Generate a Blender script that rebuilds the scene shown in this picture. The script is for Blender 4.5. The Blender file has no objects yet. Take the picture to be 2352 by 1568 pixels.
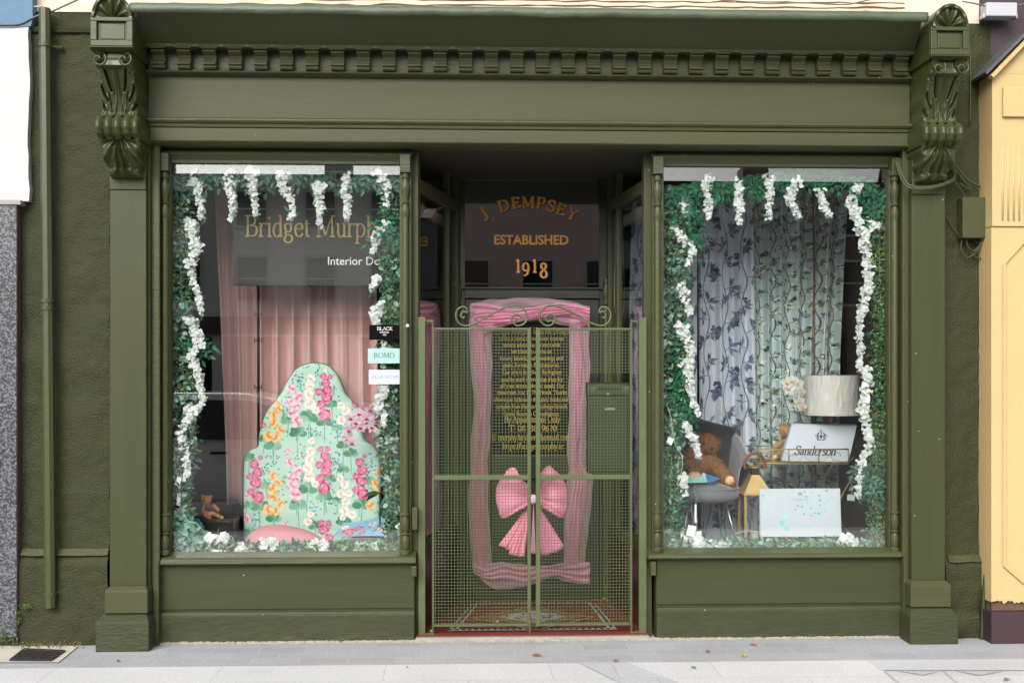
import bpy, math, random, bisect
import numpy as np
from mathutils import Vector, Matrix
PI = math.pi
sc = bpy.context.scene
# ------------------------------------------------------------------ camera
YAW, F, CU, HV = 0.038, 2660.0, 1176.0, 850.0
CAM = (0.0, -7.0, 1.63)
cd = bpy.data.cameras.new('camera'); cam = bpy.data.objects.new('camera', cd)
sc.collection.objects.link(cam); sc.camera = cam
cam.location = CAM; cam.rotation_euler = (PI/2, 0, -YAW)
cd.sensor_width = 36; cd.lens = F/2352*36; cd.shift_y = (HV-784)/2352
cd.clip_start = 0.05; cd.clip_end = 1500
# ------------------------------------------------------------------ world, sun, exposure
w = bpy.data.worlds.new("World"); sc.world = w; w.use_nodes = True
nt = w.node_tree; nt.nodes.clear()
sky = nt.nodes.new('ShaderNodeTexSky'); sky.sky_type = 'NISHITA'; sky.sun_disc = False
SUN_EL, SUN_AZ = math.radians(36), math.radians(200)     # azimuth clockwise from +Y
sky.sun_elevation = SUN_EL; sky.sun_rotation = SUN_AZ
sky.air_density = 1.0; sky.dust_density = 4.0; sky.ozone_density = 1.0
hs = nt.nodes.new('ShaderNodeHueSaturation'); hs.inputs['Saturation'].default_value = 0.22
bg = nt.nodes.new('ShaderNodeBackground'); bg.inputs['Strength'].default_value = 0.15
wo = nt.nodes.new('ShaderNodeOutputWorld')
nt.links.new(sky.outputs[0], hs.inputs['Color']); nt.links.new(hs.outputs[0], bg.inputs[0]); nt.links.new(bg.outputs[0], wo.inputs[0])
sd = bpy.data.lights.new('sun', 'SUN'); sd.energy = 1.3; sd.angle = math.radians(40); sd.color = (1, .97, .92)
so = bpy.data.objects.new('sun', sd); sc.collection.objects.link(so)
dv = Vector((math.sin(SUN_AZ)*math.cos(SUN_EL), math.cos(SUN_AZ)*math.cos(SUN_EL), math.sin(SUN_EL)))
so.rotation_euler = dv.to_track_quat('Z', 'Y').to_euler(); so.location = (3, -8, 12)
sc.view_settings.view_transform = 'Standard'; sc.view_settings.look = 'None'
sc.view_settings.gamma = 1; sc.view_settings.exposure = 0.85
sc.cycles.transparent_max_bounces = 24; sc.cycles.max_bounces = 8
# ------------------------------------------------------------------ measuring helpers: photo pixel -> world at a known depth Y
def P(u, v, Y=0.0):
    a = (u-CU)/F; b = -(v-HV)/F
    t = (Y-CAM[1])/(math.cos(YAW)-a*math.sin(YAW))
    return Vector((t*(math.sin(YAW)+a*math.cos(YAW)), Y, CAM[2]+t*b))
def X(u, Y=0.0): return P(u, HV, Y).x
def Zm(v, Y=0.0, u=1176): return P(u, v, Y).z
def G(u, v):                                    # point on the ground z=0
    a = (u-CU)/F; b = -(v-HV)/F; t = -CAM[2]/b
    return Vector((t*(math.sin(YAW)+a*math.cos(YAW)), CAM[1]+t*(math.cos(YAW)-a*math.sin(YAW)), 0))
ZO = {'1': (0, 0, 2.45), '2': (640, 0, 3.672), '3': (1920, 0, 2.45), '4': (380, 380, 2.306), '5': (380, 860, 2.703), '6': (0, 1240, 3.358),
      'a': (1000, 360, 3.135), 'b': (1020, 740, 3.136), 'c': (1020, 1140, 3.136), 'd': (1540, 380, 2.704), 'e': (1640, 900, 3.016), 'f': (2200, 1240, 3.358)}
def Q(k, x, y):
    ox, oy, s = ZO[k]; return ((ox+x/s)/1.0884, (oy+y/s)/1.0884)
def WQ(k, x, y, Y): return P(*Q(k, x, y), Y)
# ------------------------------------------------------------------ colour and materials
def lin(c):
    if isinstance(c, str):
        c = c.lstrip('#'); c = [int(c[i:i+2], 16)/255 for i in (0, 2, 4)]
        return tuple(x/12.92 if x <= .04045 else ((x+.055)/1.055)**2.4 for x in c)
    return tuple(c)
MATS = {}
def M(name, col, rough=.5, bump=0, bscale=30, var=0, vscale=3, metal=0, spec=.5, stretch=(1, 1, 1), specks=0, detail=6, coat=0, sheen=0, grime=0, col2=None, emis=None):
    if name in MATS: return MATS[name]
    m = bpy.data.materials.new(name); m.use_nodes = True; n = m.node_tree.nodes; l = m.node_tree.links
    b = n['Principled BSDF']; c = lin(col)
    b.inputs['Base Color'].default_value = (*c, 1); b.inputs['Roughness'].default_value = rough
    b.inputs['Metallic'].default_value = metal; b.inputs['Specular IOR Level'].default_value = spec
    b.inputs['Coat Weight'].default_value = coat; b.inputs['Sheen Weight'].default_value = sheen
    if emis: b.inputs['Emission Color'].default_value = (*c, 1); b.inputs['Emission Strength'].default_value = emis
    tc = n.new('ShaderNodeTexCoord'); mp = n.new('ShaderNodeMapping'); mp.inputs['Scale'].default_value = stretch
    l.new(tc.outputs['Object'], mp.inputs[0])
    if var or col2 or specks:
        no = n.new('ShaderNodeTexNoise'); no.inputs['Scale'].default_value = vscale; no.inputs['Detail'].default_value = 8; no.inputs['Roughness'].default_value = .65
        l.new(mp.outputs[0], no.inputs['Vector'])
        rp = n.new('ShaderNodeMapRange'); rp.inputs[1].default_value = .3; rp.inputs[2].default_value = .7
        l.new(no.outputs['Fac'], rp.inputs[0])
        mx = n.new('ShaderNodeMix'); mx.data_type = 'RGBA'
        lo = tuple(x*(1-var) for x in c); hi = tuple(min(1, x*(1+var)) for x in c)
        if col2: hi = lin(col2); lo = c
        mx.inputs['A'].default_value = (*lo, 1); mx.inputs['B'].default_value = (*hi, 1)
        l.new(rp.outputs[0], mx.inputs['Factor']); out = mx.outputs['Result']
        if specks:
            vo = n.new('ShaderNodeTexVoronoi'); vo.inputs['Scale'].default_value = 9; vo.inputs['Randomness'].default_value = 1
            l.new(tc.outputs['Object'], vo.inputs['Vector'])
            lt = n.new('ShaderNodeMath'); lt.operation = 'LESS_THAN'; lt.inputs[1].default_value = specks; l.new(vo.outputs['Distance'], lt.inputs[0])
            m2 = n.new('ShaderNodeMix'); m2.data_type = 'RGBA'; m2.inputs['B'].default_value = (.5, .52, .42, 1)
            l.new(lt.outputs[0], m2.inputs['Factor']); l.new(out, m2.inputs['A']); out = m2.outputs['Result']
        if grime:        # splashed dirt and worn paint near the ground, ragged upper edge
            sx_ = n.new('ShaderNodeSeparateXYZ'); l.new(tc.outputs['Object'], sx_.inputs[0]); gn = n.new('ShaderNodeTexNoise'); gn.inputs['Scale'].default_value = 14; gn.inputs['Detail'].default_value = 9; l.new(tc.outputs['Object'], gn.inputs['Vector'])
            ma = n.new('ShaderNodeMath'); ma.operation = 'MULTIPLY_ADD'; ma.inputs[1].default_value = .55; l.new(gn.outputs['Fac'], ma.inputs[0]); mz_ = n.new('ShaderNodeMath'); mz_.operation = 'MULTIPLY'; mz_.inputs[1].default_value = -1; l.new(sx_.outputs['Z'], mz_.inputs[0]); l.new(mz_.outputs[0], ma.inputs[2])
            mg = n.new('ShaderNodeMapRange'); mg.inputs[1].default_value = .16; mg.inputs[2].default_value = .30; mg.inputs[4].default_value = grime; l.new(ma.outputs[0], mg.inputs[0])
            m3 = n.new('ShaderNodeMix'); m3.data_type = 'RGBA'; m3.inputs['B'].default_value = (.05, .045, .033, 1); l.new(mg.outputs[0], m3.inputs['Factor']); l.new(out, m3.inputs['A']); out = m3.outputs['Result']
        l.new(out, b.inputs['Base Color'])
        rr = n.new('ShaderNodeMapRange'); rr.inputs[3].default_value = max(.03, rough-.1); rr.inputs[4].default_value = min(1, rough+.12)
        l.new(no.outputs['Fac'], rr.inputs[0]); l.new(rr.outputs[0], b.inputs['Roughness'])
    if bump:
        nb = n.new('ShaderNodeTexNoise'); nb.inputs['Scale'].default_value = bscale; nb.inputs['Detail'].default_value = detail
        l.new(mp.outputs[0], nb.inputs['Vector'])
        bp = n.new('ShaderNodeBump'); bp.inputs['Strength'].default_value = bump; bp.inputs['Distance'].default_value = .012
        l.new(nb.outputs['Fac'], bp.inputs['Height']); l.new(bp.outputs[0], b.inputs['Normal'])
    MATS[name] = m; return m
def M_attr(name, rough=.9, bump=.15, bscale=400, sheen=.2):
    if name in MATS: return MATS[name]
    m = bpy.data.materials.new(name); m.use_nodes = True; n = m.node_tree.nodes; l = m.node_tree.links
    b = n['Principled BSDF']; b.inputs['Roughness'].default_value = rough; b.inputs['Specular IOR Level'].default_value = .2
    a = n.new('ShaderNodeVertexColor'); a.layer_name = 'pattern'; l.new(a.outputs[0], b.inputs['Base Color'])
    nb = n.new('ShaderNodeTexNoise'); nb.inputs['Scale'].default_value = bscale
    tc = n.new('ShaderNodeTexCoord'); l.new(tc.outputs['Object'], nb.inputs['Vector'])
    bp = n.new('ShaderNodeBump'); bp.inputs['Strength'].default_value = bump; bp.inputs['Distance'].default_value = .002
    l.new(nb.outputs['Fac'], bp.inputs['Height']); l.new(bp.outputs[0], b.inputs['Normal'])
    MATS[name] = m; return m
def M_leaf(name, ca, cb, rough=.5, trans=.25):
    if name in MATS: return MATS[name]
    m = bpy.data.materials.new(name); m.use_nodes = True; n = m.node_tree.nodes; l = m.node_tree.links
    b = n['Principled BSDF']; b.inputs['Roughness'].default_value = rough; b.inputs['Specular IOR Level'].default_value = .35
    g = n.new('ShaderNodeNewGeometry'); rp = n.new('ShaderNodeValToRGB')
    rp.color_ramp.elements[0].color = (*lin(ca), 1); rp.color_ramp.elements[1].color = (*lin(cb), 1)
    l.new(g.outputs['Random Per Island'], rp.inputs[0]); l.new(rp.outputs[0], b.inputs['Base Color'])
    t = n.new('ShaderNodeBsdfTranslucent'); l.new(rp.outputs[0], t.inputs[0]); mx = n.new('ShaderNodeMixShader'); mx.inputs[0].default_value = trans
    l.new(b.outputs[0], mx.inputs[1]); l.new(t.outputs[0], mx.inputs[2]); l.new(mx.outputs[0], n['Material Output'].inputs[0])
    MATS[name] = m; return m
def M_glass(name, ior=1.5, tint=(.97, .98, .97), add=0.0, rough=0.0):
    if name in MATS: return MATS[name]
    m = bpy.data.materials.new(name); m.use_nodes = True; n = m.node_tree.nodes; l = m.node_tree.links; n.remove(n['Principled BSDF'])
    fr = n.new('ShaderNodeLayerWeight'); fr.inputs[0].default_value = .5; f0 = ((ior-1)/(ior+1))**2+add     # Schlick, same from both sides
    pw = n.new('ShaderNodeMath'); pw.operation = 'POWER'; pw.inputs[1].default_value = 5; l.new(fr.outputs['Facing'], pw.inputs[0])
    ad = n.new('ShaderNodeMath'); ad.operation = 'MULTIPLY_ADD'; ad.use_clamp = True; ad.inputs[1].default_value = 1-f0; ad.inputs[2].default_value = f0; l.new(pw.outputs[0], ad.inputs[0])
    t = n.new('ShaderNodeBsdfTransparent'); t.inputs[0].default_value = (*tint, 1)
    g = n.new('ShaderNodeBsdfGlossy'); g.inputs['Roughness'].default_value = rough
    mx = n.new('ShaderNodeMixShader'); l.new(ad.outputs[0], mx.inputs[0]); l.new(t.outputs[0], mx.inputs[1]); l.new(g.outputs[0], mx.inputs[2])
    l.new(mx.outputs[0], n['Material Output'].inputs[0]); MATS[name] = m; return m
def M_sheer(name, col, opa):
    if name in MATS: return MATS[name]
    m = bpy.data.materials.new(name); m.use_nodes = True; n = m.node_tree.nodes; l = m.node_tree.links; n.remove(n['Principled BSDF'])
    d = n.new('ShaderNodeBsdfDiffuse'); d.inputs[0].default_value = (*lin(col), 1)
    t2 = n.new('ShaderNodeBsdfTranslucent'); t2.inputs[0].default_value = (*lin(col), 1); m1 = n.new('ShaderNodeMixShader'); m1.inputs[0].default_value = .35
    l.new(d.outputs[0], m1.inputs[1]); l.new(t2.outputs[0], m1.inputs[2])
    t = n.new('ShaderNodeBsdfTransparent')
    lw = n.new('ShaderNodeLayerWeight'); lw.inputs[0].default_value = .35
    mr = n.new('ShaderNodeMapRange'); mr.inputs[3].default_value = opa; mr.inputs[4].default_value = min(1, opa+.22); l.new(lw.outputs['Facing'], mr.inputs[0])
    mx = n.new('ShaderNodeMixShader'); l.new(mr.outputs[0], mx.inputs[0]); l.new(t.outputs[0], mx.inputs[1]); l.new(m1.outputs[0], mx.inputs[2])
    l.new(mx.outputs[0], n['Material Output'].inputs[0]); MATS[name] = m; return m
# ------------------------------------------------------------------ mesh builder
def cat(pts, k=6, closed=False):
    pts = [Vector(p) for p in pts]; out = []; n = len(pts)
    for i in range(n if closed else n-1):
        if closed: a, b, c, d = pts[i-1], pts[i], pts[(i+1) % n], pts[(i+2) % n]
        else: a, b, c, d = pts[max(i-1, 0)], pts[i], pts[i+1], pts[min(i+2, n-1)]
        for j in range(k):
            t = j/k
            out.append(.5*((2*b)+(c-a)*t+(2*a-5*b+4*c-d)*t*t+(3*b-a-3*c+d)*t**3))
    if not closed: out.append(pts[-1])
    return out
class MB:
    def __init__(s): s.v = []; s.f = []; s.m = []
    def add(s, vs, fs, mi=0):
        o = len(s.v); s.v += [tuple(x) for x in vs]; s.f += [tuple(i+o for i in f) for f in fs]; s.m += [mi]*len(fs); return s
    def box(s, x0, x1, y0, y1, z0, z1, mi=0):
        if x0 > x1: x0, x1 = x1, x0
        if y0 > y1: y0, y1 = y1, y0
        if z0 > z1: z0, z1 = z1, z0
        v = [(x, y, z) for z in (z0, z1) for y in (y0, y1) for x in (x0, x1)]
        return s.add(v, [(0, 2, 3, 1), (4, 5, 7, 6), (0, 1, 5, 4), (2, 6, 7, 3), (0, 4, 6, 2), (1, 3, 7, 5)], mi)
    def obox(s, c, d, h, mi=0):      # oriented box: centre, matrix 3x3, half sizes
        v = [Vector(c)+d @ Vector((x*h[0], y*h[1], z*h[2])) for z in (-1, 1) for y in (-1, 1) for x in (-1, 1)]
        return s.add(v, [(0, 2, 3, 1), (4, 5, 7, 6), (0, 1, 5, 4), (2, 6, 7, 3), (0, 4, 6, 2), (1, 3, 7, 5)], mi)
    def frus(s, x0, x1, y0, y1, z0, z1, dx, dy, mi=0):  # box whose top is inset dx both sides, dy at the front
        v = [(x0, y0, z0), (x1, y0, z0), (x0, y1, z0), (x1, y1, z0), (x0+dx, y0+dy, z1), (x1-dx, y0+dy, z1), (x0+dx, y1, z1), (x1-dx, y1, z1)]
        return s.add(v, [(0, 2, 3, 1), (4, 5, 7, 6), (0, 1, 5, 4), (2, 6, 7, 3), (0, 4, 6, 2), (1, 3, 7, 5)], mi)
    def prof(s, pr, x0, x1, mi=0, axis='x', seg=1):    # profile [(y,z)] closed polygon run along x
        n = len(pr); vs = []
        for k in range(seg+1):
            x = x0+(x1-x0)*k/seg
            vs += [(x, a, b) if axis == 'x' else ((a, x, b) if axis == 'y' else (a, b, x)) for a, b in pr]
        fs = [(k*n+i, k*n+(i+1) % n, (k+1)*n+(i+1) % n, (k+1)*n+i) for k in range(seg) for i in range(n)]
        fs += [tuple(range(n))[::-1], tuple(range(seg*n, seg*n+n))]
        return s.add(vs, fs, mi)
    def tube(s, pts, r, n=8, mi=0, closed=False, flat=None):
        pts = [Vector(p) for p in pts]; N = len(pts); R = r if isinstance(r, (list, tuple)) else [r]*N
        up = None; vs = []
        for i in range(N):
            d = (pts[(i+1) % N]-pts[i-1]) if closed else (pts[min(i+1, N-1)]-pts[max(i-1, 0)])
            if d.length < 1e-9: d = Vector((0, 0, 1))
            d.normalize()
            if up is None: up = Vector((0, 1, 0)) if abs(d.y) < .9 else Vector((1, 0, 0))
            up = (up-d*up.dot(d)); up = up.normalized() if up.length > 1e-6 else d.orthogonal().normalized()
            sd_ = d.cross(up)
            for k in range(n):
                a = 2*PI*k/n+PI/n
                q = (up*math.cos(a)*(flat or 1)+sd_*math.sin(a))*R[i]
                vs.append(pts[i]+q)
        L = N if closed else N-1
        fs = [(i*n+k, i*n+(k+1) % n, ((i+1) % N)*n+(k+1) % n, ((i+1) % N)*n+k) for i in range(L) for k in range(n)]
        if not closed: fs += [tuple(range(n))[::-1], tuple(range((N-1)*n, N*n))]
        return s.add(vs, fs, mi)
    def lathe(s, pr, cx, cy, n=20, mi=0, sx=1, sy=1):
        vs = [(cx+r*math.cos(2*PI*k/n)*sx, cy+r*math.sin(2*PI*k/n)*sy, z) for r, z in pr for k in range(n)]
        fs = [(i*n+k, i*n+(k+1) % n, (i+1)*n+(k+1) % n, (i+1)*n+k) for i in range(len(pr)-1) for k in range(n)]
        fs += [tuple(range(n))[::-1], tuple(range((len(pr)-1)*n, len(pr)*n))]
        return s.add(vs, fs, mi)
    def ell(s, c, r, n=14, mi=0, rot=None, noise=0, rnd=None):
        c = Vector(c); vs = []; fs = []; m = n//2+1
        for i in range(m):
            th = PI*i/(m-1)
            for k in range(n):
                a = 2*PI*k/n; q = Vector((math.sin(th)*math.cos(a), math.sin(th)*math.sin(a), math.cos(th)))
                if noise: q *= 1+noise*(math.sin(q.x*9+c.x*50)*math.sin(q.y*8+1)*math.sin(q.z*10+c.z*30))
                q = Vector((q.x*r[0], q.y*r[1], q.z*r[2]))
                if rot is not None: q = rot @ q
                vs.append(c+q)
        for i in range(m-1):
            for k in range(n): fs.append((i*n+k, (i+1)*n+k, (i+1)*n+(k+1) % n, i*n+(k+1) % n))
        return s.add(vs, fs, mi)
    def grid(s, fn, nu, nv, mi=0, both=False):
        vs = [fn(i/nu, j/nv) for j in range(nv+1) for i in range(nu+1)]
        fs = [(j*(nu+1)+i, j*(nu+1)+i+1, (j+1)*(nu+1)+i+1, (j+1)*(nu+1)+i) for j in range(nv) for i in range(nu)]
        return s.add(vs, fs, mi)
    def sheet(s, poly, mi=0): return s.add(poly, [tuple(range(len(poly)))], mi)
    def build(s, name, mats, parent=None, smooth=False, bevel=0, cols=None, loc=None, bseg=2, solid=0, angle=40):
        me = bpy.data.meshes.new(name)
        L = parent_world(parent) if parent is not None else (Vector(loc) if loc is not None else Vector((0, 0, 0)))
        me.from_pydata([(x-L.x, y-L.y, z-L.z) for x, y, z in s.v], [], s.f)
        if not isinstance(mats, (list, tuple)): mats = [mats]
        for m in mats: me.materials.append(m)
        if len(mats) > 1: me.polygons.foreach_set('material_index', s.m)
        if smooth:
            me.polygons.foreach_set('use_smooth', [True]*len(me.polygons))
            if smooth == 'auto': me.set_sharp_from_angle(angle=math.radians(angle))
        if cols is not None:
            ca = me.color_attributes.new('pattern', 'FLOAT_COLOR', 'POINT'); ca.data.foreach_set('color', np.asarray(cols, dtype=np.float32).ravel())
        me.update()
        o = bpy.data.objects.new(name, me); sc.collection.objects.link(o)
        if parent is not None: o.parent = parent
        elif loc is not None: o.location = L
        if solid:
            md = o.modifiers.new('solid', 'SOLIDIFY'); md.thickness = solid; md.offset = 0
        if bevel:
            md = o.modifiers.new('bevel', 'BEVEL'); md.width = bevel; md.segments = bseg; md.limit_method = 'ANGLE'; md.angle_limit = math.radians(35)
            md.harden_normals = False
        return o
def parent_world(o):
    L = Vector((0, 0, 0))
    while o is not None: L = L+Vector(o.location); o = o.parent
    return L
def tag(o, label, cat_, group=None):
    o['label'] = label; o['category'] = cat_
    if group: o['group'] = group
    return o
def thing(name, label, cat_, loc=(0, 0, 0), group=None):
    o = bpy.data.objects.new(name, None); sc.collection.objects.link(o); o.location = loc; o.empty_display_size = .1
    return tag(o, label, cat_, group)
def struct(o, kind='structure'): o['kind'] = kind; return o
# ------------------------------------------------------------------ broad-nib lettering
GL = {}
def g(ch, adv, *st): GL[ch] = (adv, st)
c_, l_, s_ = 'c', 'l', 's'
g('a', .42, (c_, (.08, .35), (.13, .43), (.23, .43), (.29, .33)), (l_, (.29, .34), (.29, .06), (.38, .01)), (c_, (.29, .26), (.12, .2), (.06, .1), (.13, 0), (.22, .02), (.29, .09)))
g('b', .48, (l_, (.1, .7), (.1, .02)), (c_, (.1, .34), (.2, .44), (.33, .4), (.41, .22), (.33, .03), (.2, -.01), (.1, .06)), (s_, .06, .7, .1))
g('c', .42, (c_, (.37, .34), (.3, .43), (.18, .43), (.08, .33), (.05, .2), (.1, .06), (.22, -.01), (.32, .03), (.38, .1)))
g('d', .49, (l_, (.36, .7), (.36, 0)), (c_, (.36, .36), (.27, .44), (.13, .4), (.05, .2), (.12, .02), (.24, -.01), (.36, .08)), (s_, .32, .7, .1), (s_, .4, 0, .1))
g('e', .42, (l_, (.06, .25), (.37, .25)), (c_, (.37, .25), (.34, .39), (.22, .44), (.09, .36), (.05, .2), (.1, .05), (.22, -.01), (.32, .02), (.38, .1)))
g('f', .28, (c_, (.33, .64), (.27, .71), (.18, .68), (.14, .52)), (l_, (.14, .54), (.14, 0)), (l_, (.04, .43), (.28, .43)), (s_, .14, 0, .2))
g('g', .46, (c_, (.2, .44), (.09, .4), (.07, .29), (.12, .18), (.21, .15), (.31, .2), (.33, .3), (.3, .4), (.2, .44)), (l_, (.3, .42), (.42, .42)),
  (c_, (.13, .17), (.09, .1), (.14, .06), (.3, .04), (.38, -.05), (.33, -.17), (.18, -.21), (.06, -.15), (.05, -.07), (.13, .02)))
g('h', .5, (l_, (.1, .7), (.1, 0)), (c_, (.1, .33), (.2, .43), (.32, .42), (.38, .3)), (l_, (.38, .32), (.38, 0)), (s_, .06, .7, .1), (s_, .1, 0, .2), (s_, .38, 0, .2))
g('i', .25, (l_, (.12, .43), (.12, 0)), (s_, .08, .43, .1), (s_, .12, 0, .2), ('o', .12, .62, .05))
g('j', .25, (l_, (.12, .43), (.12, -.12)), (c_, (.12, -.1), (.1, -.19), (.0, -.2)), (s_, .08, .43, .1), ('o', .12, .62, .05))
g('k', .48, (l_, (.1, .7), (.1, 0)), (l_, (.1, .2), (.36, .43)), (l_, (.2, .27), (.4, 0)), (s_, .06, .7, .1), (s_, .1, 0, .2), (s_, .4, 0, .16), (s_, .36, .43, .14))
g('l', .25, (l_, (.12, .7), (.12, 0)), (s_, .08, .7, .1), (s_, .12, 0, .2))
g('m', .76, (l_, (.1, .43), (.1, 0)), (c_, (.1, .33), (.2, .43), (.31, .42), (.37, .3)), (l_, (.37, .32), (.37, 0)), (c_, (.37, .33), (.47, .43), (.58, .42), (.64, .3)), (l_, (.64, .32), (.64, 0)),
  (s_, .06, .43, .1), (s_, .1, 0, .2), (s_, .37, 0, .18), (s_, .64, 0, .2))
g('n', .5, (l_, (.1, .43), (.1, 0)), (c_, (.1, .33), (.2, .43), (.32, .42), (.38, .3)), (l_, (.38, .32), (.38, 0)), (s_, .06, .43, .1), (s_, .1, 0, .2), (s_, .38, 0, .2))
g('o', .48, (c_, (.24, .44), (.1, .37), (.05, .22), (.1, .06), (.24, -.01), (.37, .06), (.43, .22), (.37, .37), (.24, .44)))
g('p', .49, (l_, (.1, .43), (.1, -.22)), (c_, (.1, .34), (.2, .44), (.33, .4), (.42, .22), (.34, .03), (.22, -.01), (.1, .05)), (s_, .06, .43, .1), (s_, .1, -.22, .2))
g('q', .49, (l_, (.37, .43), (.37, -.22)), (c_, (.37, .36), (.27, .44), (.13, .4), (.05, .2), (.12, .02), (.24, -.01), (.37, .08)), (s_, .37, -.22, .2))
g('r', .35, (l_, (.1, .43), (.1, 0)), (c_, (.1, .3), (.18, .42), (.28, .43), (.32, .38)), (s_, .06, .43, .1), (s_, .1, 0, .2))
g('s', .36, (c_, (.3, .35), (.24, .43), (.13, .43), (.07, .34), (.14, .26), (.25, .19), (.31, .11), (.25, .01), (.13, -.01), (.05, .08)))
g('t', .3, (l_, (.13, .56), (.13, .06)), (c_, (.13, .08), (.16, 0), (.26, .03)), (l_, (.04, .43), (.27, .43)))
g('u', .5, (l_, (.11, .43), (.11, .1)), (c_, (.11, .12), (.16, .01), (.27, 0), (.38, .1)), (l_, (.38, .43), (.38, 0)), (s_, .07, .43, .1), (s_, .34, .43, .1), (s_, .42, 0, .1))
g('v', .46, (l_, (.06, .43), (.23, 0)), ('h', (.23, 0), (.4, .43)), (s_, .06, .43, .18), (s_, .4, .43, .16))
g('w', .68, (l_, (.06, .43), (.21, 0)), ('h', (.21, 0), (.34, .43)), (l_, (.34, .43), (.48, 0)), ('h', (.48, 0), (.62, .43)), (s_, .06, .43, .18), (s_, .62, .43, .16))
g('x', .46, (l_, (.07, .43), (.38, 0)), ('h', (.06, 0), (.38, .43)), (s_, .07, .43, .16), (s_, .38, .43, .16), (s_, .06, 0, .14), (s_, .38, 0, .16))
g('y', .46, (l_, (.06, .43), (.24, 0)), ('h', (.41, .43), (.2, -.1)), (c_, (.21, -.1), (.14, -.21), (.04, -.19)), (s_, .06, .43, .18), (s_, .4, .43, .16))
g('z', .42, (l_, (.06, .42), (.34, .42)), (l_, (.34, .42), (.06, .01)), (l_, (.06, .01), (.36, .01)))
g('A', .68, ('h', (.33, .7), (.07, 0)), (l_, (.33, .7), (.6, 0)), (l_, (.18, .25), (.46, .25)), (s_, .07, 0, .18), (s_, .6, 0, .2))
g('B', .6, (l_, (.13, .7), (.13, 0)), (c_, (.13, .69), (.33, .69), (.44, .61), (.44, .47), (.33, .38), (.13, .37)), (c_, (.13, .37), (.37, .37), (.51, .28), (.5, .1), (.37, .01), (.13, .01)), (s_, .1, .69, .18), (s_, .1, 0, .18))
g('C', .66, (c_, (.56, .52), (.5, .66), (.35, .71), (.17, .64), (.07, .45), (.07, .25), (.17, .06), (.35, -.01), (.52, .06), (.59, .18)), (l_, (.56, .5), (.56, .68)))
g('D', .7, (l_, (.13, .7), (.13, 0)), (c_, (.13, .69), (.36, .69), (.55, .58), (.62, .35), (.55, .12), (.36, .01), (.13, .01)), (s_, .1, .69, .18), (s_, .1, 0, .18))
g('E', .58, (l_, (.13, .7), (.13, 0)), (l_, (.13, .69), (.48, .69)), (l_, (.13, .37), (.4, .37)), (l_, (.13, .01), (.5, .01)), (l_, (.48, .69), (.48, .56)), (l_, (.51, .01), (.52, .15)), (l_, (.4, .44), (.4, .3)), (s_, .1, .69, .18), (s_, .1, 0, .18))
g('F', .54, (l_, (.13, .7), (.13, 0)), (l_, (.13, .69), (.48, .69)), (l_, (.13, .37), (.4, .37)), (l_, (.48, .69), (.48, .56)), (s_, .13, 0, .22))
g('H', .74, (l_, (.13, .7), (.13, 0)), (l_, (.6, .7), (.6, 0)), (l_, (.13, .36), (.6, .36)), (s_, .13, .69, .22), (s_, .13, 0, .22), (s_, .6, .69, .22), (s_, .6, 0, .22))
g('I', .3, (l_, (.15, .7), (.15, 0)), (s_, .15, .69, .24), (s_, .15, 0, .24))
g('J', .36, (l_, (.2, .7), (.2, .02)), (c_, (.2, .06), (.16, -.08), (.04, -.12), (-.02, -.06)), (s_, .2, .69, .24), ('o', -.01, -.05, .05))
g('K', .66, (l_, (.13, .7), (.13, 0)), ('h', (.13, .3), (.54, .69)), (l_, (.26, .42), (.58, 0)), (s_, .13, .69, .22), (s_, .13, 0, .22), (s_, .54, .69, .18), (s_, .58, 0, .18))
g('L', .56, (l_, (.13, .7), (.13, 0)), (l_, (.13, .01), (.5, .01)), (l_, (.5, .01), (.52, .17)), (s_, .13, .69, .22), (s_, .1, 0, .18))
g('M', .86, ('h', (.13, .7), (.12, 0)), (l_, (.13, .7), (.42, .05)), ('h', (.42, .05), (.7, .7)), (l_, (.7, .7), (.72, 0)), (s_, .1, .69, .16), (s_, .12, 0, .2), (s_, .74, .69, .16), (s_, .72, 0, .22))
g('N', .74, ('h', (.13, .7), (.13, 0)), (l_, (.13, .7), (.6, 0)), ('h', (.6, 0), (.6, .7)), (s_, .1, .69, .16), (s_, .13, 0, .2), (s_, .6, .69, .2))
g('O', .74, (c_, (.37, .71), (.16, .62), (.07, .35), (.16, .08), (.37, -.01), (.58, .08), (.67, .35), (.58, .62), (.37, .71)))
g('P', .57, (l_, (.13, .7), (.13, 0)), (c_, (.13, .69), (.36, .69), (.49, .6), (.49, .43), (.36, .33), (.13, .32)), (s_, .1, .69, .18), (s_, .13, 0, .22))
g('R', .64, (l_, (.13, .7), (.13, 0)), (c_, (.13, .69), (.35, .69), (.47, .6), (.46, .44), (.33, .36), (.13, .36)), (l_, (.3, .36), (.56, 0)), (s_, .1, .69, .18), (s_, .13, 0, .22), (s_, .58, 0, .14))
g('S', .52, (c_, (.43, .56), (.37, .68), (.23, .71), (.11, .62), (.11, .47), (.25, .37), (.4, .27), (.44, .14), (.35, .01), (.2, -.01), (.07, .12)), (l_, (.43, .54), (.43, .69)), (l_, (.07, 0), (.07, .16)))
g('T', .62, (l_, (.31, .7), (.31, 0)), (l_, (.05, .69), (.57, .69)), (l_, (.05, .69), (.05, .54)), (l_, (.57, .69), (.57, .54)), (s_, .31, 0, .24))
g('V', .68, (l_, (.07, .7), (.34, 0)), ('h', (.34, 0), (.6, .7)), (s_, .07, .69, .2), (s_, .6, .69, .18))
g('Y', .64, (l_, (.07, .7), (.32, .34)), ('h', (.57, .7), (.32, .34)), (l_, (.32, .36), (.32, 0)), (s_, .07, .69, .2), (s_, .57, .69, .18), (s_, .32, 0, .24))
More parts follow.
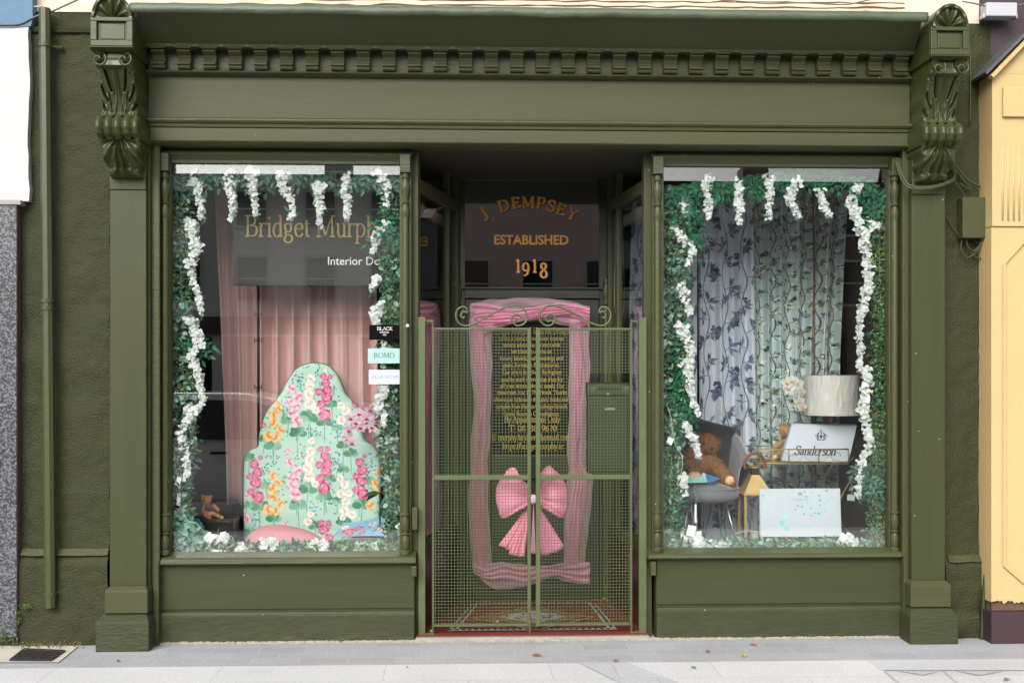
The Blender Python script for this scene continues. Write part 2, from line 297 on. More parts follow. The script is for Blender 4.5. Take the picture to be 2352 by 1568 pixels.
g('0', .48, (c_, (.24, .66), (.1, .56), (.06, .33), (.1, .1), (.24, -.01), (.37, .1), (.42, .33), (.37, .56), (.24, .66)))
g('1', .36, (l_, (.19, .66), (.19, 0)), (l_, (.06, .55), (.19, .66)), (s_, .19, 0, .22))
g('3', .44, (c_, (.08, .55), (.15, .65), (.28, .64), (.34, .5), (.26, .38), (.16, .35)), (c_, (.17, .36), (.33, .33), (.38, .17), (.28, .01), (.14, -.01), (.05, .1)))
g('6', .46, (c_, (.36, .62), (.2, .6), (.08, .4), (.06, .2), (.12, .03), (.24, -.01), (.36, .08), (.38, .23), (.3, .36), (.18, .37), (.08, .26)))
g('7', .42, (l_, (.06, .64), (.38, .64)), (l_, (.38, .63), (.16, 0)))
g('8', .46, (c_, (.23, .66), (.12, .6), (.11, .46), (.23, .36), (.37, .24), (.38, .08), (.24, -.01), (.09, .08), (.09, .22), (.22, .34), (.34, .46), (.34, .6), (.23, .66)))
g('9', .46, (c_, (.1, .04), (.27, .08), (.37, .25), (.39, .45), (.33, .62), (.22, .66), (.1, .58), (.07, .42), (.15, .29), (.27, .28), (.38, .4)))
g('.', .2, ('o', .1, .03, .05)); g(',', .2, ('o', .1, .03, .045), (l_, (.12, .03), (.07, -.09))); g(':', .2, ('o', .1, .04, .05), ('o', .1, .34, .05))
g('/', .32, (l_, (.26, .72), (.05, -.1))); g(' ', .24); g('-', .3, (l_, (.05, .22), (.26, .22)))
g('&', .66, (c_, (.58, .36), (.5, .12), (.3, -.01), (.12, .06), (.09, .2), (.2, .33), (.35, .46), (.37, .6), (.27, .7), (.18, .6), (.2, .48), (.6, 0)))
g('@', .8, (c_, (.52, .45), (.38, .47), (.27, .33), (.3, .16), (.43, .17), (.52, .3)), (c_, (.54, .46), (.5, .2), (.6, .12), (.7, .3), (.6, .58), (.4, .66), (.18, .56), (.07, .32), (.16, .04), (.4, -.08), (.62, -.02)))
def text_w(t): return sum(GL[ch][0] for ch in t)
def pen(mb, t, place, size, T=.085, th=.028, mi=0, wsc=1, shear=0, k=5, serif=True):
    """place(x, z, i) -> world point of a letter-plane point; i is the stroke's layer"""
    x0 = 0; lay = 0
    def pt(x, z): return place((x0+x*wsc+z*shear)*size, z*size, lay)
    for ch in t:
        adv, st = GL[ch]
        for q in st:
            lay = (lay+1) % 7
            if q[0] == 's':
                if serif:
                    _, x, z, w_ = q; h = th*.8
                    mb.sheet([pt(x-w_/2, z-h), pt(x+w_/2, z-h), pt(x+w_/2, z+h), pt(x-w_/2, z+h)], mi)
                continue
            if q[0] == 'o':
                _, x, z, r = q; mb.sheet([pt(x+r*math.cos(a*PI/4)/max(wsc, .5), z+r*math.sin(a*PI/4)) for a in range(8)], mi); continue
            pts = [Vector((p[0], p[1])) for p in q[1:]]
            if q[0] == 'c': pts = [Vector((p.x, p.y)) for p in cat([(p.x, p.y, 0) for p in pts], k)]
            vs = []
            for i, p in enumerate(pts):
                d = pts[min(i+1, len(pts)-1)]-pts[max(i-1, 0)]; d.normalize()
                wd = th+(T-th)*abs(d.y)**1.2
                if q[0] == 'h': wd = th*1.3
                nr = Vector((-d.y, d.x))*wd/2
                vs += [pt(p.x+nr.x, p.y+nr.y), pt(p.x-nr.x, p.y-nr.y)]
            mb.add(vs, [(2*i, 2*i+1, 2*i+3, 2*i+2) for i in range(len(pts)-1)], mi)
        x0 += adv*wsc
    return x0*size
def flat_text(mb, t, u0, u1, vbase, Y, mi=0, caph=None, vtop=None, up=1, **kw):
    """letters between photo columns u0..u1 on the wall plane Y, cap top at vtop"""
    a, b = P(u0, vbase, Y), P(u1, vbase, Y); top = P((u0+u1)/2, vtop, Y).z
    size = (top-(a.z+b.z)/2)/.7; wsc = (b.x-a.x)/(text_w(t)*size)
    pen(mb, t, lambda x, z, i: (a.x+x, Y-.0006-.00025*i, (a.z+b.z)/2+z), size, mi=mi, wsc=wsc, **kw)
def sans_text(mb, t, u0, u1, vbase, vtop, Y, mi=0, bold=0, caps=.7):
    cu = bpy.data.curves.new('t', 'FONT'); cu.body = t; cu.size = 1; cu.offset = bold; cu.resolution_u = 3
    ob = bpy.data.objects.new('t', cu); me = bpy.data.meshes.new_from_object(ob)
    v = [x.co.copy() for x in me.vertices]; x0 = min(p.x for p in v); x1 = max(p.x for p in v)
    cap = max(p.y for p in v)
    a, b = P(u0, vbase, Y), P(u1, vbase, Y); top = P((u0+u1)/2, vtop, Y).z
    sx = (b.x-a.x)/(x1-x0); sz = (top-a.z)/cap
    mb.add([(a.x+(p.x-x0)*sx, Y-.0008, a.z+p.y*sz) for p in v], [tuple(p.vertices) for p in me.polygons], mi)
    bpy.data.objects.remove(ob); bpy.data.meshes.remove(me); bpy.data.curves.remove(cu)
# ------------------------------------------------------------------ painted cloth patterns (colour held per vertex)
class Canvas:
    def __init__(s, w_, h_, sx, col):      # w_,h_ in pattern units, sx samples per unit
        s.sx = sx; s.W = int(w_*sx)+1; s.H = int(h_*sx)+1
        s.a = np.ones((s.H, s.W, 3))*np.array(lin(col)); s.yy, s.xx = np.mgrid[0:s.H, 0:s.W]/sx
    def put(s, mask, col, al=1, sl=None):
        c = np.array(lin(col)) if not isinstance(col, np.ndarray) else col
        m = mask[..., None]*al; r = s.a if sl is None else s.a[sl]
        r[...] = r*(1-m)+c*m
    def win(s, x, y, R):
        k = s.sx; j0, j1 = max(0, int((y-R)*k)), min(s.H, int((y+R)*k)+2); i0, i1 = max(0, int((x-R)*k)), min(s.W, int((x+R)*k)+2)
        if j1 <= j0 or i1 <= i0: return None
        return (slice(j0, j1), slice(i0, i1))
    def ell(s, x, y, rx, ry, ang, col, al=1, point=0):
        sl = s.win(x, y, max(rx, ry)*1.3)
        if sl is None: return
        dx = s.xx[sl]-x; dy = s.yy[sl]-y; ca, sa = math.cos(ang), math.sin(ang)
        p = (dx*ca+dy*sa)/rx; q = (-dx*sa+dy*ca)/ry
        if point: d = np.abs(q)*1.0-(1-np.abs(p))*(1+.6*(1-np.abs(p)))*.62; s.put(np.clip(.5-d*min(rx, ry)*s.sx*.9, 0, 1)*(np.abs(p) < 1), col, al, sl)
        else: d = np.sqrt(p*p+q*q)-1; s.put(np.clip(.5-d*min(rx, ry)*s.sx, 0, 1), col, al, sl)
    def line(s, pts, wd, col, al=1):
        for (x0, y0), (x1, y1) in zip(pts[:-1], pts[1:]):
            L = math.hypot(x1-x0, y1-y0); sl = s.win((x0+x1)/2, (y0+y1)/2, L/2+wd*2)
            if sl is None or L == 0: continue
            dx = s.xx[sl]-x0; dy = s.yy[sl]-y0; t = np.clip((dx*(x1-x0)+dy*(y1-y0))/L/L, 0, 1)
            d = np.hypot(dx-t*(x1-x0), dy-t*(y1-y0)); s.put(np.clip(.5-(d-wd)*s.sx, 0, 1), col, al, sl)
    def rose(s, x, y, r, cols, rnd, k=6):
        a0 = rnd.random()*6
        for i in range(k): a = a0+i*2*PI/k; s.ell(x+math.cos(a)*r*.55, y+math.sin(a)*r*.5, r*.55, r*.5, a, cols[i % 2])
        for i in range(5): a = a0+.5+i*2*PI/5; s.ell(x+math.cos(a)*r*.32, y+math.sin(a)*r*.3, r*.33, r*.3, a, cols[1+(i % 2)])
        for i in range(12): a, q = rnd.uniform(0, 6.28), rnd.uniform(.2, .9); s.ell(x+math.cos(a)*r*q, y+math.sin(a)*r*q*.9, r*.17, r*.08, a+1.57, cols[rnd.randrange(3)], .55)
        s.ell(x, y, r*.24, r*.21, 0, cols[2]); s.ell(x-r*.05, y-r*.05, r*.13, r*.12, 0, cols[3])
    def cols(s): return np.concatenate([s.a.reshape(-1, 3), np.ones((s.W*s.H, 1))], 1)
def painted(name, cv, fn, mat, parent=None, solid=0, loc=None, keep=None):
    mb = MB(); nu, nv = cv.W-1, cv.H-1
    vs = [fn(i/nu, j/nv) for j in range(nv+1) for i in range(nu+1)]
    fs = [(j*(nu+1)+i, (j+1)*(nu+1)+i, (j+1)*(nu+1)+i+1, j*(nu+1)+i+1) for j in range(nv) for i in range(nu) if keep is None or keep((i+.5)/nu, (j+.5)/nv)]
    mb.add(vs, fs)
    return mb.build(name, mat, parent, smooth=True, cols=cv.cols(), loc=loc, solid=solid)
# ------------------------------------------------------------------ materials
GP = '#3d4026'
green = M('green_gloss_paint', GP, .42, .2, 14, .06, 2.5, spec=.3, specks=.026, stretch=(1, 1, 6))
green_soft = M('green_paint_boards', GP, .5, .06, 10, .10, 1.6, spec=.3, specks=.02, stretch=(.6, 1, 7))
green_dark = M('green_paint_carving', '#353b1e', .36, .12, 22, .08, 6, spec=.4)
render = M('green_painted_render', '#2f321a', .62, .75, 75, .14, 2.2, spec=.25, grime=.28, stretch=(1, 1, 1.4), detail=4)
gategreen = M('gate_green_paint', '#4a5434', .45, .2, 60, .08, 8)
pipegreen = M('pipe_green_paint', '#383e20', .42, .12, 18, .06, 3)
lead = M('weathered_lead', '#454f3d', .5, .5, 14, .22, 5, stretch=(1, 1, 2))
peach = M('cream_masonry_paint', '#d3c0ab', .8, .5, 8, .06, 2)
white = M('white_masonry', '#b3b3b2', .8, .3, 10, .03, 1)
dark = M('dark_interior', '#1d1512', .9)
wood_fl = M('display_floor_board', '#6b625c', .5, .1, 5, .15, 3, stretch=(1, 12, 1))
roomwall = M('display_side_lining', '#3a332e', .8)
glass = M_glass('window_glass', 1.5, add=.06)
doorglass = M_glass('door_glass', 1.6, tint=(.8, .8, .8), add=.06)
gold = M('gold_leaf_lettering', '#cf8f2a', .45, var=.15, vscale=20)
goldp = M('pale_gold_lettering', '#a5904a', .45)
blackm = M('black_gloss', '#060606', .25)
whitem = M('white_matt', '#e9ebea', .6)
# ------------------------------------------------------------------ ground
def pave_mat(name, bw, bh, c1, c2, mort, scale_noise=60, rot=0, msize=.004, off=.5, strips=False):
    m = bpy.data.materials.new(name); m.use_nodes = True; n = m.node_tree.nodes; l = m.node_tree.links; b = n['Principled BSDF']
    tc = n.new('ShaderNodeTexCoord'); mp = n.new('ShaderNodeMapping'); mp.inputs['Rotation'].default_value = (0, 0, rot); l.new(tc.outputs['Object'], mp.inputs[0])
    br = n.new('ShaderNodeTexBrick'); br.inputs['Scale'].default_value = 1; br.inputs['Brick Width'].default_value = bw; br.inputs['Row Height'].default_value = bh
    br.inputs['Mortar Size'].default_value = msize; br.inputs['Mortar Smooth'].default_value = .2; br.offset = off
    br.inputs['Color1'].default_value = (*lin(c1), 1); br.inputs['Color2'].default_value = (*lin(c2), 1); br.inputs['Mortar'].default_value = (*lin(mort), 1)
    l.new(mp.outputs[0], br.inputs['Vector']); out = br.outputs['Color']
    for sc_, lo, hi in ((scale_noise, .88, 1.1), (260, .84, 1.12), (1.3, .9, 1.05)):
        no = n.new('ShaderNodeTexNoise'); no.inputs['Scale'].default_value = sc_; no.inputs['Detail'].default_value = 6; l.new(tc.outputs['Object'], no.inputs['Vector'])
        mr = n.new('ShaderNodeMapRange'); mr.inputs[1].default_value = .3; mr.inputs[2].default_value = .7; mr.inputs[3].default_value = lo; mr.inputs[4].default_value = hi; l.new(no.outputs['Fac'], mr.inputs[0])
        mx = n.new('ShaderNodeVectorMath'); mx.operation = 'SCALE'; l.new(out, mx.inputs[0]); l.new(mr.outputs[0], mx.inputs['Scale']); out = mx.outputs[0]
    l.new(out, b.inputs['Base Color']); b.inputs['Roughness'].default_value = .85
    bp = n.new('ShaderNodeBump'); bp.inputs['Strength'].default_value = .25; bp.inputs['Distance'].default_value = .004; l.new(br.outputs['Fac'], bp.inputs['Height']); bp.invert = True
    l.new(bp.outputs[0], b.inputs['Normal']); return m
mb = MB().sheet([(-300, -.56, 0), (-300, -4.6, 0), (300, -4.6, 0), (300, -.56, 0)])
struct(mb.build('pavement', pave_mat('pale_granite_paving', .9, .45, '#b2b2b4', '#bcbcbd', '#a4a4a6', rot=.0, msize=.003)))
mb = MB().sheet([(-300, 1.3, 0), (-300, -.56, 0), (300, -.56, 0), (300, 1.3, 0)])
struct(mb.build('pavement_edge_setts', pave_mat('grey_setts', .27, .13, '#929396', '#9b9c9e', '#a3a3a4', msize=.003)))
# darker diagonal stone bands laid in the pale paving
bandm = pave_mat('grey_band_stone', .4, .3, '#a5a6a8', '#adaeaf', '#9b9c9d'); mb = MB()
def gq(pts, dz, mi=0): mb.sheet([(G(u, v).x, G(u, v).y, dz) for u, v in pts], mi)
gq([(1330, 1522), (1440, 1522), (1570, 1572), (1430, 1572)], .004)
gq([(2060, 1541), (2160, 1541), (2120, 1551)], .004); gq([(2195, 1541), (2305, 1541), (2250, 1552)], .004)
for u0, u1 in ((2030, 2075), (2165, 2210)): gq([(u0, 1541), (u0+4, 1541), (u1+30, 1600), (u1+24, 1600)], .004)
gq([(2030, 1538), (2352, 1538), (2352, 1540), (2030, 1540)], .004)

struct(mb.build('paving_bands', bandm))
mb = MB().box(-300, 300, -4.75, -4.6, -.14, .002)
struct(mb.build('kerb', M('kerb_granite', '#9c9c9c', .8, .2, 60)))
mb = MB().sheet([(-400, -4.75, -.12), (-400, -400, -.12), (400, -400, -.12), (400, -4.75, -.12)])
struct(mb.build('road', M('asphalt', '#4a4a4c', .9, .4, 120, .1, 4)))
# crumbly sand and mortar where the shopfront meets the paving
rnd = random.Random(77); mb = MB(); N_ = 260; xa_, xb_ = X(350), X(2085)
for i in range(N_):
    x = xa_+(xb_-xa_)*i/N_; w_ = .012+.02*rnd.random(); mb.add([(x, -.02, .001), (x+.03, -.02, .001), (x+.03, -.035-w_, .001), (x, -.035-w_, .001), (x+.004, -.03, .010+.006*rnd.random()), (x+.024, -.03, .010+.006*rnd.random())], [(0, 1, 5, 4), (4, 5, 2, 3), (0, 4, 3), (1, 2, 5)])
struct(mb.build('mortar_edge', M('sandy_mortar', '#918b81', .9, .6, 60, .2, 20)))
# ------------------------------------------------------------------ the shop building
shop = thing('shop_building', 'olive green painted Victorian shopfront with two display windows and recessed gated doorway', 'shop', (X(1176), 0, 0))
ZF = lambda v, Y=0: Zm(v, Y)
XL, XR = X(38), X(2262)
ZT = ZF(0)+.5
# rough rendered side walls, with slight chamfered ledges
def rough_wall(u0, u1, seed, ledges, v0=28):
    x0, x1 = X(u0), X(u1); rnd = random.Random(seed); z1 = P((u0+u1)/2, v0, 0).z
    nu, nv = max(8, int((x1-x0)/.02)), 170
    from mathutils import noise
    zs = []; 
    def fn(a, b):
        x = x0+(x1-x0)*a; z = z1*b
        y = -.006*noise.noise(Vector((x*5, z*5, seed)))*2-.004*noise.noise(Vector((x*16, z*22, seed)))*2
        if z < .35: y -= .012*max(0, noise.noise(Vector((x*9, z*9, seed+3))))*(1-z/.35)*2
        for zl, dep in ledges:
            if z < zl: y -= dep*min(1, (zl-z)/.05)
        return (x, y, z)
    m = MB(); m.grid(fn, nu, nv)
    n = nu+1; top = [(x0, .25, z1), (x1, .25, z1)]
    m.sheet([fn(0, 1), fn(1, 1), top[1], top[0]]); m.box(x0, x1, .03, .25, 0, z1-.01)
    return m
w = rough_wall(38, 252, 1, [(P(150, 1268, 0).z, .04)]); w.build('wall', render, shop, smooth=True)
def ledge(u0, u1, v, d, h=.036):
    from mathutils import noise
    z = P((u0+u1)/2, v, 0).z; x0, x1 = X(u0), X(u1)
    def f(a, b):
        x = x0+(x1-x0)*a; wob = .007*noise.noise(Vector((x*12, z, 3))); i = b*3; pr = [(.0, z+.004+wob), (-.014, z+wob), (-d-.010, z-h+wob*.9), (-d+.004, z-h-.006)]; k = min(2, int(i)); t = i-k
        return (x, pr[k][0]*(1-t)+pr[k+1][0]*t, pr[k][1]*(1-t)+pr[k+1][1]*t)
    m = MB(); m.grid(f, 40, 6); m.build('ledge', green, shop)
ledge(52, 252, 1258, .035); ledge(2174, 2258, 1274, .035); ledge(2196, 2262, 1402, .05)
rl = P(2215, 1275, 0).z; w = rough_wall(2168, 2276, 7, [(rl, .035), (P(2215, 1403, 0).z, .03)], 55); w.build('wall', render, shop, smooth=True)
# string course and worn horizontal ridge on the left wall
mb = MB(); z = P(150, 72, 0).z; mb.prof([(-.03, z+.012), (0, z+.03), (0, z-.02), (-.022, z-.012)], X(78), X(215), seg=6); mb.build('string_course', render, shop)
# upper storey
zu = ZF(45, 0)
mb = MB(); mb.box(X(72), X(2262), .02, .3, 3.35, ZT+6)
mb.build('upper_wall', peach, shop)
mb = MB()
for i, (v, d) in enumerate(((14, .03), (4, .02), (-8, .03), (-26, .04))):
    pts = []; rnd = random.Random(i)
    for k in range(60):
        u = 310+k*30; pts.append(P(u, v+u*.006+rnd.uniform(-2, 2), -.0)); 
    mb.tube([(p.x, .018, p.z) for p in pts], [.002+.004*rnd.random() for _ in pts], 4)
mb.build('crack', M('dirty_crack', '#6b5136', .9), shop)
mb = MB()
for k in range(9):
    u = 80+k*15; 
    for j in range(3): 
        pass

# fascia, frieze, mouldings
YF = -.10
fx0, fx1 = X(340, YF), X(2090, YF)
mb = MB(); mb.prof([(YF, ZF(280, YF)), (YF, ZF(150, YF)), (.2, ZF(150, YF)), (.2, ZF(280, YF))], fx0, fx1)
mb.build('frieze_board', green_soft, shop, bevel=.003)
mb = MB(); z = lambda v, Y=YF: ZF(v, Y)
mb.prof([(YF+.002, z(300)), (YF-.012, z(298)), (YF-.015, z(291)), (YF-.025, z(289)), (YF-.034, z(285)), (YF-.034, z(281)), (YF-.02, z(277)), (YF-.004, z(276)), (.1, z(276)), (.1, z(300))], fx0, fx1)
mb.build('picture_moulding', green, shop, bevel=.002)
mb = MB(); mb.prof([(YF-.006, z(328)), (YF-.006, z(300)), (.2, z(300)), (.2, z(328))], fx0, fx1); mb.build('architrave_band', green_soft, shop, bevel=.002)
mb = MB(); mb.prof([(YF-.022, z(333)), (YF-.03, z(330.5)), (YF-.022, z(328.2)), (.06, z(327.5)), (.06, z(337)), (YF+.02, z(337))], fx0, fx1)
mb.build('drip_moulding', green, shop, bevel=.002)
# header behind the drip: recessed lintel over the windows
zl0, zl1 = ZF(372, .02), ZF(334, .02)
for a, b in ((350, 945), (1497, 2085)):
    mb = MB(); mb.prof([(.02, zl0), (.0, zl0+.03), (.0, zl0+.045), (.035, zl1), (.2, zl1), (.2, zl0)], X(a), X(b)); mb.build('window_head', green, shop, bevel=.002)
mb = MB(); mb.box(X(945), X(1497), -.07, .06, ZF(344, .0), ZF(334, 0)); mb.build('porch_beam', green, shop, bevel=.003)
# cornice: sloping soffit board, crown and lead
YC = -.43
cx0, cx1 = X(312, YC), X(2118, YC); bx0, bx1 = X(325, -.2), X(2100, -.2)
zc = ZF(38, YC); zs = ZF(112, -.2)
mb = MB(); v = [(cx0, YC, zc), (cx1, YC, zc), (bx1, -.2, zs), (bx0, -.2, zs), (cx0, YC, zc+.04), (cx1, YC, zc+.04), (bx1, .1, zs+.03), (bx0, .1, zs+.03), (cx0, .1, zc+.12), (cx1, .1, zc+.12)]
mb.add(v, [(0, 3, 2, 1), (0, 1, 5, 4), (4, 5, 9, 8), (3, 7, 6, 2), (7, 8, 9, 6), (0, 4, 8, 7, 3), (1, 2, 6, 9, 5)])
mb.build('cornice', M('green_paint_soffit', GP, .5, .1, 6, .08, 1.5), shop)
mb = MB(); mb.box(bx0, bx1, -.212, -.15, zs-.012, zs+.012); mb.build('bed_moulding', green, shop, bevel=.004)
def flash(a, b):
    from mathutils import noise
    x = cx0-.03+(cx1-cx0+.06)*a; wob = .010*noise.noise(Vector((x*3, 1, 0)))+.004*noise.noise(Vector((x*14, 4, 0)))
    pr = [(YC+.02, zc+.0), (YC-.012, zc-.004+wob), (YC-.022, zc+.016+wob), (YC-.014, zc+.045+wob*.5), (YC+.02, zc+.058), (.06, zc+.15)]
    i = min(int(b*5+.001), 4); t = b*5-i
    return (x, pr[i][0]*(1-t)+pr[i+1][0]*t, pr[i][1]*(1-t)+pr[i+1][1]*t)
mb = MB(); mb.grid(flash, 300, 5); mb.build('lead_flashing', lead, shop, smooth=True, solid=.003)
# dentil course
mb = MB(); z0, z1 = ZF(169, -.11), ZF(108, -.11); mb.box(fx0, fx1, -.118, -.05, z0, z1+.02); mb.build('dentil_backboard', green, shop)
mb = MB(); zz = ZF(170, -.15); mb.prof([(-.15, zz+.006), (-.155, zz), (-.15, zz-.008), (-.125, zz-.018), (-.09, zz-.022), (-.09, zz+.01)], fx0, fx1); mb.build('bed_fillet', green, shop, bevel=.002)
du0, du1, nd = 362, 2072, 30
for i in range(nd):
    u = du0+(du1-du0)*i/(nd-1); Y = -.19; xa, xb = X(u-15, Y), X(u+15, Y)
    zt, zb = ZF(112, Y), ZF(167, -.15); h = zt-zb
    mb = MB()
    mb.frus(xa-.002, xb+.002, -.205, -.1, zt-.17*h, zt, -.03, -.012)      # flared cap
    pr = [(-.12, zt-.2*h), (-.195, zt-.2*h), (-.2, zt-.28*h), (-.185, zt-.34*h), (-.168, zt-.42*h), (-.160, zt-.58*h), (-.168, zt-.7*h), (-.186, zt-.74*h), (-.190, zt-.82*h), (-.174, zt-.86*h), (-.178, zt-.93*h), (-.168, zb), (-.11, zb)]
    mb.prof(pr, xa, xb); mb.build('dentil_block', green, shop, bevel=.0015)
# ------------------------------------------------------------------ pilasters and corbels
YP = -.13
def pilaster(uL, uR, side):                      # side=+1: the window lies to the right
    xa, xb = X(uL, YP), X(uR, YP); um = 294
    zz = lambda v, Y=YP: P(um, v, Y).z
    zcap = 436
    mb = MB(); mb.box(xa, xb, YP, .06, zz(1345), zz(zcap)); mb.box(xa+.001, xb-.001, YP-.008, .05, zz(zcap), zz(330))
    p = mb.build('pilaster', M('green_pilaster_paint', '#363a1f', .45, .15, 12, .07, 2, spec=.3, specks=.026, stretch=(4, 1, .4)), shop, bevel=.004)
    mb = MB(); Yb = -.175; x0, x1 = X(uL-12, Yb) if side > 0 else X(uL-2, Yb), X(uR+3, Yb) if side > 0 else X(uR+14, Yb)
    mb.box(x0, x1, Yb, .0, zz(1408, Yb), zz(1357, Yb)); mb.frus(x0, x1, Yb, .0, zz(1357, Yb), zz(1347, Yb), .02, .03); mb.build('base_block', green_soft, p, bevel=.004)
    Yb = -.21; x0, x1 = X(uL-33, Yb) if side > 0 else X(uL-3, Yb), X(uR+6, Yb) if side > 0 else X(uR+30, Yb)
    mb = MB(); zb = 0; mb.box(x0, x1, Yb, .0, 0, zz(1430, Yb)); mb.frus(x0, x1, Yb, .0, zz(1430, Yb), zz(1412, Yb), .028, .055)
    mb.build('plinth', M('green_plinth_paint', '#333820', .55, .5, 22, .12, 3.5, spec=.3, specks=.02, grime=.28, stretch=(1, 1, 3)), p, bevel=.005)
    # corbel
    xc = (xa+xb)/2; hw = (xb-xa)/2; crb = corbel(xc, hw, p, um)
    return p
def corbel(xc, hw, parent, um):
    Zc = lambda v, Y: P(um, v, Y).z
    fr = [(114, -.37), (122, -.405), (135, -.425), (150, -.425), (161, -.41), (168, -.375), (190, -.345), (215, -.315), (240, -.30), (262, -.30), (272, -.335), (284, -.36), (297, -.362), (310, -.345), (319, -.31), (326, -.30), (342, -.305), (356, -.285), (370, -.24), (380, -.22), (388, -.225), (396, -.2), (400, -.14)]
    vv = [a for a, _ in fr]; yy = [b for _, b in fr]
    def relief(s, v):
        a = abs(s); r = 0
        if v < 163:
            t = (v-114)/49; r = -.03*(1-math.exp(-((a-.72)/.2)**2))*math.sin(min(1, max(0, t))*PI)*1.1
            r += .012*math.cos(min(1, math.hypot((a-.68)/.3, (v-140)/18))*9)*(math.hypot((a-.68)/.3, (v-140)/18) < 1)
        elif v < 270:
            t = (v-163)/107
            dx, dy = a*.95+.02, (1.12-t)*1.25; ph = math.atan2(dx, dy); rr = math.hypot(dx, dy)
            r = .005*math.cos(ph*15)*min(1, rr)
            r += .012*math.exp(-((a-.05-.20*t**3)/.05)**2)
            for ax, at, bx_, bt, w_, dp_ in ((.56, .06, .34, .44, .055, .045), (.86, .36, .58, .66, .05, .045), (.92, .70, .72, .84, .05, .035), (.5, .5, .34, .9, .03, .012), (.74, .12, .95, .02, .03, .010)):
                sx_, st_ = bx_-ax, bt-at; k = max(0, min(1, ((a-ax)*sx_+(t-at)*st_)/(sx_*sx_+st_*st_))); bow = .03*math.sin(PI*k)
                d = math.hypot(a-ax-k*sx_-bow, (t-at-k*st_)*1.2); r -= dp_*math.exp(-(d/(w_*(.5+.5*math.sin(PI*min(1, k+.1)))))**2); r += .006*math.exp(-((d-w_*1.6)/.04)**2)
            r += -.02*max(0, a-.8)*5*(.5+.5*math.cos(t*16))
        elif v < 322:
            r = .022*abs(math.cos(s*PI*2.4))-.016+.0
        else:
            t = (v-322)/78; dx, dy = a*.9, t*1.0+.12; ph = math.atan2(dx, dy)
            r = .012*math.cos(ph*13+.3)+.014*math.exp(-(a/.12)**2)
            r += -.05*max(0, a-(.88-.28*t*(1 if t < .8 else .6)))
            if t > .78: r += .012*abs(math.cos(s*PI*2.2))
        return r
    def wid(v):
        if v < 163: return 1.0
        if v < 270: return .96+.06*math.cos((v-163)/107*14)*.5+.03
        if v < 322: return 1.18
        t = (v-322)/78; return 1.06-.26*max(0, t-.1)+.07*math.sin(t*14)
    NU, NV = 80, 220
    def fn(a, b):
        v = 114+(400-114)*b; s = a*2-1; y = float(np.interp(v, vv, yy))
        edge = max(0, abs(s)-.93)/.07
        return (xc+s*hw*wid(v), y-relief(s, v)+.03*edge**2, Zc(v, -.3))
    mb = MB(); mb.grid(fn, NU, NV)
    n = NU+1; N = len(mb.v)
    for side in (0, NU):
        base = len(mb.v); col = [j*n+side for j in range(NV+1)]
        for c in col: x, y, zq = mb.v[c]; mb.v.append((xc+(x-xc)*.97, -.02, zq))
        for j in range(NV): mb.f.append((col[j], col[j+1], base+j+1, base+j)); mb.m.append(0)
    top = Zc(116, -.3)
    mb.box(xc-hw*1.12, xc+hw*1.12, -.425, 0, Zc(112, -.43), Zc(46, -.43)); 
    o = mb.build('corbel', green_dark, parent, smooth='auto', angle=50)
    # panelled block
    Yk = -.447; x0, x1 = xc-hw*1.1, xc+hw*1.1; za, zb = Zc(106, Yk), Zc(40, Yk)
    mb = MB(); bw = .035
    mb.box(x0, x1, Yk, -.1, Zc(93, Yk), za-.0); mb.box(x0, x1, Yk, -.1, zb, Zc(49, Yk))
    mb.box(x0, x0+bw, Yk, -.1, Zc(93, Yk), Zc(49, Yk)); mb.box(x1-bw, x1, Yk, -.1, Zc(93, Yk), Zc(49, Yk))
    mb.frus(x0+bw+.012, x1-bw-.012, -.43, -.2, Zc(89, Yk), Zc(53, Yk), 0, 0)
    mb.prof([(Yk-.0, za), (Yk-.008, za-.008), (Yk+.03, za-.022), (-.1, za-.022), (-.1, za)], x0-.005, x1+.005)
    mb.build('panel_block', green_dark, o, bevel=.003)
    # scroll ends
    for s in (-1, 1):
        mb = MB(); sp = [(xc+s*hw*.66+math.cos(a)*r, -.445-.012*(1-r/.045), Zc(139, -.43)+math.sin(a)*r) for a, r in [(k*.35, .008+.0017*k) for k in range(21)]]
        mb.tube(sp, .006, 6); mb.build('scroll', green_dark, o, smooth=True)
    # shell crest on top
    def crest(a, b):
        ph = PI*a; r = b
        R = hw*1.02; bump = .018*math.cos(ph*9)*r*(1-r)*3+.02*(r > .86)-.03*(1-r)**2
        return (xc-math.cos(ph)*R*r, -.435-bump, Zc(40, Yk)+.0+math.sin(ph)*R*1.25*r)
    mb = MB(); mb.grid(crest, 60, 16); R = hw*1.02
    rim = [(xc-math.cos(PI*k/30)*R*1.0, math.sin(PI*k/30)*R*1.25+Zc(40, Yk)) for k in range(31)]
    vs = [(x, -.44, q) for x, q in rim]+[(x, -.02, q) for x, q in rim]
    mb.add(vs, [(k, k+1, 31+k+1, 31+k) for k in range(30)]); mb.build('shell_crest', green_dark, o, smooth='auto')
    return o
pilaster(252, 336, 1); pilaster(2094, 2171, -1)
# jamb mouldings between pilaster and window
for us, uL in (((345, 352, 360, 372), 1), ((2092, 2084, 2076, 2065), -1)):
    mb = MB(); vb = 1478; zt = ZF(332); ys = (-.09, -.06, -.075, -.04)
    for i in range(3):
        a, b = X(us[i], 0), X(us[i+1], 0); mb.box(a, b, ys[i], .1, .0, zt-.0)
        mb.tube([(b, ys[i]+.006, .5 if i == 2 else .02), (b, ys[i]+.006, zt-.01)], .007, 8)
    a, b = X(us[0]-uL*10, 0), X(us[0], 0); mb.box(a, b, -.07, .1, 0, zt); mb.build('jamb_moulding', green, shop, bevel=.003)
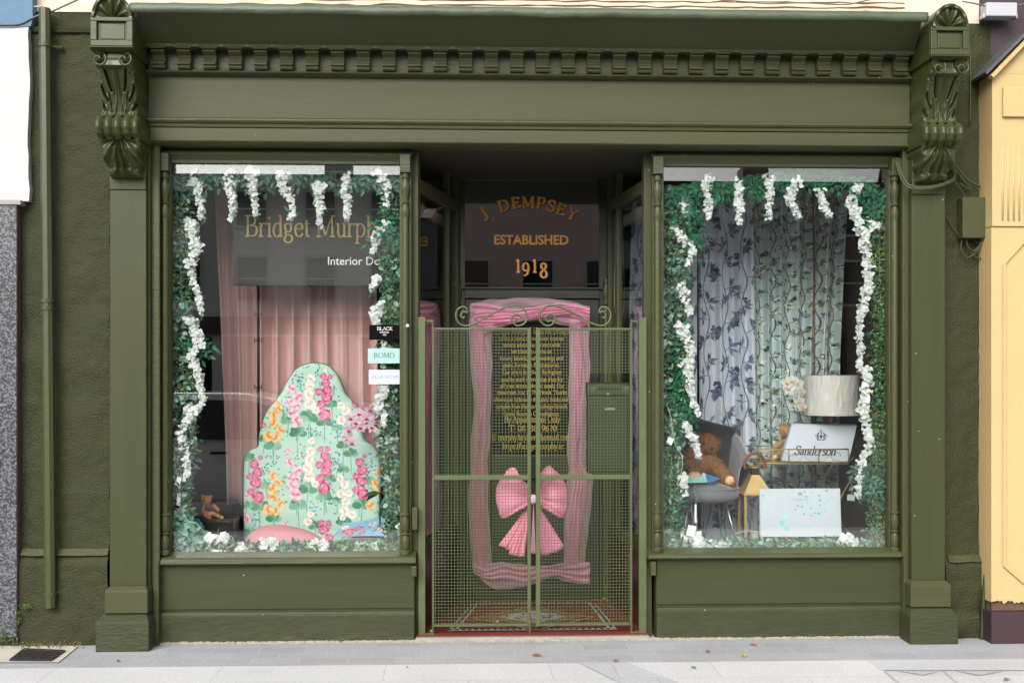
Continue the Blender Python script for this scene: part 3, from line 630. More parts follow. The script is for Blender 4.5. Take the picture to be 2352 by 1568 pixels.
# ------------------------------------------------------------------ display windows
def turned(u, vt, vb, r, name='colonette', par=None, Y=-.01, um=None):
    x = X(u, Y); zt, zb = P(u, vt, Y).z, P(u, vb, Y).z; h = zt-zb
    pr = [(r, zt), (r, zt-.03), (r*.72, zt-.036), (r*.72, zt-.05), (r*1.15, zt-.07), (r*1.2, zt-.10), (r*.8, zt-.14), (r*.75, zt-.17), (r*1.1, zt-.18), (r*.7, zt-.19), (r*1.05, zt-.22), (r*1.1, zt-.25), (r*.82, zt-.27), (r*.86, zt-.275)]
    pr += [(r*.9, zb+.30), (r*.85, zb+.25), (r*1.15, zb+.245), (r*1.15, zb+.235), (r*.85, zb+.23), (r*1.1, zb+.2), (r*1.05, zb+.15), (r*.7, zb+.135), (r*1.1, zb+.125), (r*.75, zb+.115), (r*1.15, zb+.09), (r*1.0, zb+.04), (r*.8, zb+.03), (r*1.2, zb+.02), (r*1.2, zb)]
    mb = MB(); mb.lathe(pr, x, Y, 18); return mb.build(name, green, par, smooth='auto')
def window(uF0, uF1, g0, g1, vt, vb, cl, cr, um):
    z = lambda v, Y=0: P(um, v, Y).z
    x0, x1 = X(g0, .02), X(g1, .02)
    mb = MB(); a, b = X(uF0, 0), X(uF1, 0)
    mb.box(a, x0, .012, .09, z(vb), z(vt)+.06); mb.box(x1, b, .012, .09, z(vb), z(vt)+.06)
    mb.box(x0, x1, .022, .09, z(vt), z(vt)+.05); mb.box(x0, x1, .022, .09, z(vb)-.02, z(vb)+.008)
    fr = mb.build('window', green, shop, bevel=.003)
    mb = MB(); mb.box(x0-.01, x1+.01, .045, .051, z(vb)-.005, z(vt)+.005); mb.build('window_glass', glass, fr)
    for u, top in ((cl, vt+22), (cr, vt+22)): turned(u, top, vb-2, .023, par=fr)
    for u in (cl, cr): xx = X(u, 0); mb = MB(); mb.box(xx-.031, xx+.031, -.045, .04, z(vt+22), zl0+.03); mb.build('cap_block', green, fr, bevel=.003)
    return fr, x0, x1
def sillriser(u0, u1, vs0, vs1, r0, r1, v1, v2, um):
    z = lambda v, Y=0: P(um, v, Y).z
    mb = MB(); Y = -.06; a, b = X(u0, Y), X(u1, Y)
    zt, zb = z(vs0, Y), z(vs1, Y)
    mb.prof([(.06, zb), (Y+.012, zb), (Y+.004, zb+.006), (Y-.004, zb+.012), (Y, zt-.018), (Y+.012, zt-.008), (.06, zt+.012)], a, b); mb.build('sill', green, shop, bevel=.002)
    a, b = X(r0, 0), X(r1, 0)
    mb = MB(); mb.box(a, b, -.012, .1, z(v1, 0), zb); mb.build('stall_riser', M('green_riser_paint', '#353921', .45, .07, 9, .08, 1.5, spec=.3, specks=.028, stretch=(.6, 1, 7)), shop, bevel=.003)
    mb = MB(); nx = 90
    from mathutils import noise
    def fn(p, q):
        zq = z(v2, 0)*q; y = -.03+.0
        if q < .3: y -= .018*max(0, noise.noise(Vector((p*30+u0, q*6, 1))))*(1-q/.3)
        return (a+(b-a)*p, y+.006*(q > .97), zq)
    mb.grid(fn, nx, 12); mb.box(a, b, -.02, .1, 0, z(v2, 0)); mb.build('stall_riser_base', M('green_riser_base_paint', '#32371f', .55, .3, 18, .12, 2.5, spec=.3, grime=.4, specks=.028, stretch=(1, 1, 2.5)), shop, smooth='auto')
    mb = MB(); mb.box(a, b, .0, .1, z(v2, 0)-.002, z(v1, 0)+.002); mb.build('shadow_gap_board', green, shop)
WL = window(370, 945, 391, 918, 375, 1275, 379, 931, 660)
WR = window(1499, 2067, 1524, 2041, 382, 1268, 1510, 2055, 1785)
sillriser(360, 955, 1277, 1298, 366, 952, 1397, 1403, 660)
sillriser(1490, 2076, 1267, 1284, 1507, 2078, 1385, 1391, 1785)
for u, v0, v1 in ((953, 1165, 1215), (951, 1298, 1322), (1500, 1288, 1320)):
    mb = MB(); Y = -.03; mb.box(X(u-6, Y), X(u+6, Y), Y-.02, .02, P(u, v1, Y).z, P(u, v0, Y).z); mb.build('bracket', green, shop, bevel=.003)
mb = MB(); p = P(936, 748, -.03); mb.ell(p, (.011, .02, .011), 10); mb.build('bell_push', M('pearl', '#e8e6dc', .2), shop, smooth=True)
# ------------------------------------------------------------------ porch
DY = 1.07
PL0, PL1 = Vector((X(950), .06)), Vector((X(1050, DY), DY)); PR0, PR1 = Vector((X(1492), .06)), Vector((X(1400, DY), DY))
zcl = ZF(345, 0)+.0
zhead = Zm(412, DY)
def side(p0, p1, nm):
    d = (p1-p0); L = d.length; d.normalize(); nrm = Vector((-d.y, d.x))
    D3 = Matrix(((d.x, nrm.x, 0), (d.y, nrm.y, 0), (0, 0, 1)))
    def ob(mb, s0, s1, t, z0, z1, mi=0, off=0):
        c = p0+d*((s0+s1)/2)+nrm*off; mb.obox((c.x, c.y, (z0+z1)/2), D3, ((s1-s0)/2, t/2, (z1-z0)/2), mi)
    root = MB(); zs = P(1176, 1235, .5).z
    ob(root, 0, .05, .05, 0, zcl); ob(root, L-.07, L, .05, 0, zcl); ob(root, L-.30, L-.26, .04, zs, zcl); ob(root, .05, L-.07, .05, zs-.04, zs+.03); ob(root, .05, L-.07, .05, 2.72, 2.80)
    fr = root.build('porch_side_window', green, shop, bevel=.003)
    mb = MB(); ob(mb, .05, L-.07, .006, zs, 2.75, off=0.0); mb.build('side_glass', doorglass, fr)
    mb = MB(); ob(mb, .05, L-.02, .045, 0, zs-.04); mb.build('tiled_riser', tilem, fr)
    return fr
tilem = pave_mat('brown_glazed_tiles', .5, .155, '#3c2119', '#301b15', '#1b130f', msize=.004)
tilem.node_tree.nodes['Principled BSDF'].inputs['Roughness'].default_value = .3
_t = tilem.node_tree; _m = [n for n in _t.nodes if n.type == 'MAPPING'][0]; _m.inputs['Rotation'].default_value = (PI/2, 0, 0)
side(PL0, PL1, 'l'); side(PR0, PR1, 'r')
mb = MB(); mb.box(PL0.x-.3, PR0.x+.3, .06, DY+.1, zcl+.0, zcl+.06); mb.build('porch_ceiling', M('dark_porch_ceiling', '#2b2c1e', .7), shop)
# back wall of the porch: transom, rails, door
dg = M('green_paint_porch_shade', '#181d0d', .4, .15, 10, .08, 3)  # shopfront green, colour darkened to paint in the deep porch's shade
Xd = lambda u: X(u, DY)
zd = lambda v: Zm(v, DY)
mb = MB(); Y0, Y1 = DY, DY+.08
mb.box(PL1.x-.02, Xd(1068), Y0, Y1, 0, zcl); mb.box(Xd(1377), PR1.x+.02, Y0, Y1, 0, zcl)
mb.box(Xd(1068), Xd(1377), Y0-.01, Y1, zd(685), zd(661)); mb.box(Xd(1068), Xd(1377), Y0, Y1, zd(413), zcl); mb.box(Xd(1062), Xd(1383), Y0-.03, Y0+.01, zd(664), zd(660))
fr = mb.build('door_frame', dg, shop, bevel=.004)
turned(1052, 640, 1380, .02, 'door_colonette', fr, DY-.03); turned(1392, 640, 1380, .02, 'door_colonette', fr, DY-.03)
mb = MB(); mb.box(Xd(1068), Xd(1377), Y0+.03, Y0+.036, zd(661), zd(413)); tr = mb.build('transom_glass', doorglass, shop)
# lettering in gold
mb = MB(); A = lambda x, y: WQ('a', x, y, DY+.026)
lay = [0]
def glyph_at(ch, cx, cy, hpx, ang, wsc=1.0, T=.13, mi=0, th=.05):
    adv, _ = GL[ch]; p = A(cx, cy); size = hpx/3.135/1.0884/2660*8.1/.7; lay[0] += 1
    def place(x, z, i):
        xx, zz_ = x-adv*wsc*size/2, z-.35*size
        return (p.x+xx*math.cos(ang)-zz_*math.sin(ang), DY+.0292-.0001*i-mi*.0012-.00001*lay[0], p.z+xx*math.sin(ang)+zz_*math.cos(ang))
    pen(mb, ch, place, size, T=T, th=th, wsc=wsc, mi=mi)
for dxy, mi in (((5, 5), 0), ((0, 0), 1)):
    for ch, cx, cy, an in (('J', 660, 540, 32), ('.', 715, 560, 30), ('D', 812, 483, 16), ('E', 908, 460, 8), ('M', 1005, 457, 1), ('P', 1105, 462, -6), ('S', 1185, 485, -14), ('E', 1265, 512, -20), ('Y', 1352, 548, -25)):
        glyph_at(ch, cx+dxy[0], cy+dxy[1], 84 if ch != '.' else 70, math.radians(an), 1.0 if ch != 'S' else 1.05, T=.19 if mi else .23, mi=mi, th=.075)
    for ch, cx, dy, h in (('1', 925, 950, 105), ('9', 985, 980, 110), ('1', 1055, 950, 105), ('8', 1125, 985, 120)):
        glyph_at(ch, cx+dxy[0]*.8, dy+dxy[1]*.8, h, 0, .84, T=.12 if mi else .16, mi=mi, th=.05)
sans_text(mb, 'ESTABLISHED', *[Q('a', 738, 0)[0], Q('a', 1320, 0)[0]], Q('a', 0, 785)[1], Q('a', 0, 712)[1], DY+.0292, mi=1, bold=.025)
mb.build('lettering', [M('red_shade_lettering', '#3a1208', .5), gold], tr)
# the door leaf
mb = MB(); Yd = DY+.01
mb.box(Xd(1068), Xd(1130), Yd, Yd+.05, zd(1383), zd(686)); mb.box(Xd(1308), Xd(1377), Yd, Yd+.05, zd(1383), zd(686))
mb.box(Xd(1130), Xd(1308), Yd+.001, Yd+.05, zd(740), zd(686)); mb.box(Xd(1130), Xd(1308), Yd+.001, Yd+.05, zd(1100), zd(1045)); mb.box(Xd(1130), Xd(1308), Yd+.001, Yd+.05, zd(1383), zd(1325))
mb.box(Xd(1130), Xd(1308), Yd+.03, Yd+.05, zd(1325), zd(1100)); mb.box(Xd(1085), Xd(1360), Yd-.012, Yd, zd(1382), zd(1345))
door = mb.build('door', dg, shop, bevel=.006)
mb = MB(); mb.box(Xd(1130), Xd(1308), Yd+.02, Yd+.03, zd(1045), zd(740)); pn = mb.build('notice_panel', blackm, door)
mb = MB(); pc = M('chrome', '#9a9a98', .25, metal=1)
a = WQ('c', 925, 570, DY-.03); mb.tube([a, a+Vector((-.08, 0, .0)), a+Vector((-.1, 0, -.02)), a+Vector((-.08, 0, -.035)), a+Vector((.02, 0, -.035))], .008, 8); mb.build('letter_plate', pc, door, smooth=True)
mb = MB(); yy = Yd+.0195
NB = [(292, 'Bridget Murphy Interior Design', 660, 1268), (345, 'offers a home consultation interior', 718, 1222), (398, 'service where she partners with', 745, 1192), (450, 'her client to advise on', 808, 1130), (503, 'luxury fabrics, wallcoverings and', 722, 1215),
      (556, 'paint, furniture & accessories.', 745, 1192), (610, 'Our aim is to deliver the highest', 740, 1205), (666, 'quality work in one stop shop for', 732, 1215), (717, 'all your interior design needs. Our', 724, 1225), (770, 'showroom is at 10 The Heath, Thurles', 698, 1250),
      (826, 'allows you to browse the latest books and', 672, 1256), (880, 'samples from the world s design brands', 690, 1250), (936, 'Fabric Room & Consultations.', 748, 1190), (986, 'By Appointment Only', 755, 1192), (1056, 'T: 08  38  9670', 790, 1166), (1128, 'E: murphy.bridget@hotmail.com', 655, 1275), (1196, 'https://bridgetmurphy.ie', 742, 1215)]
for y, t, x0, x1 in NB:
    t = ''.join(ch if ch in GL else ' ' for ch in t); h = 34 if y < 950 and y > 300 else 46
    u0, v = Q('b', x0, y); u1, vt = Q('b', x1, y-h); flat_text(mb, t, u0, u1, v, yy, vtop=vt, T=.13, th=.06, k=2, serif=h > 40)
mb.build('notice_lettering', M('notice_gold', '#8d7726', .5), pn)
# porch floor with mosaic border
zf = .03
mb = MB(); f0, f1, b0, b1 = X(955, .0), X(1490, .0), PL1.x, PR1.x
mb.add([(f0, -.0, zf), (f1, -.0, zf), (b1, DY, zf), (b0, DY, zf), (f0, .0, 0), (f1, .0, 0)], [(0, 1, 2, 3), (4, 5, 1, 0)])
struct(MB().box(f0, f1, -.035, -.001, 0, .024).build('threshold', M('pale_threshold_stone', '#8f8b84', .85, .5, 40, .15, 9), bevel=.004))
fl = mb.build('porch_floor', M('red_clay_tile', '#6a3026', .5, .1, 20, .15, 6)); struct(fl)
mb = MB(); cx = (f0+f1)/2
def ft(a, b):   # porch floor coordinates: a across 0..1, b depth 0..1
    return (f0+(b0-f0)*b)*(1-a)+(f1+(b1-f1)*b)*a, DY*b
def quadf(a0, b0_, a1, b1_, mi, dz=.004): mb.sheet([(*ft(a0, b0_), zf+dz), (*ft(a1, b0_), zf+dz), (*ft(a1, b1_), zf+dz), (*ft(a0, b1_), zf+dz)], mi)
quadf(.12, .10, .88, .15, 1); quadf(.14, .86, .86, .90, 1); quadf(.12, .15, .16, .86, 1); quadf(.84, .15, .88, .86, 1)
for i in range(26):
    a = .13+.74*i/26
    for b, h in ((.105, .04), (.862, .035)):
        x0, y0 = ft(a, b+h/2); r = .009; mb.sheet([(x0-r*1.3, y0, zf+.008), (x0, y0-r*1.6, zf+.008), (x0+r*1.3, y0, zf+.008), (x0, y0+r*1.6, zf+.008)], 2)
for i in range(22):
    b = .17+.68*i/22
    for a in (.14, .86):
        x0, y0 = ft(a, b); r = .013; mb.sheet([(x0-r*1.2, y0, zf+.008), (x0, y0-r*.9, zf+.008), (x0+r*1.2, y0, zf+.008), (x0, y0+r*.9, zf+.008)], 2)
xc, yc = ft(.5, .42)
for k, (rx, ry, mi) in enumerate(((.40, .40, 3), (.37, .36, 0), (.33, .33, 4), (.24, .22, 3), (.22, .2, 1))):
    mb.sheet([(xc-rx, yc, zf+.008+k*.002), (xc, yc-ry*.9, zf+.008+k*.002), (xc+rx, yc, zf+.008+k*.002), (xc, yc+ry*.9, zf+.008+k*.002)], mi)
rnd = random.Random(4)
for i in range(70):
    x0, y0 = xc+rnd.uniform(-.19, .19), yc+rnd.uniform(-.15, .15)
    if abs(x0-xc)/.2+abs(y0-yc)/.17 > .95: continue
    r = .009; mb.sheet([(x0-r, y0-r, zf+.022), (x0+r, y0-r, zf+.022), (x0+r, y0+r, zf+.022), (x0-r, y0+r, zf+.022)], rnd.choice((2, 5, 2, 1)))
mb.m = mb.m
struct(mb.build('floor_mosaic', [M('red_clay_tile', '#8a4538'), M('cream_tesserae', '#a09a8c', .6), M('black_tesserae', '#191a1a', .6), M('buff_tesserae', '#9a7550', .6), M('brown_tesserae', '#6b5a40', .6), M('blue_tesserae', '#56646e', .6)]))
# ------------------------------------------------------------------ rooms behind the glass
zfl = P(1176, 1275, .1).z-.03
mb = MB(); x0 = XL+.25
for a, b in ((X(372), PL1.x), (PR1.x, X(2068))):
    pass
mb.add([(X(365), .09, zfl), (PL0.x, .09, zfl), (PL1.x, DY, zfl), (PL1.x, 1.6, zfl), (X(365), 1.6, zfl)], [(0, 1, 2, 3, 4)])
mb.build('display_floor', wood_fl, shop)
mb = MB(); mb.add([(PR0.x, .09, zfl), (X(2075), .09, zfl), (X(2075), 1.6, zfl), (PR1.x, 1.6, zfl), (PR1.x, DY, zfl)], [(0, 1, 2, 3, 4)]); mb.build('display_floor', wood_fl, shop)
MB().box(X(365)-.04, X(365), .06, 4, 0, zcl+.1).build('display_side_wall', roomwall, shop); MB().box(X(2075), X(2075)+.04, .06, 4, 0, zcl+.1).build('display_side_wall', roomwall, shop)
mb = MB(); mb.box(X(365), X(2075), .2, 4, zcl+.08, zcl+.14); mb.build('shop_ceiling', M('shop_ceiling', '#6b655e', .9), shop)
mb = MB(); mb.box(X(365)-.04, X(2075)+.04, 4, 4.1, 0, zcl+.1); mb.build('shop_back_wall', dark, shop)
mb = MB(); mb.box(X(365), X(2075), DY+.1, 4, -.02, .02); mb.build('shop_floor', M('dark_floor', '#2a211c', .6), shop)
# ------------------------------------------------------------------ foliage and blossom
lf_teal = M_leaf('teal_silk_leaf', '#2f5c49', '#5d8c77'); lf_dark = M_leaf('deep_green_silk_leaf', '#0f5236', '#2f7a54'); lf_euc = M_leaf('eucalyptus_leaf', '#6f9d88', '#a5c9b9')
lf_box = M_leaf('boxwood_sprig_leaf', '#3f6a2c', '#a9c45c'); lf_ivy = M_leaf('dark_ivy_leaf', '#28452f', '#55764f'); petal = M_leaf('white_silk_petal', '#dde2dd', '#f3f5f3', .6, .3)  # ivy is a dark green of its own
stemm = M('pale_green_stem', '#7d9a72', .6); wirem = M('clear_wire', '#c9cfc9', .4)
def frame_for(rnd, down=.5, tilt=.7, ang=None):
    a = rnd.uniform(0, 2*PI) if ang is None else ang
    d = Vector((math.cos(a), rnd.uniform(-.4, .3), math.sin(a)-down)); d.normalize()
    n = Vector((rnd.uniform(-tilt, tilt), -1, rnd.uniform(-tilt, tilt+.3))); s = d.cross(n).normalized(); n = s.cross(d).normalized()
    return d, s, n
def leaf(mb, p, d, s, n, L, Wd, mi=0, fold=.18, droop=.1):
    p = Vector(p); h = Wd/2
    q = lambda t, k, up: p+d*(t*L)+s*(k*h)+n*(up*Wd-droop*L*t*t)
    vs = [q(0, 0, 0), q(.3, -.85, fold), q(.65, -.75, fold), q(1, 0, 0), q(.65, .75, fold), q(.3, .85, fold), q(.32, 0, 0), q(.66, 0, 0)]
    mb.add(vs, [(0, 1, 6), (1, 2, 7, 6), (2, 3, 7), (0, 6, 5), (6, 7, 4, 5), (7, 3, 4)], mi)
def bloom(mb, p, rnd, r, mi=0):
    d, s, n = frame_for(rnd, .2, .8)
    for k in range(rnd.choice((2, 2, 3))):
        a = rnd.uniform(-.5, .5)+k*PI*.7; dd = (d*math.cos(a)+s*math.sin(a)).normalized(); ss = n.cross(dd).normalized()
        leaf(mb, Vector(p)+n*rnd.uniform(0, .004), dd, ss, n, r*rnd.uniform(.9, 1.25), r*1.25, mi, .12, .2)
def dens(path, n, rnd, wd, y0, y1, power=1.0):
    pts = cat(path, 8); L = [0]
    for i in range(1, len(pts)): L.append(L[-1]+(pts[i]-pts[i-1]).length)
    for _ in range(n):
        t = rnd.random()*L[-1]; i = max(1, min(len(pts)-1, bisect.bisect_left(L, t))); f = (t-L[i-1])/max(1e-6, L[i]-L[i-1])
        p = pts[i-1].lerp(pts[i], f); d = (pts[i]-pts[i-1]).normalized(); s = Vector((-d.z, 0, d.x)); k = rnd.uniform(-1, 1); k = math.copysign(abs(k)**power, k)
        w_ = wd(t/L[-1]) if callable(wd) else wd
        yield p+s*k*w_+Vector((0, rnd.uniform(y0, y1)-p.y, 0)), t/L[-1]
GY = .12
GR_V = 'white blossom strands hanging across the top of the windows'
def strand(k, pts, label, r=.028, group=GR_V, seed=0, y=None, name='blossom_strand', thick=1.0, density=1.0):
    rnd = random.Random(seed+len(pts)*7); y = y or GY-.035
    path = [WQ(k, a, b, y) if isinstance(k, str) else WQ(c, a, b, y) for a, b, *c_r in pts for c in [k if not c_r else c_r[0]]]
    L = sum((path[i+1]-path[i]).length for i in range(len(path)-1)); base = path[0]
    root = thing(name, label, 'flowers', base, group)
    mb = MB()
    for p, t in dens(path, int(L*300*density), rnd, lambda t: (.023*(1-.75*t)+.003)*thick*(1+.4*math.sin(t*L*48+seed)), y-.03, y+.03, .9): bloom(mb, p, rnd, rnd.uniform(.017, .031)*(1-.35*t)*(.7+.3*thick))
    mb.build('petals', petal, root)
    mb = MB(); sp = cat([tuple(p) for p in path], 5); mb.tube(sp, .0022, 5)
    e = sp[-1]
    for j in range(6): mb.tube([e, e+Vector((rnd.uniform(-.018, .018), rnd.uniform(-.01, .01), -rnd.uniform(.02, .045)))], .0012, 4)
    mb.build('stem', lf_teal, root)
    mb = MB()
    for j in range(int(3+L*8)):
        q = sp[rnd.randrange(len(sp))]; d, s, n = frame_for(rnd, .3); leaf(mb, q+Vector((rnd.uniform(-.02, .02), .0, 0)), d, s, n, rnd.uniform(.03, .05), .018)
    mb.build('leaves', lf_teal, root) if len(mb.v) else None
    root.name = name; return root
ordn = ['leftmost', 'second', 'third', 'fourth', 'fifth', 'sixth', 'seventh']
S1 = [[(240, 105), (262, 190), (275, 280), (285, 390)], [(450, 105), (455, 200), (465, 300), (462, 395)], [(583, 90), (578, 190), (590, 270), (605, 365)],
      [(770, 120), (750, 205), (805, 265), (808, 330), (802, 395)], [(968, 180), (962, 260), (970, 330), (962, 430)], [(1130, 125), (1120, 200), (1130, 300), (1118, 390)], [(1290, 115), (1345, 180), (1360, 260), (1350, 320)]]
lab = ['short white blossom strand at the top left corner of the left window', 'white blossom strand hanging straight over the pink curtain edge in the left window',
       'white blossom strand hanging in front of the letter B of the gold shop name', 'crooked white blossom strand hanging to the letter g of the gold shop name',
       'white blossom strand hanging between the two gold words of the shop name', 'white blossom strand hanging above the letters u and r of the gold shop name', 'white blossom strand curving into the top right corner of the left window']
for i, s in enumerate(S1): strand('4', s, lab[i], seed=10+i)
S2 = [[(640, 160), (615, 240), (625, 340), (618, 450)], [(832, 185), (825, 270), (832, 380), (828, 490)], [(1040, 155), (1035, 260), (1040, 360), (1035, 450)], [(1235, 175), (1175, 290), (1195, 370), (1240, 440)], [(1380, 255), (1390, 330), (1415, 390), (1450, 440)]]
lab = ['leftmost short white blossom strand in the right window, over the navy leaf curtain', 'slim white blossom strand hanging near the right edge of the blue leaf curtain', 'white blossom strand hanging over the left edge of the green twig curtain',
       'thick curved white blossom strand hanging over the middle of the green twig curtain', 'short slanting white blossom strand just right of the brown curtain pole']
for i, s in enumerate(S2): strand('d', s, lab[i], seed=30+i, thick=1.25 if i == 3 else 1)
GL_ = 'long white blossom garlands running down the sides of the windows'
strand('4', [(190, 410), (235, 430), (225, 470), (262, 560), (225, 640), (240, 740), (270, 830), (285, 930)], 'upper white blossom garland down the left edge of the left window', group=GL_, seed=50, name='blossom_garland', density=1.1)
strand('4', [(228, 960), (235, 1020), (280, 1090), (225, 1180), (265, 1260), (275, 1340), (290, 1440), (225, 1500), (205, 1570)], 'middle white blossom garland down the left edge of the left window', group=GL_, seed=51, name='blossom_garland', density=1.1)
strand('5', [(270, 430), (245, 520), (200, 620), (225, 720), (235, 800), (232, 920)], 'lowest white blossom garland down the left edge, above the small bear', group=GL_, seed=52, name='blossom_garland')
strand('4', [(1370, 415), (1300, 465), (1290, 520), (1278, 585)], 'white blossom garland below the shop name at the right edge of the left window', group=GL_, seed=53, name='blossom_garland')
strand('4', [(1300, 725), (1285, 760), (1265, 805)], 'tiny white blossom garland below the words Interior Design', group=GL_, seed=54, name='blossom_garland')
strand('4', [(1330, 870), (1295, 915), (1290, 990), (1340, 1120), (1330, 1240)], 'white blossom garland behind the three cards on the left window', group=GL_, seed=55, name='blossom_garland')
strand('5', [(1590, 270), (1545, 340), (1530, 420), (1570, 490), (1560, 560)], 'white blossom garland above the pink orchid', group=GL_, seed=56, name='blossom_garland')
strand('d', [(1640, 215), (1595, 330), (1620, 430), (1670, 530), (1690, 650), (1700, 760), (1710, 880), (1690, 970), (1660, 1080), (1640, 1200), (1655, 1320), (1640, 1480)], 'longest thick white blossom garland down the right edge of the right window', group=GL_, seed=57, name='blossom_garland', thick=1.0, density=1.0)
strand('d', [(1745, 475), (1725, 520), (1690, 560)], 'little curled white blossom garland beside the top of the longest one', group=GL_, seed=58, name='blossom_garland')
strand('e', [(1580, 60), (1590, 200), (1560, 350), (1585, 520), (1610, 660), (1545, 770), (1530, 900), (1532, 1040)], 'lower white blossom garland right of the lampshade', group=GL_, seed=59, name='blossom_garland', thick=.9)
strand('d', [(445, 320), (470, 380), (480, 440)], 'short white blossom garland at the top left edge of the right window', group=GL_, seed=60, name='blossom_garland')
strand('d', [(415, 540), (490, 620), (515, 690), (470, 770)], 'hook-shaped white blossom garland at the left edge of the right window', group=GL_, seed=61, name='blossom_garland')
strand('d', [(440, 890), (450, 960), (480, 1030), (500, 1100)], 'white blossom garland below the hook-shaped one in the right window', group=GL_, seed=62, name='blossom_garland')
strand('d', [(430, 1160), (470, 1240), (500, 1330), (505, 1400), (500, 1520)], 'white blossom garland beside the left curtain edge above the velvet chair', group=GL_, seed=63, name='blossom_garland')
strand('e', [(215, 10), (250, 180), (270, 280), (320, 410)], 'white blossom garland above the big brown bear', group=GL_, seed=64, name='blossom_garland')
strand('e', [(215, 470), (265, 560), (300, 640), (325, 740)], 'white blossom garland falling across the big brown bear', group=GL_, seed=65, name='blossom_garland', thick=.8)
strand('e', [(200, 880), (210, 950), (225, 1020)], 'small white blossom garland left of the velvet seat', group=GL_, seed=66, name='blossom_garland')
# greenery
def greenery(name, label, pathD, spec, seed, group, depth=(.075, .2), wdt=.08, stemy=None, loc=None):
    rnd = random.Random(seed); path = [P(u, v, GY) for u, v in pathD]; root = thing(name, label, 'garland', path[0], group)
    for pn, mat, n, (l0, l1), asp, wm in spec:
        mb = MB(); 
        for p, t in dens(path, n, rnd, lambda t: wdt*wm, *depth):
            d, s, nn = frame_for(rnd, .35, .8); L = rnd.uniform(l0, l1); leaf(mb, p, d, s, nn, L, L*asp*rnd.uniform(.8, 1.1))
        mb.build(pn, mat, root)
    mb = MB()
    for j in range(2):
        sp = [p+Vector((rnd.uniform(-.012, .012), rnd.uniform(-.02, .03), rnd.uniform(-.012, .012))) for p in cat(path, 4)]; mb.tube(sp, .0025, 5)
    mb.build('stem', stemm, root); return root
GG = 'green garlands framing the windows'
side_spec = lambda q: [('eucalyptus_leaves', lf_euc, int(470*q), (.022, .042), .85, .9), ('leaves', lf_teal, int(430*q), (.035, .06), .5, 1.0), ('boxwood_sprigs', lf_box, int(1300*q), (.010, .021), .6, .8), ('ivy_leaves', lf_ivy, int(1000*q), (.02, .04), .6, .85)]
greenery('leaf_garland', 'mixed green leaf garland down the left edge of the left window', [(421, 395), (416, 600), (424, 800), (424, 1000), (414, 1100), (414, 1262)], side_spec(1), 1, GG, wdt=.075)
greenery('leaf_garland', 'mixed green leaf garland down the right edge of the left window behind the cards', [(896, 420), (898, 600), (896, 760), (896, 900), (892, 1010), (904, 1130), (900, 1262)], side_spec(.95), 2, GG, wdt=.06)
greenery('leaf_garland', 'bright green leaf garland down the left edge of the right window beside the chair', [(1552, 440), (1552, 600), (1556, 760), (1550, 900), (1540, 1030), (1545, 1260)], side_spec(.9)+[('dark_leaves', lf_dark, 330, (.035, .06), .5, 1.0)], 3, GG, wdt=.07)
greenery('leaf_garland', 'green leaf garland down the right edge of the right window', [(2012, 460), (2022, 640), (2024, 800), (2014, 950), (2014, 1100), (2016, 1250)], [('boxwood_sprigs', lf_box, 2000, (.010, .021), .6, .8), ('ivy_leaves', lf_ivy, 1100, (.02, .04), .6, .85), ('leaves', lf_teal, 200, (.035, .055), .5, 1.0)], 4, GG, wdt=.06)
bot = lambda q: [('eucalyptus_leaves', lf_euc, int(700*q), (.02, .045), .8, 1), ('leaves', lf_teal, int(450*q), (.03, .055), .5, 1.1), ('boxwood_sprigs', lf_box, int(2400*q), (.012, .024), .5, .9), ('ivy_leaves', lf_ivy, int(1000*q), (.02, .035), .6, .9)]
greenery('leaf_garland', 'low green leaf garland along the bottom of the left window below the pink cushion', [(395, 1245), (520, 1262), (680, 1262), (800, 1262), (915, 1256)], bot(.9), 5, GG, wdt=.04)
greenery('leaf_garland', 'low green leaf garland along the bottom of the right window below the patterned board', [(1530, 1252), (1660, 1256), (1800, 1255), (1900, 1256), (2036, 1250)], bot(.9), 6, GG, wdt=.036)
greenery('eucalyptus_heap', 'pale eucalyptus heap in the lower left corner beside the teal ribbon', [(398, 1175), (415, 1210), (440, 1240), (455, 1262)], [('eucalyptus_leaves', lf_euc, 420, (.03, .06), .8, 1)], 7, GG, wdt=.07)
# hanging compound sprays across the tops
def sprays(name, label, pts, n, mat, seed, per=6, L0=.10, group=GG, depth=(.07, .16), leafL=.05, drop=(.5, 1.2)):
    rnd = random.Random(seed); path = [P(u, v, GY) for u, v in pts]; root = thing(name, label, 'garland', path[0], group); mb = MB(); st = MB()
    for p, t in dens(path, n, rnd, .015, *depth):
        a = rnd.uniform(-1.0, 1.0); d = Vector((math.sin(a), rnd.uniform(-.2, .2), -math.cos(a)*rnd.uniform(*drop))).normalized(); LL = L0*rnd.uniform(.6, 1.25)
        st.tube([p, p+d*LL], .0011, 4); sd_ = d.cross(Vector((0, -1, 0))).normalized()
        for k in range(per+1):
            q = p+d*LL*(k/2//1*2/per if per else 0)
            sg = 1 if k % 2 else -1; ld = (d*.7+sd_*sg*.8+Vector((0, rnd.uniform(-.3, .3), 0))).normalized() if k < per else d
            nn = Vector((rnd.uniform(-.5, .5), -1, rnd.uniform(-.4, .6))); s = ld.cross(nn).normalized(); nn = s.cross(ld).normalized()
            leaf(mb, q if k < per else p+d*LL, ld, s, nn, leafL*rnd.uniform(.7, 1.1), leafL*.5)
    mb.build('leaves', mat, root); st.build('twigs', lf_dark, root)
    mb = MB(); mb.tube([p+Vector((0, 0, .004*math.sin(i))) for i, p in enumerate(cat(path, 6))], .003, 6); mb.build('stem', stemm, root); return root
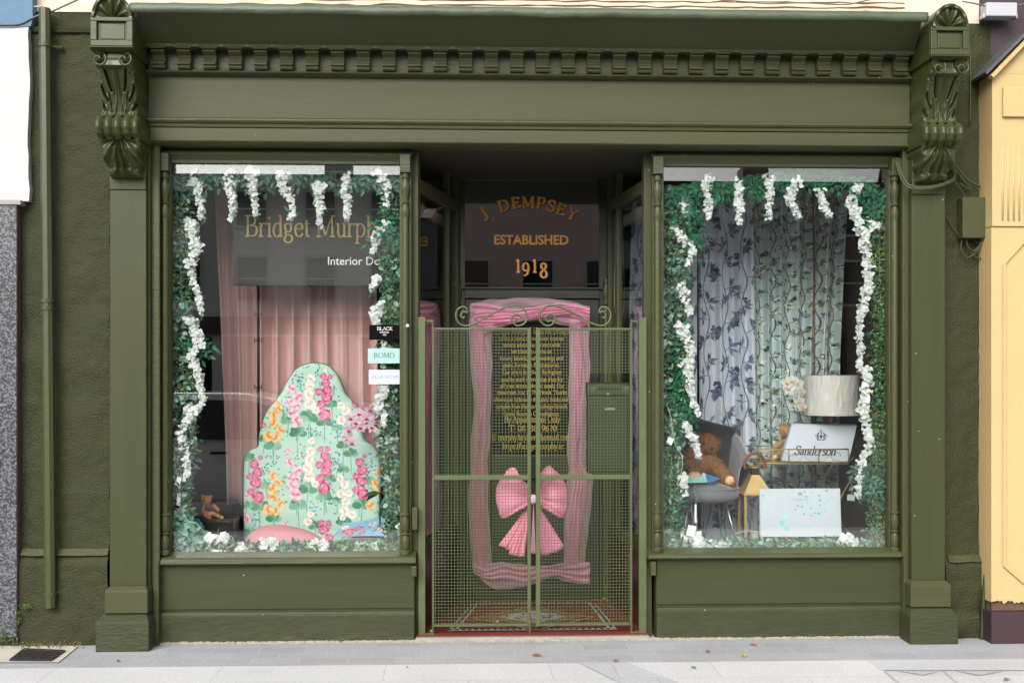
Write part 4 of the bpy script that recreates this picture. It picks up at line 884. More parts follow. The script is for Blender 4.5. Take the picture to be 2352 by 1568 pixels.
sprays('leaf_spray_garland', 'teal leaf sprays strung along the top of the left window', [(396, 400), (520, 394), (660, 392), (790, 394), (910, 396)], 105, lf_teal, 8, leafL=.055)
sprays('leaf_spray_garland', 'dense dark green leaf garland arching across the top of the right window', [(1528, 436), (1620, 424), (1720, 416), (1790, 400), (1880, 392), (1960, 410), (2015, 450)], 330, lf_dark, 9, L0=.09, leafL=.05)
sprays('leaf_cluster', 'dark green leaf cluster at the top left corner of the right window', [(1570, 440), (1585, 520), (1588, 560)], 34, lf_dark, 10, leafL=.05)
sprays('leaf_cluster', 'dark green leaf cluster at the top right corner of the right window', [(1975, 430), (2010, 450), (2012, 500)], 34, lf_dark, 11)
sprays('leaf_cluster', 'emerald leaf cluster over the chair at the left edge of the right window', [WQ_ for WQ_ in (Q('e', 160, 40), Q('e', 200, 180), Q('e', 230, 350), Q('e', 270, 420))], 26, lf_dark, 12)
sprays('leaf_cluster', 'emerald leaf cluster hanging low at the right of the right window', [Q('e', 1570, 780), Q('e', 1590, 880), Q('e', 1600, 940)], 26, lf_teal, 13)
sprays('leaf_cluster', 'teal leaf cluster beside the middle of the left window garland', [Q('4', 250, 1070), Q('4', 260, 1110)], 12, lf_dark, 14)
sprays('leaf_cluster', 'teal leaf cluster at the top right corner of the left window', [Q('4', 1370, 320), Q('4', 1350, 380), Q('4', 1340, 480)], 22, lf_dark, 15)
# loose white blooms lying in the bottom greenery
for i, (u, v, lb) in enumerate(((500, 1237, 'white silk bloom by the black box'), (560, 1262, 'white silk bloom lying before the cushion'), (620, 1246, 'white silk bloom at the left tip of the cushion'), (735, 1252, 'white silk bloom below the cushion middle'), (845, 1258, 'white silk bloom below the blue floral cloth'), (1590, 1235, 'white silk bloom under the velvet chair leg'), (1612, 1252, 'flat white silk bloom by the paper tag'), (1945, 1240, 'white silk bloom right of the patterned board'), (1650, 1252, 'white silk bloom under the chair'))):
    rnd = random.Random(100+i); mb = MB(); c = P(u, v, .09)
    for k in range(13): bloom(mb, c+Vector((rnd.uniform(-.05, .05), rnd.uniform(-.02, .02), rnd.uniform(-.018, .02))), rnd, .032)
    tag(mb.build('silk_bloom', petal, None, loc=c), lb, 'flower', 'white silk blooms in the bottom greenery')
# ------------------------------------------------------------------ left window contents
zt_l = zfl
# signboard of the shop
Yb = .34
mb = MB(); a, b = X(535, Yb), X(906, Yb); mb.box(a, b, Yb, Yb+.02, Zm(656, Yb, 660), Zm(392, Yb, 660))
sg = mb.build('hanging_signboard', M('charcoal_board', '#2c2a29', .6), None, loc=((a+b)/2, Yb, Zm(656, Yb, 660)), bevel=.002); tag(sg, 'dark grey signboard with gold shop name hung behind the left window', 'signboard')
mb = MB(); u0, vb = Q('4', 535, 487); u1, vt = Q('4', 1300, 368)
wB = text_w('Bridget Murph'); full = text_w('Bridget Murphy'); flat_text(mb, 'Bridget Murphy', u0, u0+(u1-u0)*full/wB, vb, Yb-.001, vtop=vt, T=.085, th=.03)
mb.build('shop_name', goldp, sg)
mb = MB(); u0, vb = Q('4', 1015, 650); u1, vt = Q('4', 1405, 605); sans_text(mb, 'Interior Design', u0, u1, vb, vt, Yb-.001); mb.build('trade_name', whitem, sg)
mb = MB()
for u in (570, 870): p = P(u, 392, Yb+.01); mb.tube([p, p+Vector((0, 0, .35))], .002, 5)
mb.build('hanging_wire', M('steel_wire', '#777777', .4, metal=1), sg)
# pink curtains
pinkc = '#cca6a2'
def curtain(name, label, uL, uR, vT, vB, Yc, folds, amp, mat, grp=None, nv=24, thick=.006, seed=0, cv=None, par=None):
    rnd = random.Random(seed); ph = [rnd.uniform(-.9, .9) for _ in range(40)]; am = [rnd.uniform(.6, 1.4) for _ in range(40)]
    def fn(a, b):                         # a across, b from top
        v = vT+(vB-vT)*b; uu = float(np.interp(v, [q[0] for q in uL], [q[1] for q in uL])); ur = float(np.interp(v, [q[0] for q in uR], [q[1] for q in uR]))
        x = X(uu, Yc)+(X(ur, Yc)-X(uu, Yc))*a; t = a*folds; i = int(t); f = t-i
        A = am[i]*(1-f)+am[i+1]*f; pp = ph[i]*(1-f)+ph[i+1]*f
        sn = math.sin(2*PI*t+pp*1.6+.5*b); y = Yc-amp*A*(math.copysign(abs(sn)**.6, sn)+.3*math.sin(4*PI*t+pp*3+b*1.4)+.15*math.sin(13*t+pp*5))
        return Vector((x+.25*amp*math.cos(2*PI*t+pp), y, P(660, v, Yc).z))
    base = fn(.5, 1)
    if cv is None:
        mb = MB(); mb.grid(fn, max(60, int(folds*14)), nv); o = mb.build(name, mat, par, smooth=True, loc=tuple(base), solid=thick)
    else: o = painted(name, cv, fn, mat, par, solid=0, loc=tuple(base))
    if par is None: tag(o, label, 'curtain', grp)
    return o
pk = M('pink_linen', pinkc, .9, .2, 90, .05, 3, sheen=.3, stretch=(1, 1, .3))
curtain('curtain', 'long dusty pink curtain with soft folds at the left behind the signboard', [(410, 484), (700, 500), (1000, 514), (1157, 519)], [(410, 592), (1157, 592)], 412, 1157, .72, 2.2, .036, pk, seed=3)
curtain('curtain', 'wide dusty pink curtain with tight folds behind the floral headboard', [(600, 596), (1250, 600)], [(600, 866), (1250, 878)], 640, 1262, .70, 7.3, .046, pk, seed=5)
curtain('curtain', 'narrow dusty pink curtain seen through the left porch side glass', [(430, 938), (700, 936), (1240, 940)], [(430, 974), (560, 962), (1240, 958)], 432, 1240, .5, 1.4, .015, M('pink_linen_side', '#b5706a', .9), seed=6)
mb = MB(); p = P(594, 655, .64); q = P(593, 1060, .64); mb.tube([q, p], .006, 8)
rod = tag(mb.build('curtain_rod', M('dark_bronze', '#2a241c', .4, metal=.6), None, loc=q, smooth=True), 'thin dark upright rod with hooks between the pink curtains', 'rod')
for v in (720, 780, 887):
    mb = MB(); c = P(593, v, .63); mb.tube([c+Vector((-.022, 0, .01)), c+Vector((-.022, -.006, -.012)), c, c+Vector((.022, -.006, -.012)), c+Vector((.022, 0, .01))], .004, 6); mb.build('hook', M('dark_bronze', '#2a241c'), rod, smooth=True)
# floral headboard
rnd = random.Random(12); K = 1/2.703/1.0884
hb = [(615, 1345), (612, 1000), (620, 780), (655, 722), (712, 690), (722, 610), (760, 480), (830, 380), (870, 330), (905, 262), (960, 180), (1020, 142), (1090, 128), (1170, 140), (1230, 182), (1272, 250), (1302, 330), (1350, 385), (1400, 440), (1425, 540), (1430, 640), (1500, 700), (1538, 765), (1545, 900), (1545, 1345)]
cv = Canvas(352, 470, 1.15, '#b4d2c3'); ox, oy = Q('5', 600, 115)
def hp(x, y): u, v = Q('5', x, y); return u-ox, v-oy
PKc = ['#b9436f', '#d9799c', '#e7a6bd', '#a82f5c']; LP = ['#dfa3b5', '#edccd2', '#c4607f', '#dfc078']; CR = ['#e9d9cc', '#f2e8de', '#dcb0aa', '#cfa75a']; OR = ['#dfa763', '#ecc88c', '#d18a60', '#b05a42']
cols_ = {'P': PKc, 'L': LP, 'C': CR, 'O': OR}
gr = ['#5f9a7c', '#4d846a', '#86b79b', '#74a98c']
def hleaf(x, y, r):
    x, y = hp(x, y); c = rnd.choice(gr); cv.line([(x, y), (x+rnd.uniform(-3, 3), y+r*K*2.6)], .7, '#4d8a68')
    for k in range(5): a = -PI/2+(k-2)*.75+rnd.uniform(-.2, .2)+PI; cv.ell(x+math.cos(a)*r*K*.6, y-math.sin(a)*r*K*.5, r*K*.62, r*K*.42, -a, rnd.choice(gr))
    for k in range(4): a = rnd.uniform(0, PI); cv.line([(x, y), (x+math.cos(a)*r*K, y+math.sin(a)*r*K)], .35, '#8fc3a4', .8)
def spray_(x, y):
    for k in range(16):
        a, b = hp(x+rnd.gauss(0, 22), y+rnd.gauss(0, 38)); cv.ell(a, b, 2.3, 1.8, rnd.uniform(0, 3), rnd.choice(('#4f74a8', '#7fa3c8', '#5d8f86', '#3f8660')))
stems = [(1165, 480), (970, 520), (1065, 500), (830, 640), (700, 1030), (1400, 1020), (1290, 1190), (1165, 1000), (970, 1020), (820, 1120)]
for x, y in stems: a, b = hp(x, y); cv.line([(a, b), (a+rnd.uniform(-6, 6), b+45)], .8, '#5c9474')
for x, y in ((800, 780), (770, 850), (890, 445), (905, 470), (1100, 600), (1230, 535), (1260, 770), (1230, 800), (1100, 1110), (1480, 790), (1200, 1040), (1000, 760), (1010, 230), (1120, 160), (1230, 350), (900, 930), (1250, 590), (700, 1190), (1460, 830), (990, 240)): spray_(x, y)
for x, y, r in ((815, 690, 50), (985, 600, 50), (1055, 500, 55), (1165, 530, 48), (1250, 570, 34), (725, 1100, 58), (820, 1180, 46), (985, 1090, 52), (1050, 985, 55), (1160, 1030, 46), (1250, 1060, 32), (1415, 1090, 55), (655, 770, 40), (1010, 890, 34), (1200, 910, 36), (1290, 690, 40), (1340, 745, 44), (770, 960, 36), (1290, 850, 36), (760, 640, 36), (1295, 1200, 46), (920, 520, 40), (640, 1090, 36), (660, 1280, 44), (1210, 410, 36), (1100, 1230, 38), (1460, 930, 40)): hleaf(x, y, r)
FL = {'P': [(1155, 215, 24), (1200, 220, 20), (1172, 262, 34), (1128, 322, 30), (1185, 312, 36), (1178, 360, 40), (1140, 410, 36), (1165, 475, 46), (1138, 705, 22), (1185, 705, 20), (1165, 752, 34), (1128, 812, 30), (1185, 805, 36), (1175, 855, 40), (1135, 905, 34), (1160, 965, 46), (690, 805, 34), (712, 862, 38), (662, 890, 26), (702, 932, 42), (668, 992, 28), (718, 1027, 44), (732, 765, 18), (1400, 795, 32), (1418, 852, 38), (1375, 890, 26), (1412, 925, 40), (1378, 980, 28), (1425, 1012, 44), (1435, 755, 16), (1140, 1205, 26), (1190, 1205, 22), (1158, 1250, 38), (1195, 1305, 34), (745, 545, 26), (1370, 405, 28), (715, 1265, 22)],
      'L': [(938, 300, 34), (982, 352, 38), (930, 392, 34), (975, 412, 34), (948, 466, 38), (975, 522, 44), (925, 795, 32), (982, 850, 38), (938, 895, 34), (968, 905, 34), (945, 955, 38), (970, 1015, 44), (925, 710, 20), (905, 740, 18), (900, 1205, 18), (640, 1020, 22), (640, 1170, 34)],
      'C': [(1070, 232, 32), (1062, 285, 34), (1055, 340, 36), (1065, 402, 42), (1105, 445, 28), (1068, 720, 32), (1060, 775, 34), (1050, 830, 36), (1062, 890, 40), (1100, 940, 28), (1275, 412, 28), (1308, 450, 32), (1275, 512, 34), (1270, 902, 26), (1300, 945, 32), (1272, 1008, 30), (1325, 1005, 28), (1308, 1060, 32), (1300, 1122, 34), (1350, 1150, 32), (1285, 1170, 22), (1075, 650, 24), (1070, 1145, 22), (1050, 1195, 30), (1170, 180, 14)],
      'O': [(855, 432, 32), (820, 472, 36), (822, 530, 36), (868, 580, 32), (785, 620, 40), (836, 632, 32), (812, 882, 32), (852, 930, 28), (816, 968, 38), (816, 1025, 36), (866, 1068, 32), (780, 1112, 40), (836, 1124, 32), (840, 385, 22), (1525, 870, 26), (1505, 940, 32), (1525, 1000, 28), (1475, 1090, 36)]}
for k, L in FL.items():
    for x, y, r in L:
        for q in range(3): a, b = hp(x+rnd.uniform(-1.4, 1.4)*r, y+rnd.uniform(-1.2, 1.4)*r); cv.ell(a, b, r*K*.5, r*K*.22, rnd.uniform(0, 3.1), rnd.choice(gr+['#8fb0a8', '#7f9cc0']), .85, 1)
for k, L in FL.items():
    for x, y, r in L: a, b = hp(x, y); cv.rose(a, b, r*K*.9, cols_[k], rnd)
Yh = .52; P0 = P(ox, oy, Yh); P1 = P(ox+352, oy+470, Yh)
outl = [(p.x, p.z) for p in cat([tuple(WQ('5', x, y, Yh)) for x, y in hb[1:-1]], 4)]
outl = [tuple(WQ('5', *hb[0], Yh).xz)]+outl+[tuple(WQ('5', *hb[-1], Yh).xz)]
oa = np.array(outl); ob_ = np.roll(oa, -1, 0)
def inside_dist(x, z):
    ax, az, bx_, bz = oa[:, 0], oa[:, 1], ob_[:, 0], ob_[:, 1]
    cr_ = ((az > z) != (bz > z)) & (x < (bx_-ax)*(z-az)/np.where(bz == az, 1e-9, bz-az)+ax); ins = cr_.sum() % 2 == 1
    dx, dz = bx_-ax, bz-az; t = np.clip(((x-ax)*dx+(z-az)*dz)/(dx*dx+dz*dz+1e-12), 0, 1); i = np.argmin((ax+t*dx-x)**2+(az+t*dz-z)**2)
    return ins, math.hypot(ax[i]+t[i]*dx[i]-x, az[i]+t[i]*dz[i]-z), ax[i]+t[i]*dx[i], az[i]+t[i]*dz[i]
inn = {}
def hfn(a, b):
    x = P0.x+(P1.x-P0.x)*a; z = P0.z+(P1.z-P0.z)*b; ins, d, qx, qz = inside_dist(x, z)
    inn[(round(a, 5), round(b, 5))] = ins
    if not ins: x, z, d = qx, qz, 0                   # outside points collapse on to the outline
    R = .03; y = Yh-(.0 if d > R else 0)+(R-math.sqrt(max(0, R*R-(R-min(d, R))**2)))
    return (x, y, z)
root = thing('headboard', 'tall scalloped headboard covered in mint fabric printed with pink hollyhocks', 'headboard', WQ('5', 1080, 1345, Yh))
def keepf(a, b):
    da, db = .5/(cv.W-1), .5/(cv.H-1)
    return any(inn.get((round(a+i*da, 5), round(b+j*db, 5)), False) for i in (-1, 1) for j in (-1, 1))
painted('fabric_front', cv, hfn, M_attr('printed_linen'), root, keep=keepf)
mb = MB(); n = len(outl); mb.add([(x, Yh+.03, z) for x, z in outl]+[(x, Yh+.07, z) for x, z in outl], [(i, (i+1) % n, n+(i+1) % n, n+i) for i in range(n)]+[tuple(range(n, 2*n))]); mb.build('side_band', M('mint_fabric', '#a9d0b9', .9), root)
mb = MB(); mb.tube([(x, Yh+.03, z) for x, z in outl[1:-1]], .005, 6); mb.build('piping', M('grey_green_piping', '#5d7566', .8), root, smooth=True)
# cushion
def pillow(name, label, cat_, c, w_, h, t, mat, rot=None, grp=None, cvs=None):
    mb = MB()
    def f(sg):
        def q(a, b):
            x, z = a*2-1, b*2-1; e = (1-x**4)*(1-z**4); pin = 1-.07*(abs(x)**6*(1-abs(z)**2)+abs(z)**6*(1-abs(x)**2))*0-.05*math.cos(PI*x/2*0)
            v = Vector((x*w_/2*(1-.06*(1-z*z)), sg*t/2*math.sqrt(max(0, e))**.8, z*h/2*(1-.06*(1-x*x))))
            if rot is not None: v = rot @ v
            return Vector(c)+v
        return q
    mb.grid(f(-1), 22, 22); mb.grid(f(1), 22, 22); o = mb.build(name, mat, None, smooth=True, loc=tuple(c)); tag(o, label, cat_, grp); return o
c = WQ('5', 905, 1345, .3); rt = Matrix.Rotation(math.radians(-62), 3, 'X')
mb = MB()
def cush(a, b):
    th = PI*b; x = (a*2-1); r = math.sqrt(max(0, 1-abs(x)**2.2)); return (c.x+x*.262, .30-.12*r*math.cos(th), c.z-.03+.142*r*math.sin(th)*(1-.25*x))
mb.grid(cush, 40, 14); tag(mb.build('cushion', M('pink_velvet', '#c98a90', .85, .1, 60, .04, 5), None, smooth=True, loc=(c.x, .3, c.z-.03)), 'plain dusty pink cushion lying before the floral headboard', 'cushion')
# teddy bears
def bear(label, Yc, kk, head, hr, body, br, arms, legs, furc, paw, scale_px, eyes, nose, ears, clothes=None, tuft=2500, muz=None, seed=1, extra=None):
    pxm = lambda px: px/ZO[kk][2]/1.0884/F*(Yc+7)
    W = lambda x, y, dy=0: WQ(kk, x, y, Yc)+Vector((0, dy, 0))
    root = thing('teddy_bear', label, 'teddy bear', tuple(W(body[0], body[1]+br[1])))
    mb = MB(); r = pxm
    mb.ell(W(*body), (r(br[0]), r(br[0])*.8, r(br[1])), 18); mb.ell(W(*head, -r(8)), (r(hr), r(hr)*.9, r(hr)*.92), 18)
    for ex, ey, er in ears: mb.ell(W(ex, ey, r(4)), (r(er), r(er)*.5, r(er)), 10)
    for pts, ra, rb in arms+legs:
        pp = [W(x, y, dy*r(1)) for x, y, dy in pts]; pc = cat([tuple(p) for p in pp], 4); m = len(pc); mb.tube([tuple(p) for p in pc], [r(ra)+(r(rb)-r(ra))*i/(m-1) for i in range(m)], 12)
        mb.ell(pp[-1], (r(rb),)*3, 12); mb.ell(pp[0], (r(ra),)*3, 12)
    mz = muz or (nose[0], nose[1]+hr*.12, hr*.42)
    mb.ell(W(mz[0], mz[1], -r(hr)*.85), (r(mz[2]), r(mz[2])*.75, r(mz[2])*.8), 12)
    fur = M('fur_'+furc[1:], furc, .95, .9, 260, .16, 60)
    rd = random.Random(seed); tris = []
    bd = mb.build('body', fur, root, smooth=True); md = bd.modifiers.new('r', 'REMESH'); md.mode = 'VOXEL'; md.voxel_size = max(.003, r(hr)*.07); md.use_smooth_shade = True
    tm = MB(); vs = mb.v; fs = mb.f
    for _ in range(tuft):
        f = rd.choice(fs); q = [Vector(vs[i]) for i in f[:3]]; a, b = rd.random(), rd.random(); 
        if a+b > 1: a, b = 1-a, 1-b
        p = q[0]+(q[1]-q[0])*a+(q[2]-q[0])*b; n = (q[1]-q[0]).cross(q[2]-q[0])
        if n.length < 1e-12 or n.y > 0.2*n.length and rd.random() < .8: continue
        n.normalize(); t = Vector((rd.uniform(-1, 1), rd.uniform(-1, 1), rd.uniform(-1, 1))); s = n.cross(t).normalized()*r(hr)*.04; e = p+n*r(hr)*.17+t*r(hr)*.09
        tm.add([p-s, p+s, e], [(0, 1, 2)])
    tm.build('fur', fur, root)
    for x, y in eyes:
        m = MB(); m.ell(W(x, y, -r(hr)*.86), (r(hr)*.09,)*3, 8); m.build('eye', blackm, root, smooth=True)
    m = MB(); m.ell(W(nose[0], nose[1], -r(hr)*.85-r(mz[2])*.72), (r(hr)*.13, r(hr)*.08, r(hr)*.1), 8); m.build('nose', M('dark_nose', '#2a1a12', .6), root, smooth=True)
    for x, y, ra, dy, sq in paw:
        m = MB(); m.ell(W(x, y, dy*r(1)), (r(ra), r(ra)*.7, r(ra)*sq), 12); m.build('paw_pad', M('cream_plush', '#d9b98c', .95, .4, 200), root, smooth=True)
    for (x, y, rx, ry, col) in clothes or []:
        m = MB(); m.ell(W(x, y, -r(2)), (r(rx), r(rx)*.86, r(ry)), 18); m.build('clothing', col, root, smooth=True)
    return root
stripe = bpy.data.materials.new('striped_knit'); stripe.use_nodes = True; n_ = stripe.node_tree; wv = n_.nodes.new('ShaderNodeTexWave'); wv.bands_direction = 'Z'; wv.inputs['Scale'].default_value = 28; wv.inputs['Distortion'].default_value = .4
tcn = n_.nodes.new('ShaderNodeTexCoord'); crp = n_.nodes.new('ShaderNodeValToRGB'); crp.color_ramp.elements[0].color = (.13, .2, .27, 1); crp.color_ramp.elements[1].color = (.6, .66, .68, 1); crp.color_ramp.elements[0].position = .4; crp.color_ramp.elements[1].position = .6
n_.links.new(tcn.outputs['Object'], wv.inputs['Vector']); n_.links.new(wv.outputs['Fac'], crp.inputs[0]); n_.links.new(crp.outputs[0], n_.nodes['Principled BSDF'].inputs['Base Color'])
bear('big shaggy brown teddy bear slumped on the grey velvet chair', .50, 'e', (385, 640), 84, (345, 770), (130, 95), [([(265, 720, -40), (235, 750, -70), (260, 800, -90)], 62, 44)], [([(270, 820, -60), (262, 850, -120)], 62, 55), ([(440, 800, -40), (500, 870, -90), (540, 910, -120)], 62, 38)],
     '#9c6a3e', [(262, 858, 50, -150, .75), (525, 895, 40, -135, .95)], 1, [(345, 622), (398, 640)], (400, 612+45), [(318, 590, 34), (455, 628, 34)], tuft=9000, muz=(372, 665, 40))
bear('small tan teddy bear in a striped jumper sitting behind the white name box', .80, 'e', (975, 535), 50, (965, 660), (48, 60), [([(940, 620, -30), (905, 640, -45), (870, 670, -50)], 22, 18)], [([(930, 700, -30), (880, 720, -70)], 26, 24)],
     '#c19a6c', [(875, 725, 22, -85, .9)], 1, [(950, 528), (988, 522)], (950, 548), [(945, 495, 18), (1010, 492, 18)], clothes=[(962, 650, 52, 58, stripe)], tuft=3000)
bear('tiny amber teddy bear in a purple vest sitting on the black box', .40, 'e' if False else '5', (368, 1052), 34, (385, 1110), (32, 34), [([(355, 1095, -10), (350, 1130, -20)], 13, 11), ([(420, 1090, -10), (450, 1115, -20)], 13, 11)], [([(375, 1140, -10), (370, 1150, -30), (400, 1166, -50)], 18, 13), ([(420, 1145, -10), (480, 1166, -40)], 15, 11)],
     '#c8813c', [(484, 1164, 9, -50, 1)], 1, [(352, 1045), (384, 1045)], (366, 1055), [(340, 1030, 13), (397, 1030, 12)], clothes=[(385, 1105, 35, 30, M('purple_knit', '#4a3350', .9, .3, 200)), (395, 1143, 38, 16, M('beige_cord', '#b9917a', .9))], tuft=1500)
mb = MB(); Yq = .42; a = WQ('5', 350, 1340, Yq); b = WQ('5', 572, 1168, Yq); mb.box(a.x, b.x, Yq-.1, Yq+.1, zfl, b.z); mb.box(a.x+.01, b.x-.01, Yq-.104, Yq-.1, zfl+.01, b.z-.012)
tag(mb.build('display_box', M('dark_brown_box', '#211d1c', .35), None, loc=((a.x+b.x)/2, Yq, zfl), bevel=.002), 'plain black display box under the tiny bear', 'box')
# teal ribbon roll
rr_ = thing('ribbon_roll', 'shiny teal ribbon roll unwinding in the pale eucalyptus leaves', 'ribbon', tuple(WQ('5', 285, 1225, .16)))
tealr = M('teal_satin', '#0f9494', .25); c = WQ('5', 285, 1215, .16)
mb = MB(); pts = [(c.x+math.cos(a)*r, c.z+math.sin(a)*r) for a, r in [(k*.4, .022+.0006*k) for k in range(34)]]
Rr = Matrix.Rotation(.6, 3, 'Z')
def rib(a, b): i = min(len(pts)-2, int(a*(len(pts)-1))); v = Rr @ Vector((pts[i][0]-c.x, (b-.5)*.05, pts[i][1]-c.z)); return c+v
mb.grid(rib, 33, 2); mb.build('roll', tealr, rr_, smooth=True, solid=.002)
mb = MB(); mb.grid(lambda a, b: (c.x+.02-.10*a+.01*math.sin(a*9), .15+(b-.5)*.03, c.z-.02-.09*a+.02*math.sin(a*8)+b*.02), 16, 2); mb.build('loose_end', tealr, rr_, smooth=True, solid=.0015)
# pink orchid
orc = M_leaf('pink_orchid_petal', '#d8b3c6', '#eccfdc', .5, .3); orl = M('magenta_lip', '#b01c62', .5)
def orchid(name, label, stempts, kk, Yo, flw, mat, lip, r):
    path = [WQ(kk, x, y, Yo) for x, y in stempts]; root = thing(name, label, 'orchid', tuple(path[0])); rd = random.Random(5)
    mb = MB(); mb.tube(cat([tuple(p) for p in path], 6), .003, 6); mb.build('stem', M('olive_stem', '#7a8a3e', .5), root, smooth=True)
    for x, y, s in flw:
        c = WQ(kk, x, y, Yo-.03); mb = MB(); tn = Vector((rd.uniform(-.5, .5), -1, rd.uniform(-.4, .3))).normalized(); ux = tn.cross(Vector((0, 0, 1))).normalized(); uz = ux.cross(tn).normalized()
        for k in range(5):
            a = PI/2+k*2*PI/5+rd.uniform(-.1, .1); dd = (ux*math.cos(a)+uz*math.sin(a)).normalized(); wd = 1.1 if k in (1, 4) else .62
            leaf(mb, c+tn*.001*k, dd, tn.cross(dd).normalized(), tn, r*s, r*s*wd, 0, .1, .15)
        for k in range(3): a = -PI/2+(k-1)*.8; dd = (ux*math.cos(a)+uz*math.sin(a)); leaf(mb, c+tn*.006, dd, tn.cross(dd).normalized(), tn, r*.42, r*.3, 1, .3)
        mb.build('orchid_flower', [mat, lip], root)
    return root
orchid('orchid', 'arching pink orchid spray hanging before the floral headboard', [(1640, 650), (1590, 520), (1500, 480), (1400, 480), (1340, 560), (1320, 660)], '5', .30,
       [(1340, 500, .9), (1400, 470, 1), (1450, 500, 1.1), (1490, 560, 1), (1410, 560, 1), (1330, 580, 1), (1320, 640, 1), (1350, 665, .8), (1475, 440, .9), (1520, 520, .9), (1380, 530, .8)], orc, orl, .045)
mb = MB(); rd = random.Random(3); c = WQ('5', 1540, 1000, .3)
for a, L in ((.1, .14), (2.9, .12), (.5, .13), (2.5, .1)): dd = Vector((math.cos(a), -.3, -abs(math.sin(a))*.6+.1)).normalized(); nn = Vector((0, -.5, .8)); s = dd.cross(nn).normalized(); leaf(mb, c, dd, s, s.cross(dd), L, .05, 0, .1, .3)
mb.tube([c, c+Vector((0, 0, -.22))], .006, 6); tag(mb.build('orchid_foliage', M('orchid_leaf_green', '#2b4a22', .35), None, loc=tuple(c+Vector((0, 0, -.22)))), 'dark broad orchid leaves at the right of the headboard', 'plant')
# blue floral cloth folded at the lower right
cv = Canvas(120, 60, 2, '#8fb9d6'); rnd = random.Random(8)
for i in range(34):
    x, y = rnd.uniform(0, 120), rnd.uniform(0, 60); cv.ell(x, y, rnd.uniform(5, 11), 2.2, rnd.uniform(-.9, .2), rnd.choice(('#5f9c7c', '#4d8870', '#79ab90')), 1, 1)
for x, y, r, k in ((25, 40, 12, 'P'), (45, 30, 9, 'P'), (75, 20, 8, 'L'), (100, 40, 8, 'L'), (12, 22, 9, 'C'), (60, 46, 7, 'P'), (110, 14, 6, 'C'), (34, 52, 8, 'P')): cv.rose(x, y, r, cols_[k], rnd)
a = WQ('5', 1265, 1290, .26); b = WQ('5', 1640, 1145, .5)
painted('folded_fabric', cv, lambda s, t: (a.x+(b.x-a.x)*s-.03*t, .5-.28*t, b.z-(b.z-a.z)*t-.012*(1-t)*math.sin(s*4)-.055*(1-s)*(1-t)), M_attr('printed_cotton'), None, solid=0, loc=(a.x, .25, a.z))
o = sc.objects['folded_fabric']; tag(o, 'folded blue rose print fabric at the foot of the headboard', 'fabric')
mb = MB(); mb.box(a.x+.08, b.x+.04, .22, .5, zfl, a.z-.01); tag(mb.build('sample_book', M('book_grey', '#6d6a66', .7), None, loc=(a.x+.1, .3, zfl), bevel=.003), 'grey sample book under the blue rose print fabric', 'book')
# cards stuck inside the left glass
def card(label, u0, v0, u1, v1, col, txt, tcol, sans, th=.35, rough=.4):
    Yk = .040; a = P(u0, v1, Yk); b = P(u1, v0, Yk); root = None; mb = MB(); mb.box(a.x, b.x, Yk, Yk+.0035, a.z, b.z)
    o = tag(mb.build('brand_card', M('card_'+col[1:], col, rough), None, loc=((a.x+b.x)/2, Yk, a.z)), label, 'card', 'cards stuck on the left window glass')
    mb = MB()
    for t, x0, x1, y1, y0, sn in txt:
        uu0, uu1 = u0+(u1-u0)*x0, u0+(u1-u0)*x1; vv1, vv0 = v0+(v1-v0)*y1, v0+(v1-v0)*y0
        if sn: sans_text(mb, t, uu0, uu1, vv1, vv0, Yk)
        else: flat_text(mb, t, uu0, uu1, vv1, Yk, vtop=vv0, T=.1, th=.04, k=3)
    mb.build('lettering', M('print_'+tcol[1:], tcol, .5), o); return o
card('glossy black card with white lettering, topmost of the three on the glass', 848, 746, 919, 780, '#070707', [('BLACK', .25, .76, .36, .14, 0), ('edition', .34, .64, .54, .42, 0), ('MC', .44, .56, .72, .6, 0), ('www.ie', .34, .66, .93, .89, 1)][:3], '#cfcfcf', 0, rough=.15)
card('pale mint card reading ROMO, middle of the three on the glass', 845, 800, 920, 834, '#94b8b0', [('ROMO', .18, .82, .62, .3, 0), ('-----', .38, .62, .92, .86, 0)], '#22343c', 0)
card('white card with pale grey letters VILLA NOVA, lowest of the three', 847, 849, 921, 882, '#b2b8c2', [('VILLA NOVA', .06, .93, .62, .34, 1)], '#7d889c', 1)
# little tags and wires hung in the greenery
def papertag(label, kk, x, y, w_, h, Yt, ang, col='#f3f3f3'):
    c = WQ(kk, x, y, Yt); mb = MB(); R = Matrix.Rotation(ang, 3, 'Y'); s = 1/ZO[kk][2]/1.0884/F*(7+Yt); mb.obox(c, R, (w_*s/2, .001, h*s/2))
    root = tag(mb.build('paper_tag', M('paper_'+col[1:], col, .7), None, loc=tuple(c)), label, 'tag', 'small tags among the greenery')
    mb = MB(); t = c+R @ Vector((0, 0, h*s/2)); mb.tube([t, t+Vector((.01, 0, .04)), t+Vector((-.01, 0, .09)), t+Vector((.0, 0, .13))], .0009, 4); mb.build('string', wirem, root)
papertag('square white paper tag at the foot of the velvet chair', 'e', 266, 1285, 62, 80, .075, .2)
papertag('white price tag hanging from the leaves left of the big bear', 'e', 105, 610, 46, 50, .075, .4)
papertag('clear plastic tag on a string below the left blossom garland', '5', 180, 1048, 24, 80, .08, .05, '#cfd6d6')
papertag('small crumpled white tag above the clear tag in the left window', '5', 178, 925, 30, 56, .08, .3)
papertag('narrow white label standing by the chair leg', 'e', 298, 1155, 14, 140, .09, 0)
papertag('white label lying in the bottom greenery of the left window', '5', 450, 1412, 90, 48, .08, .1)
papertag('tiny white tag in the right bottom corner of the left window', '5', 1668, 1228, 40, 40, .08, .6)
papertag('translucent tag hanging right of the gold tray stand', 'e', 1470, 1035, 60, 46, .12, .1, '#9c9c98')
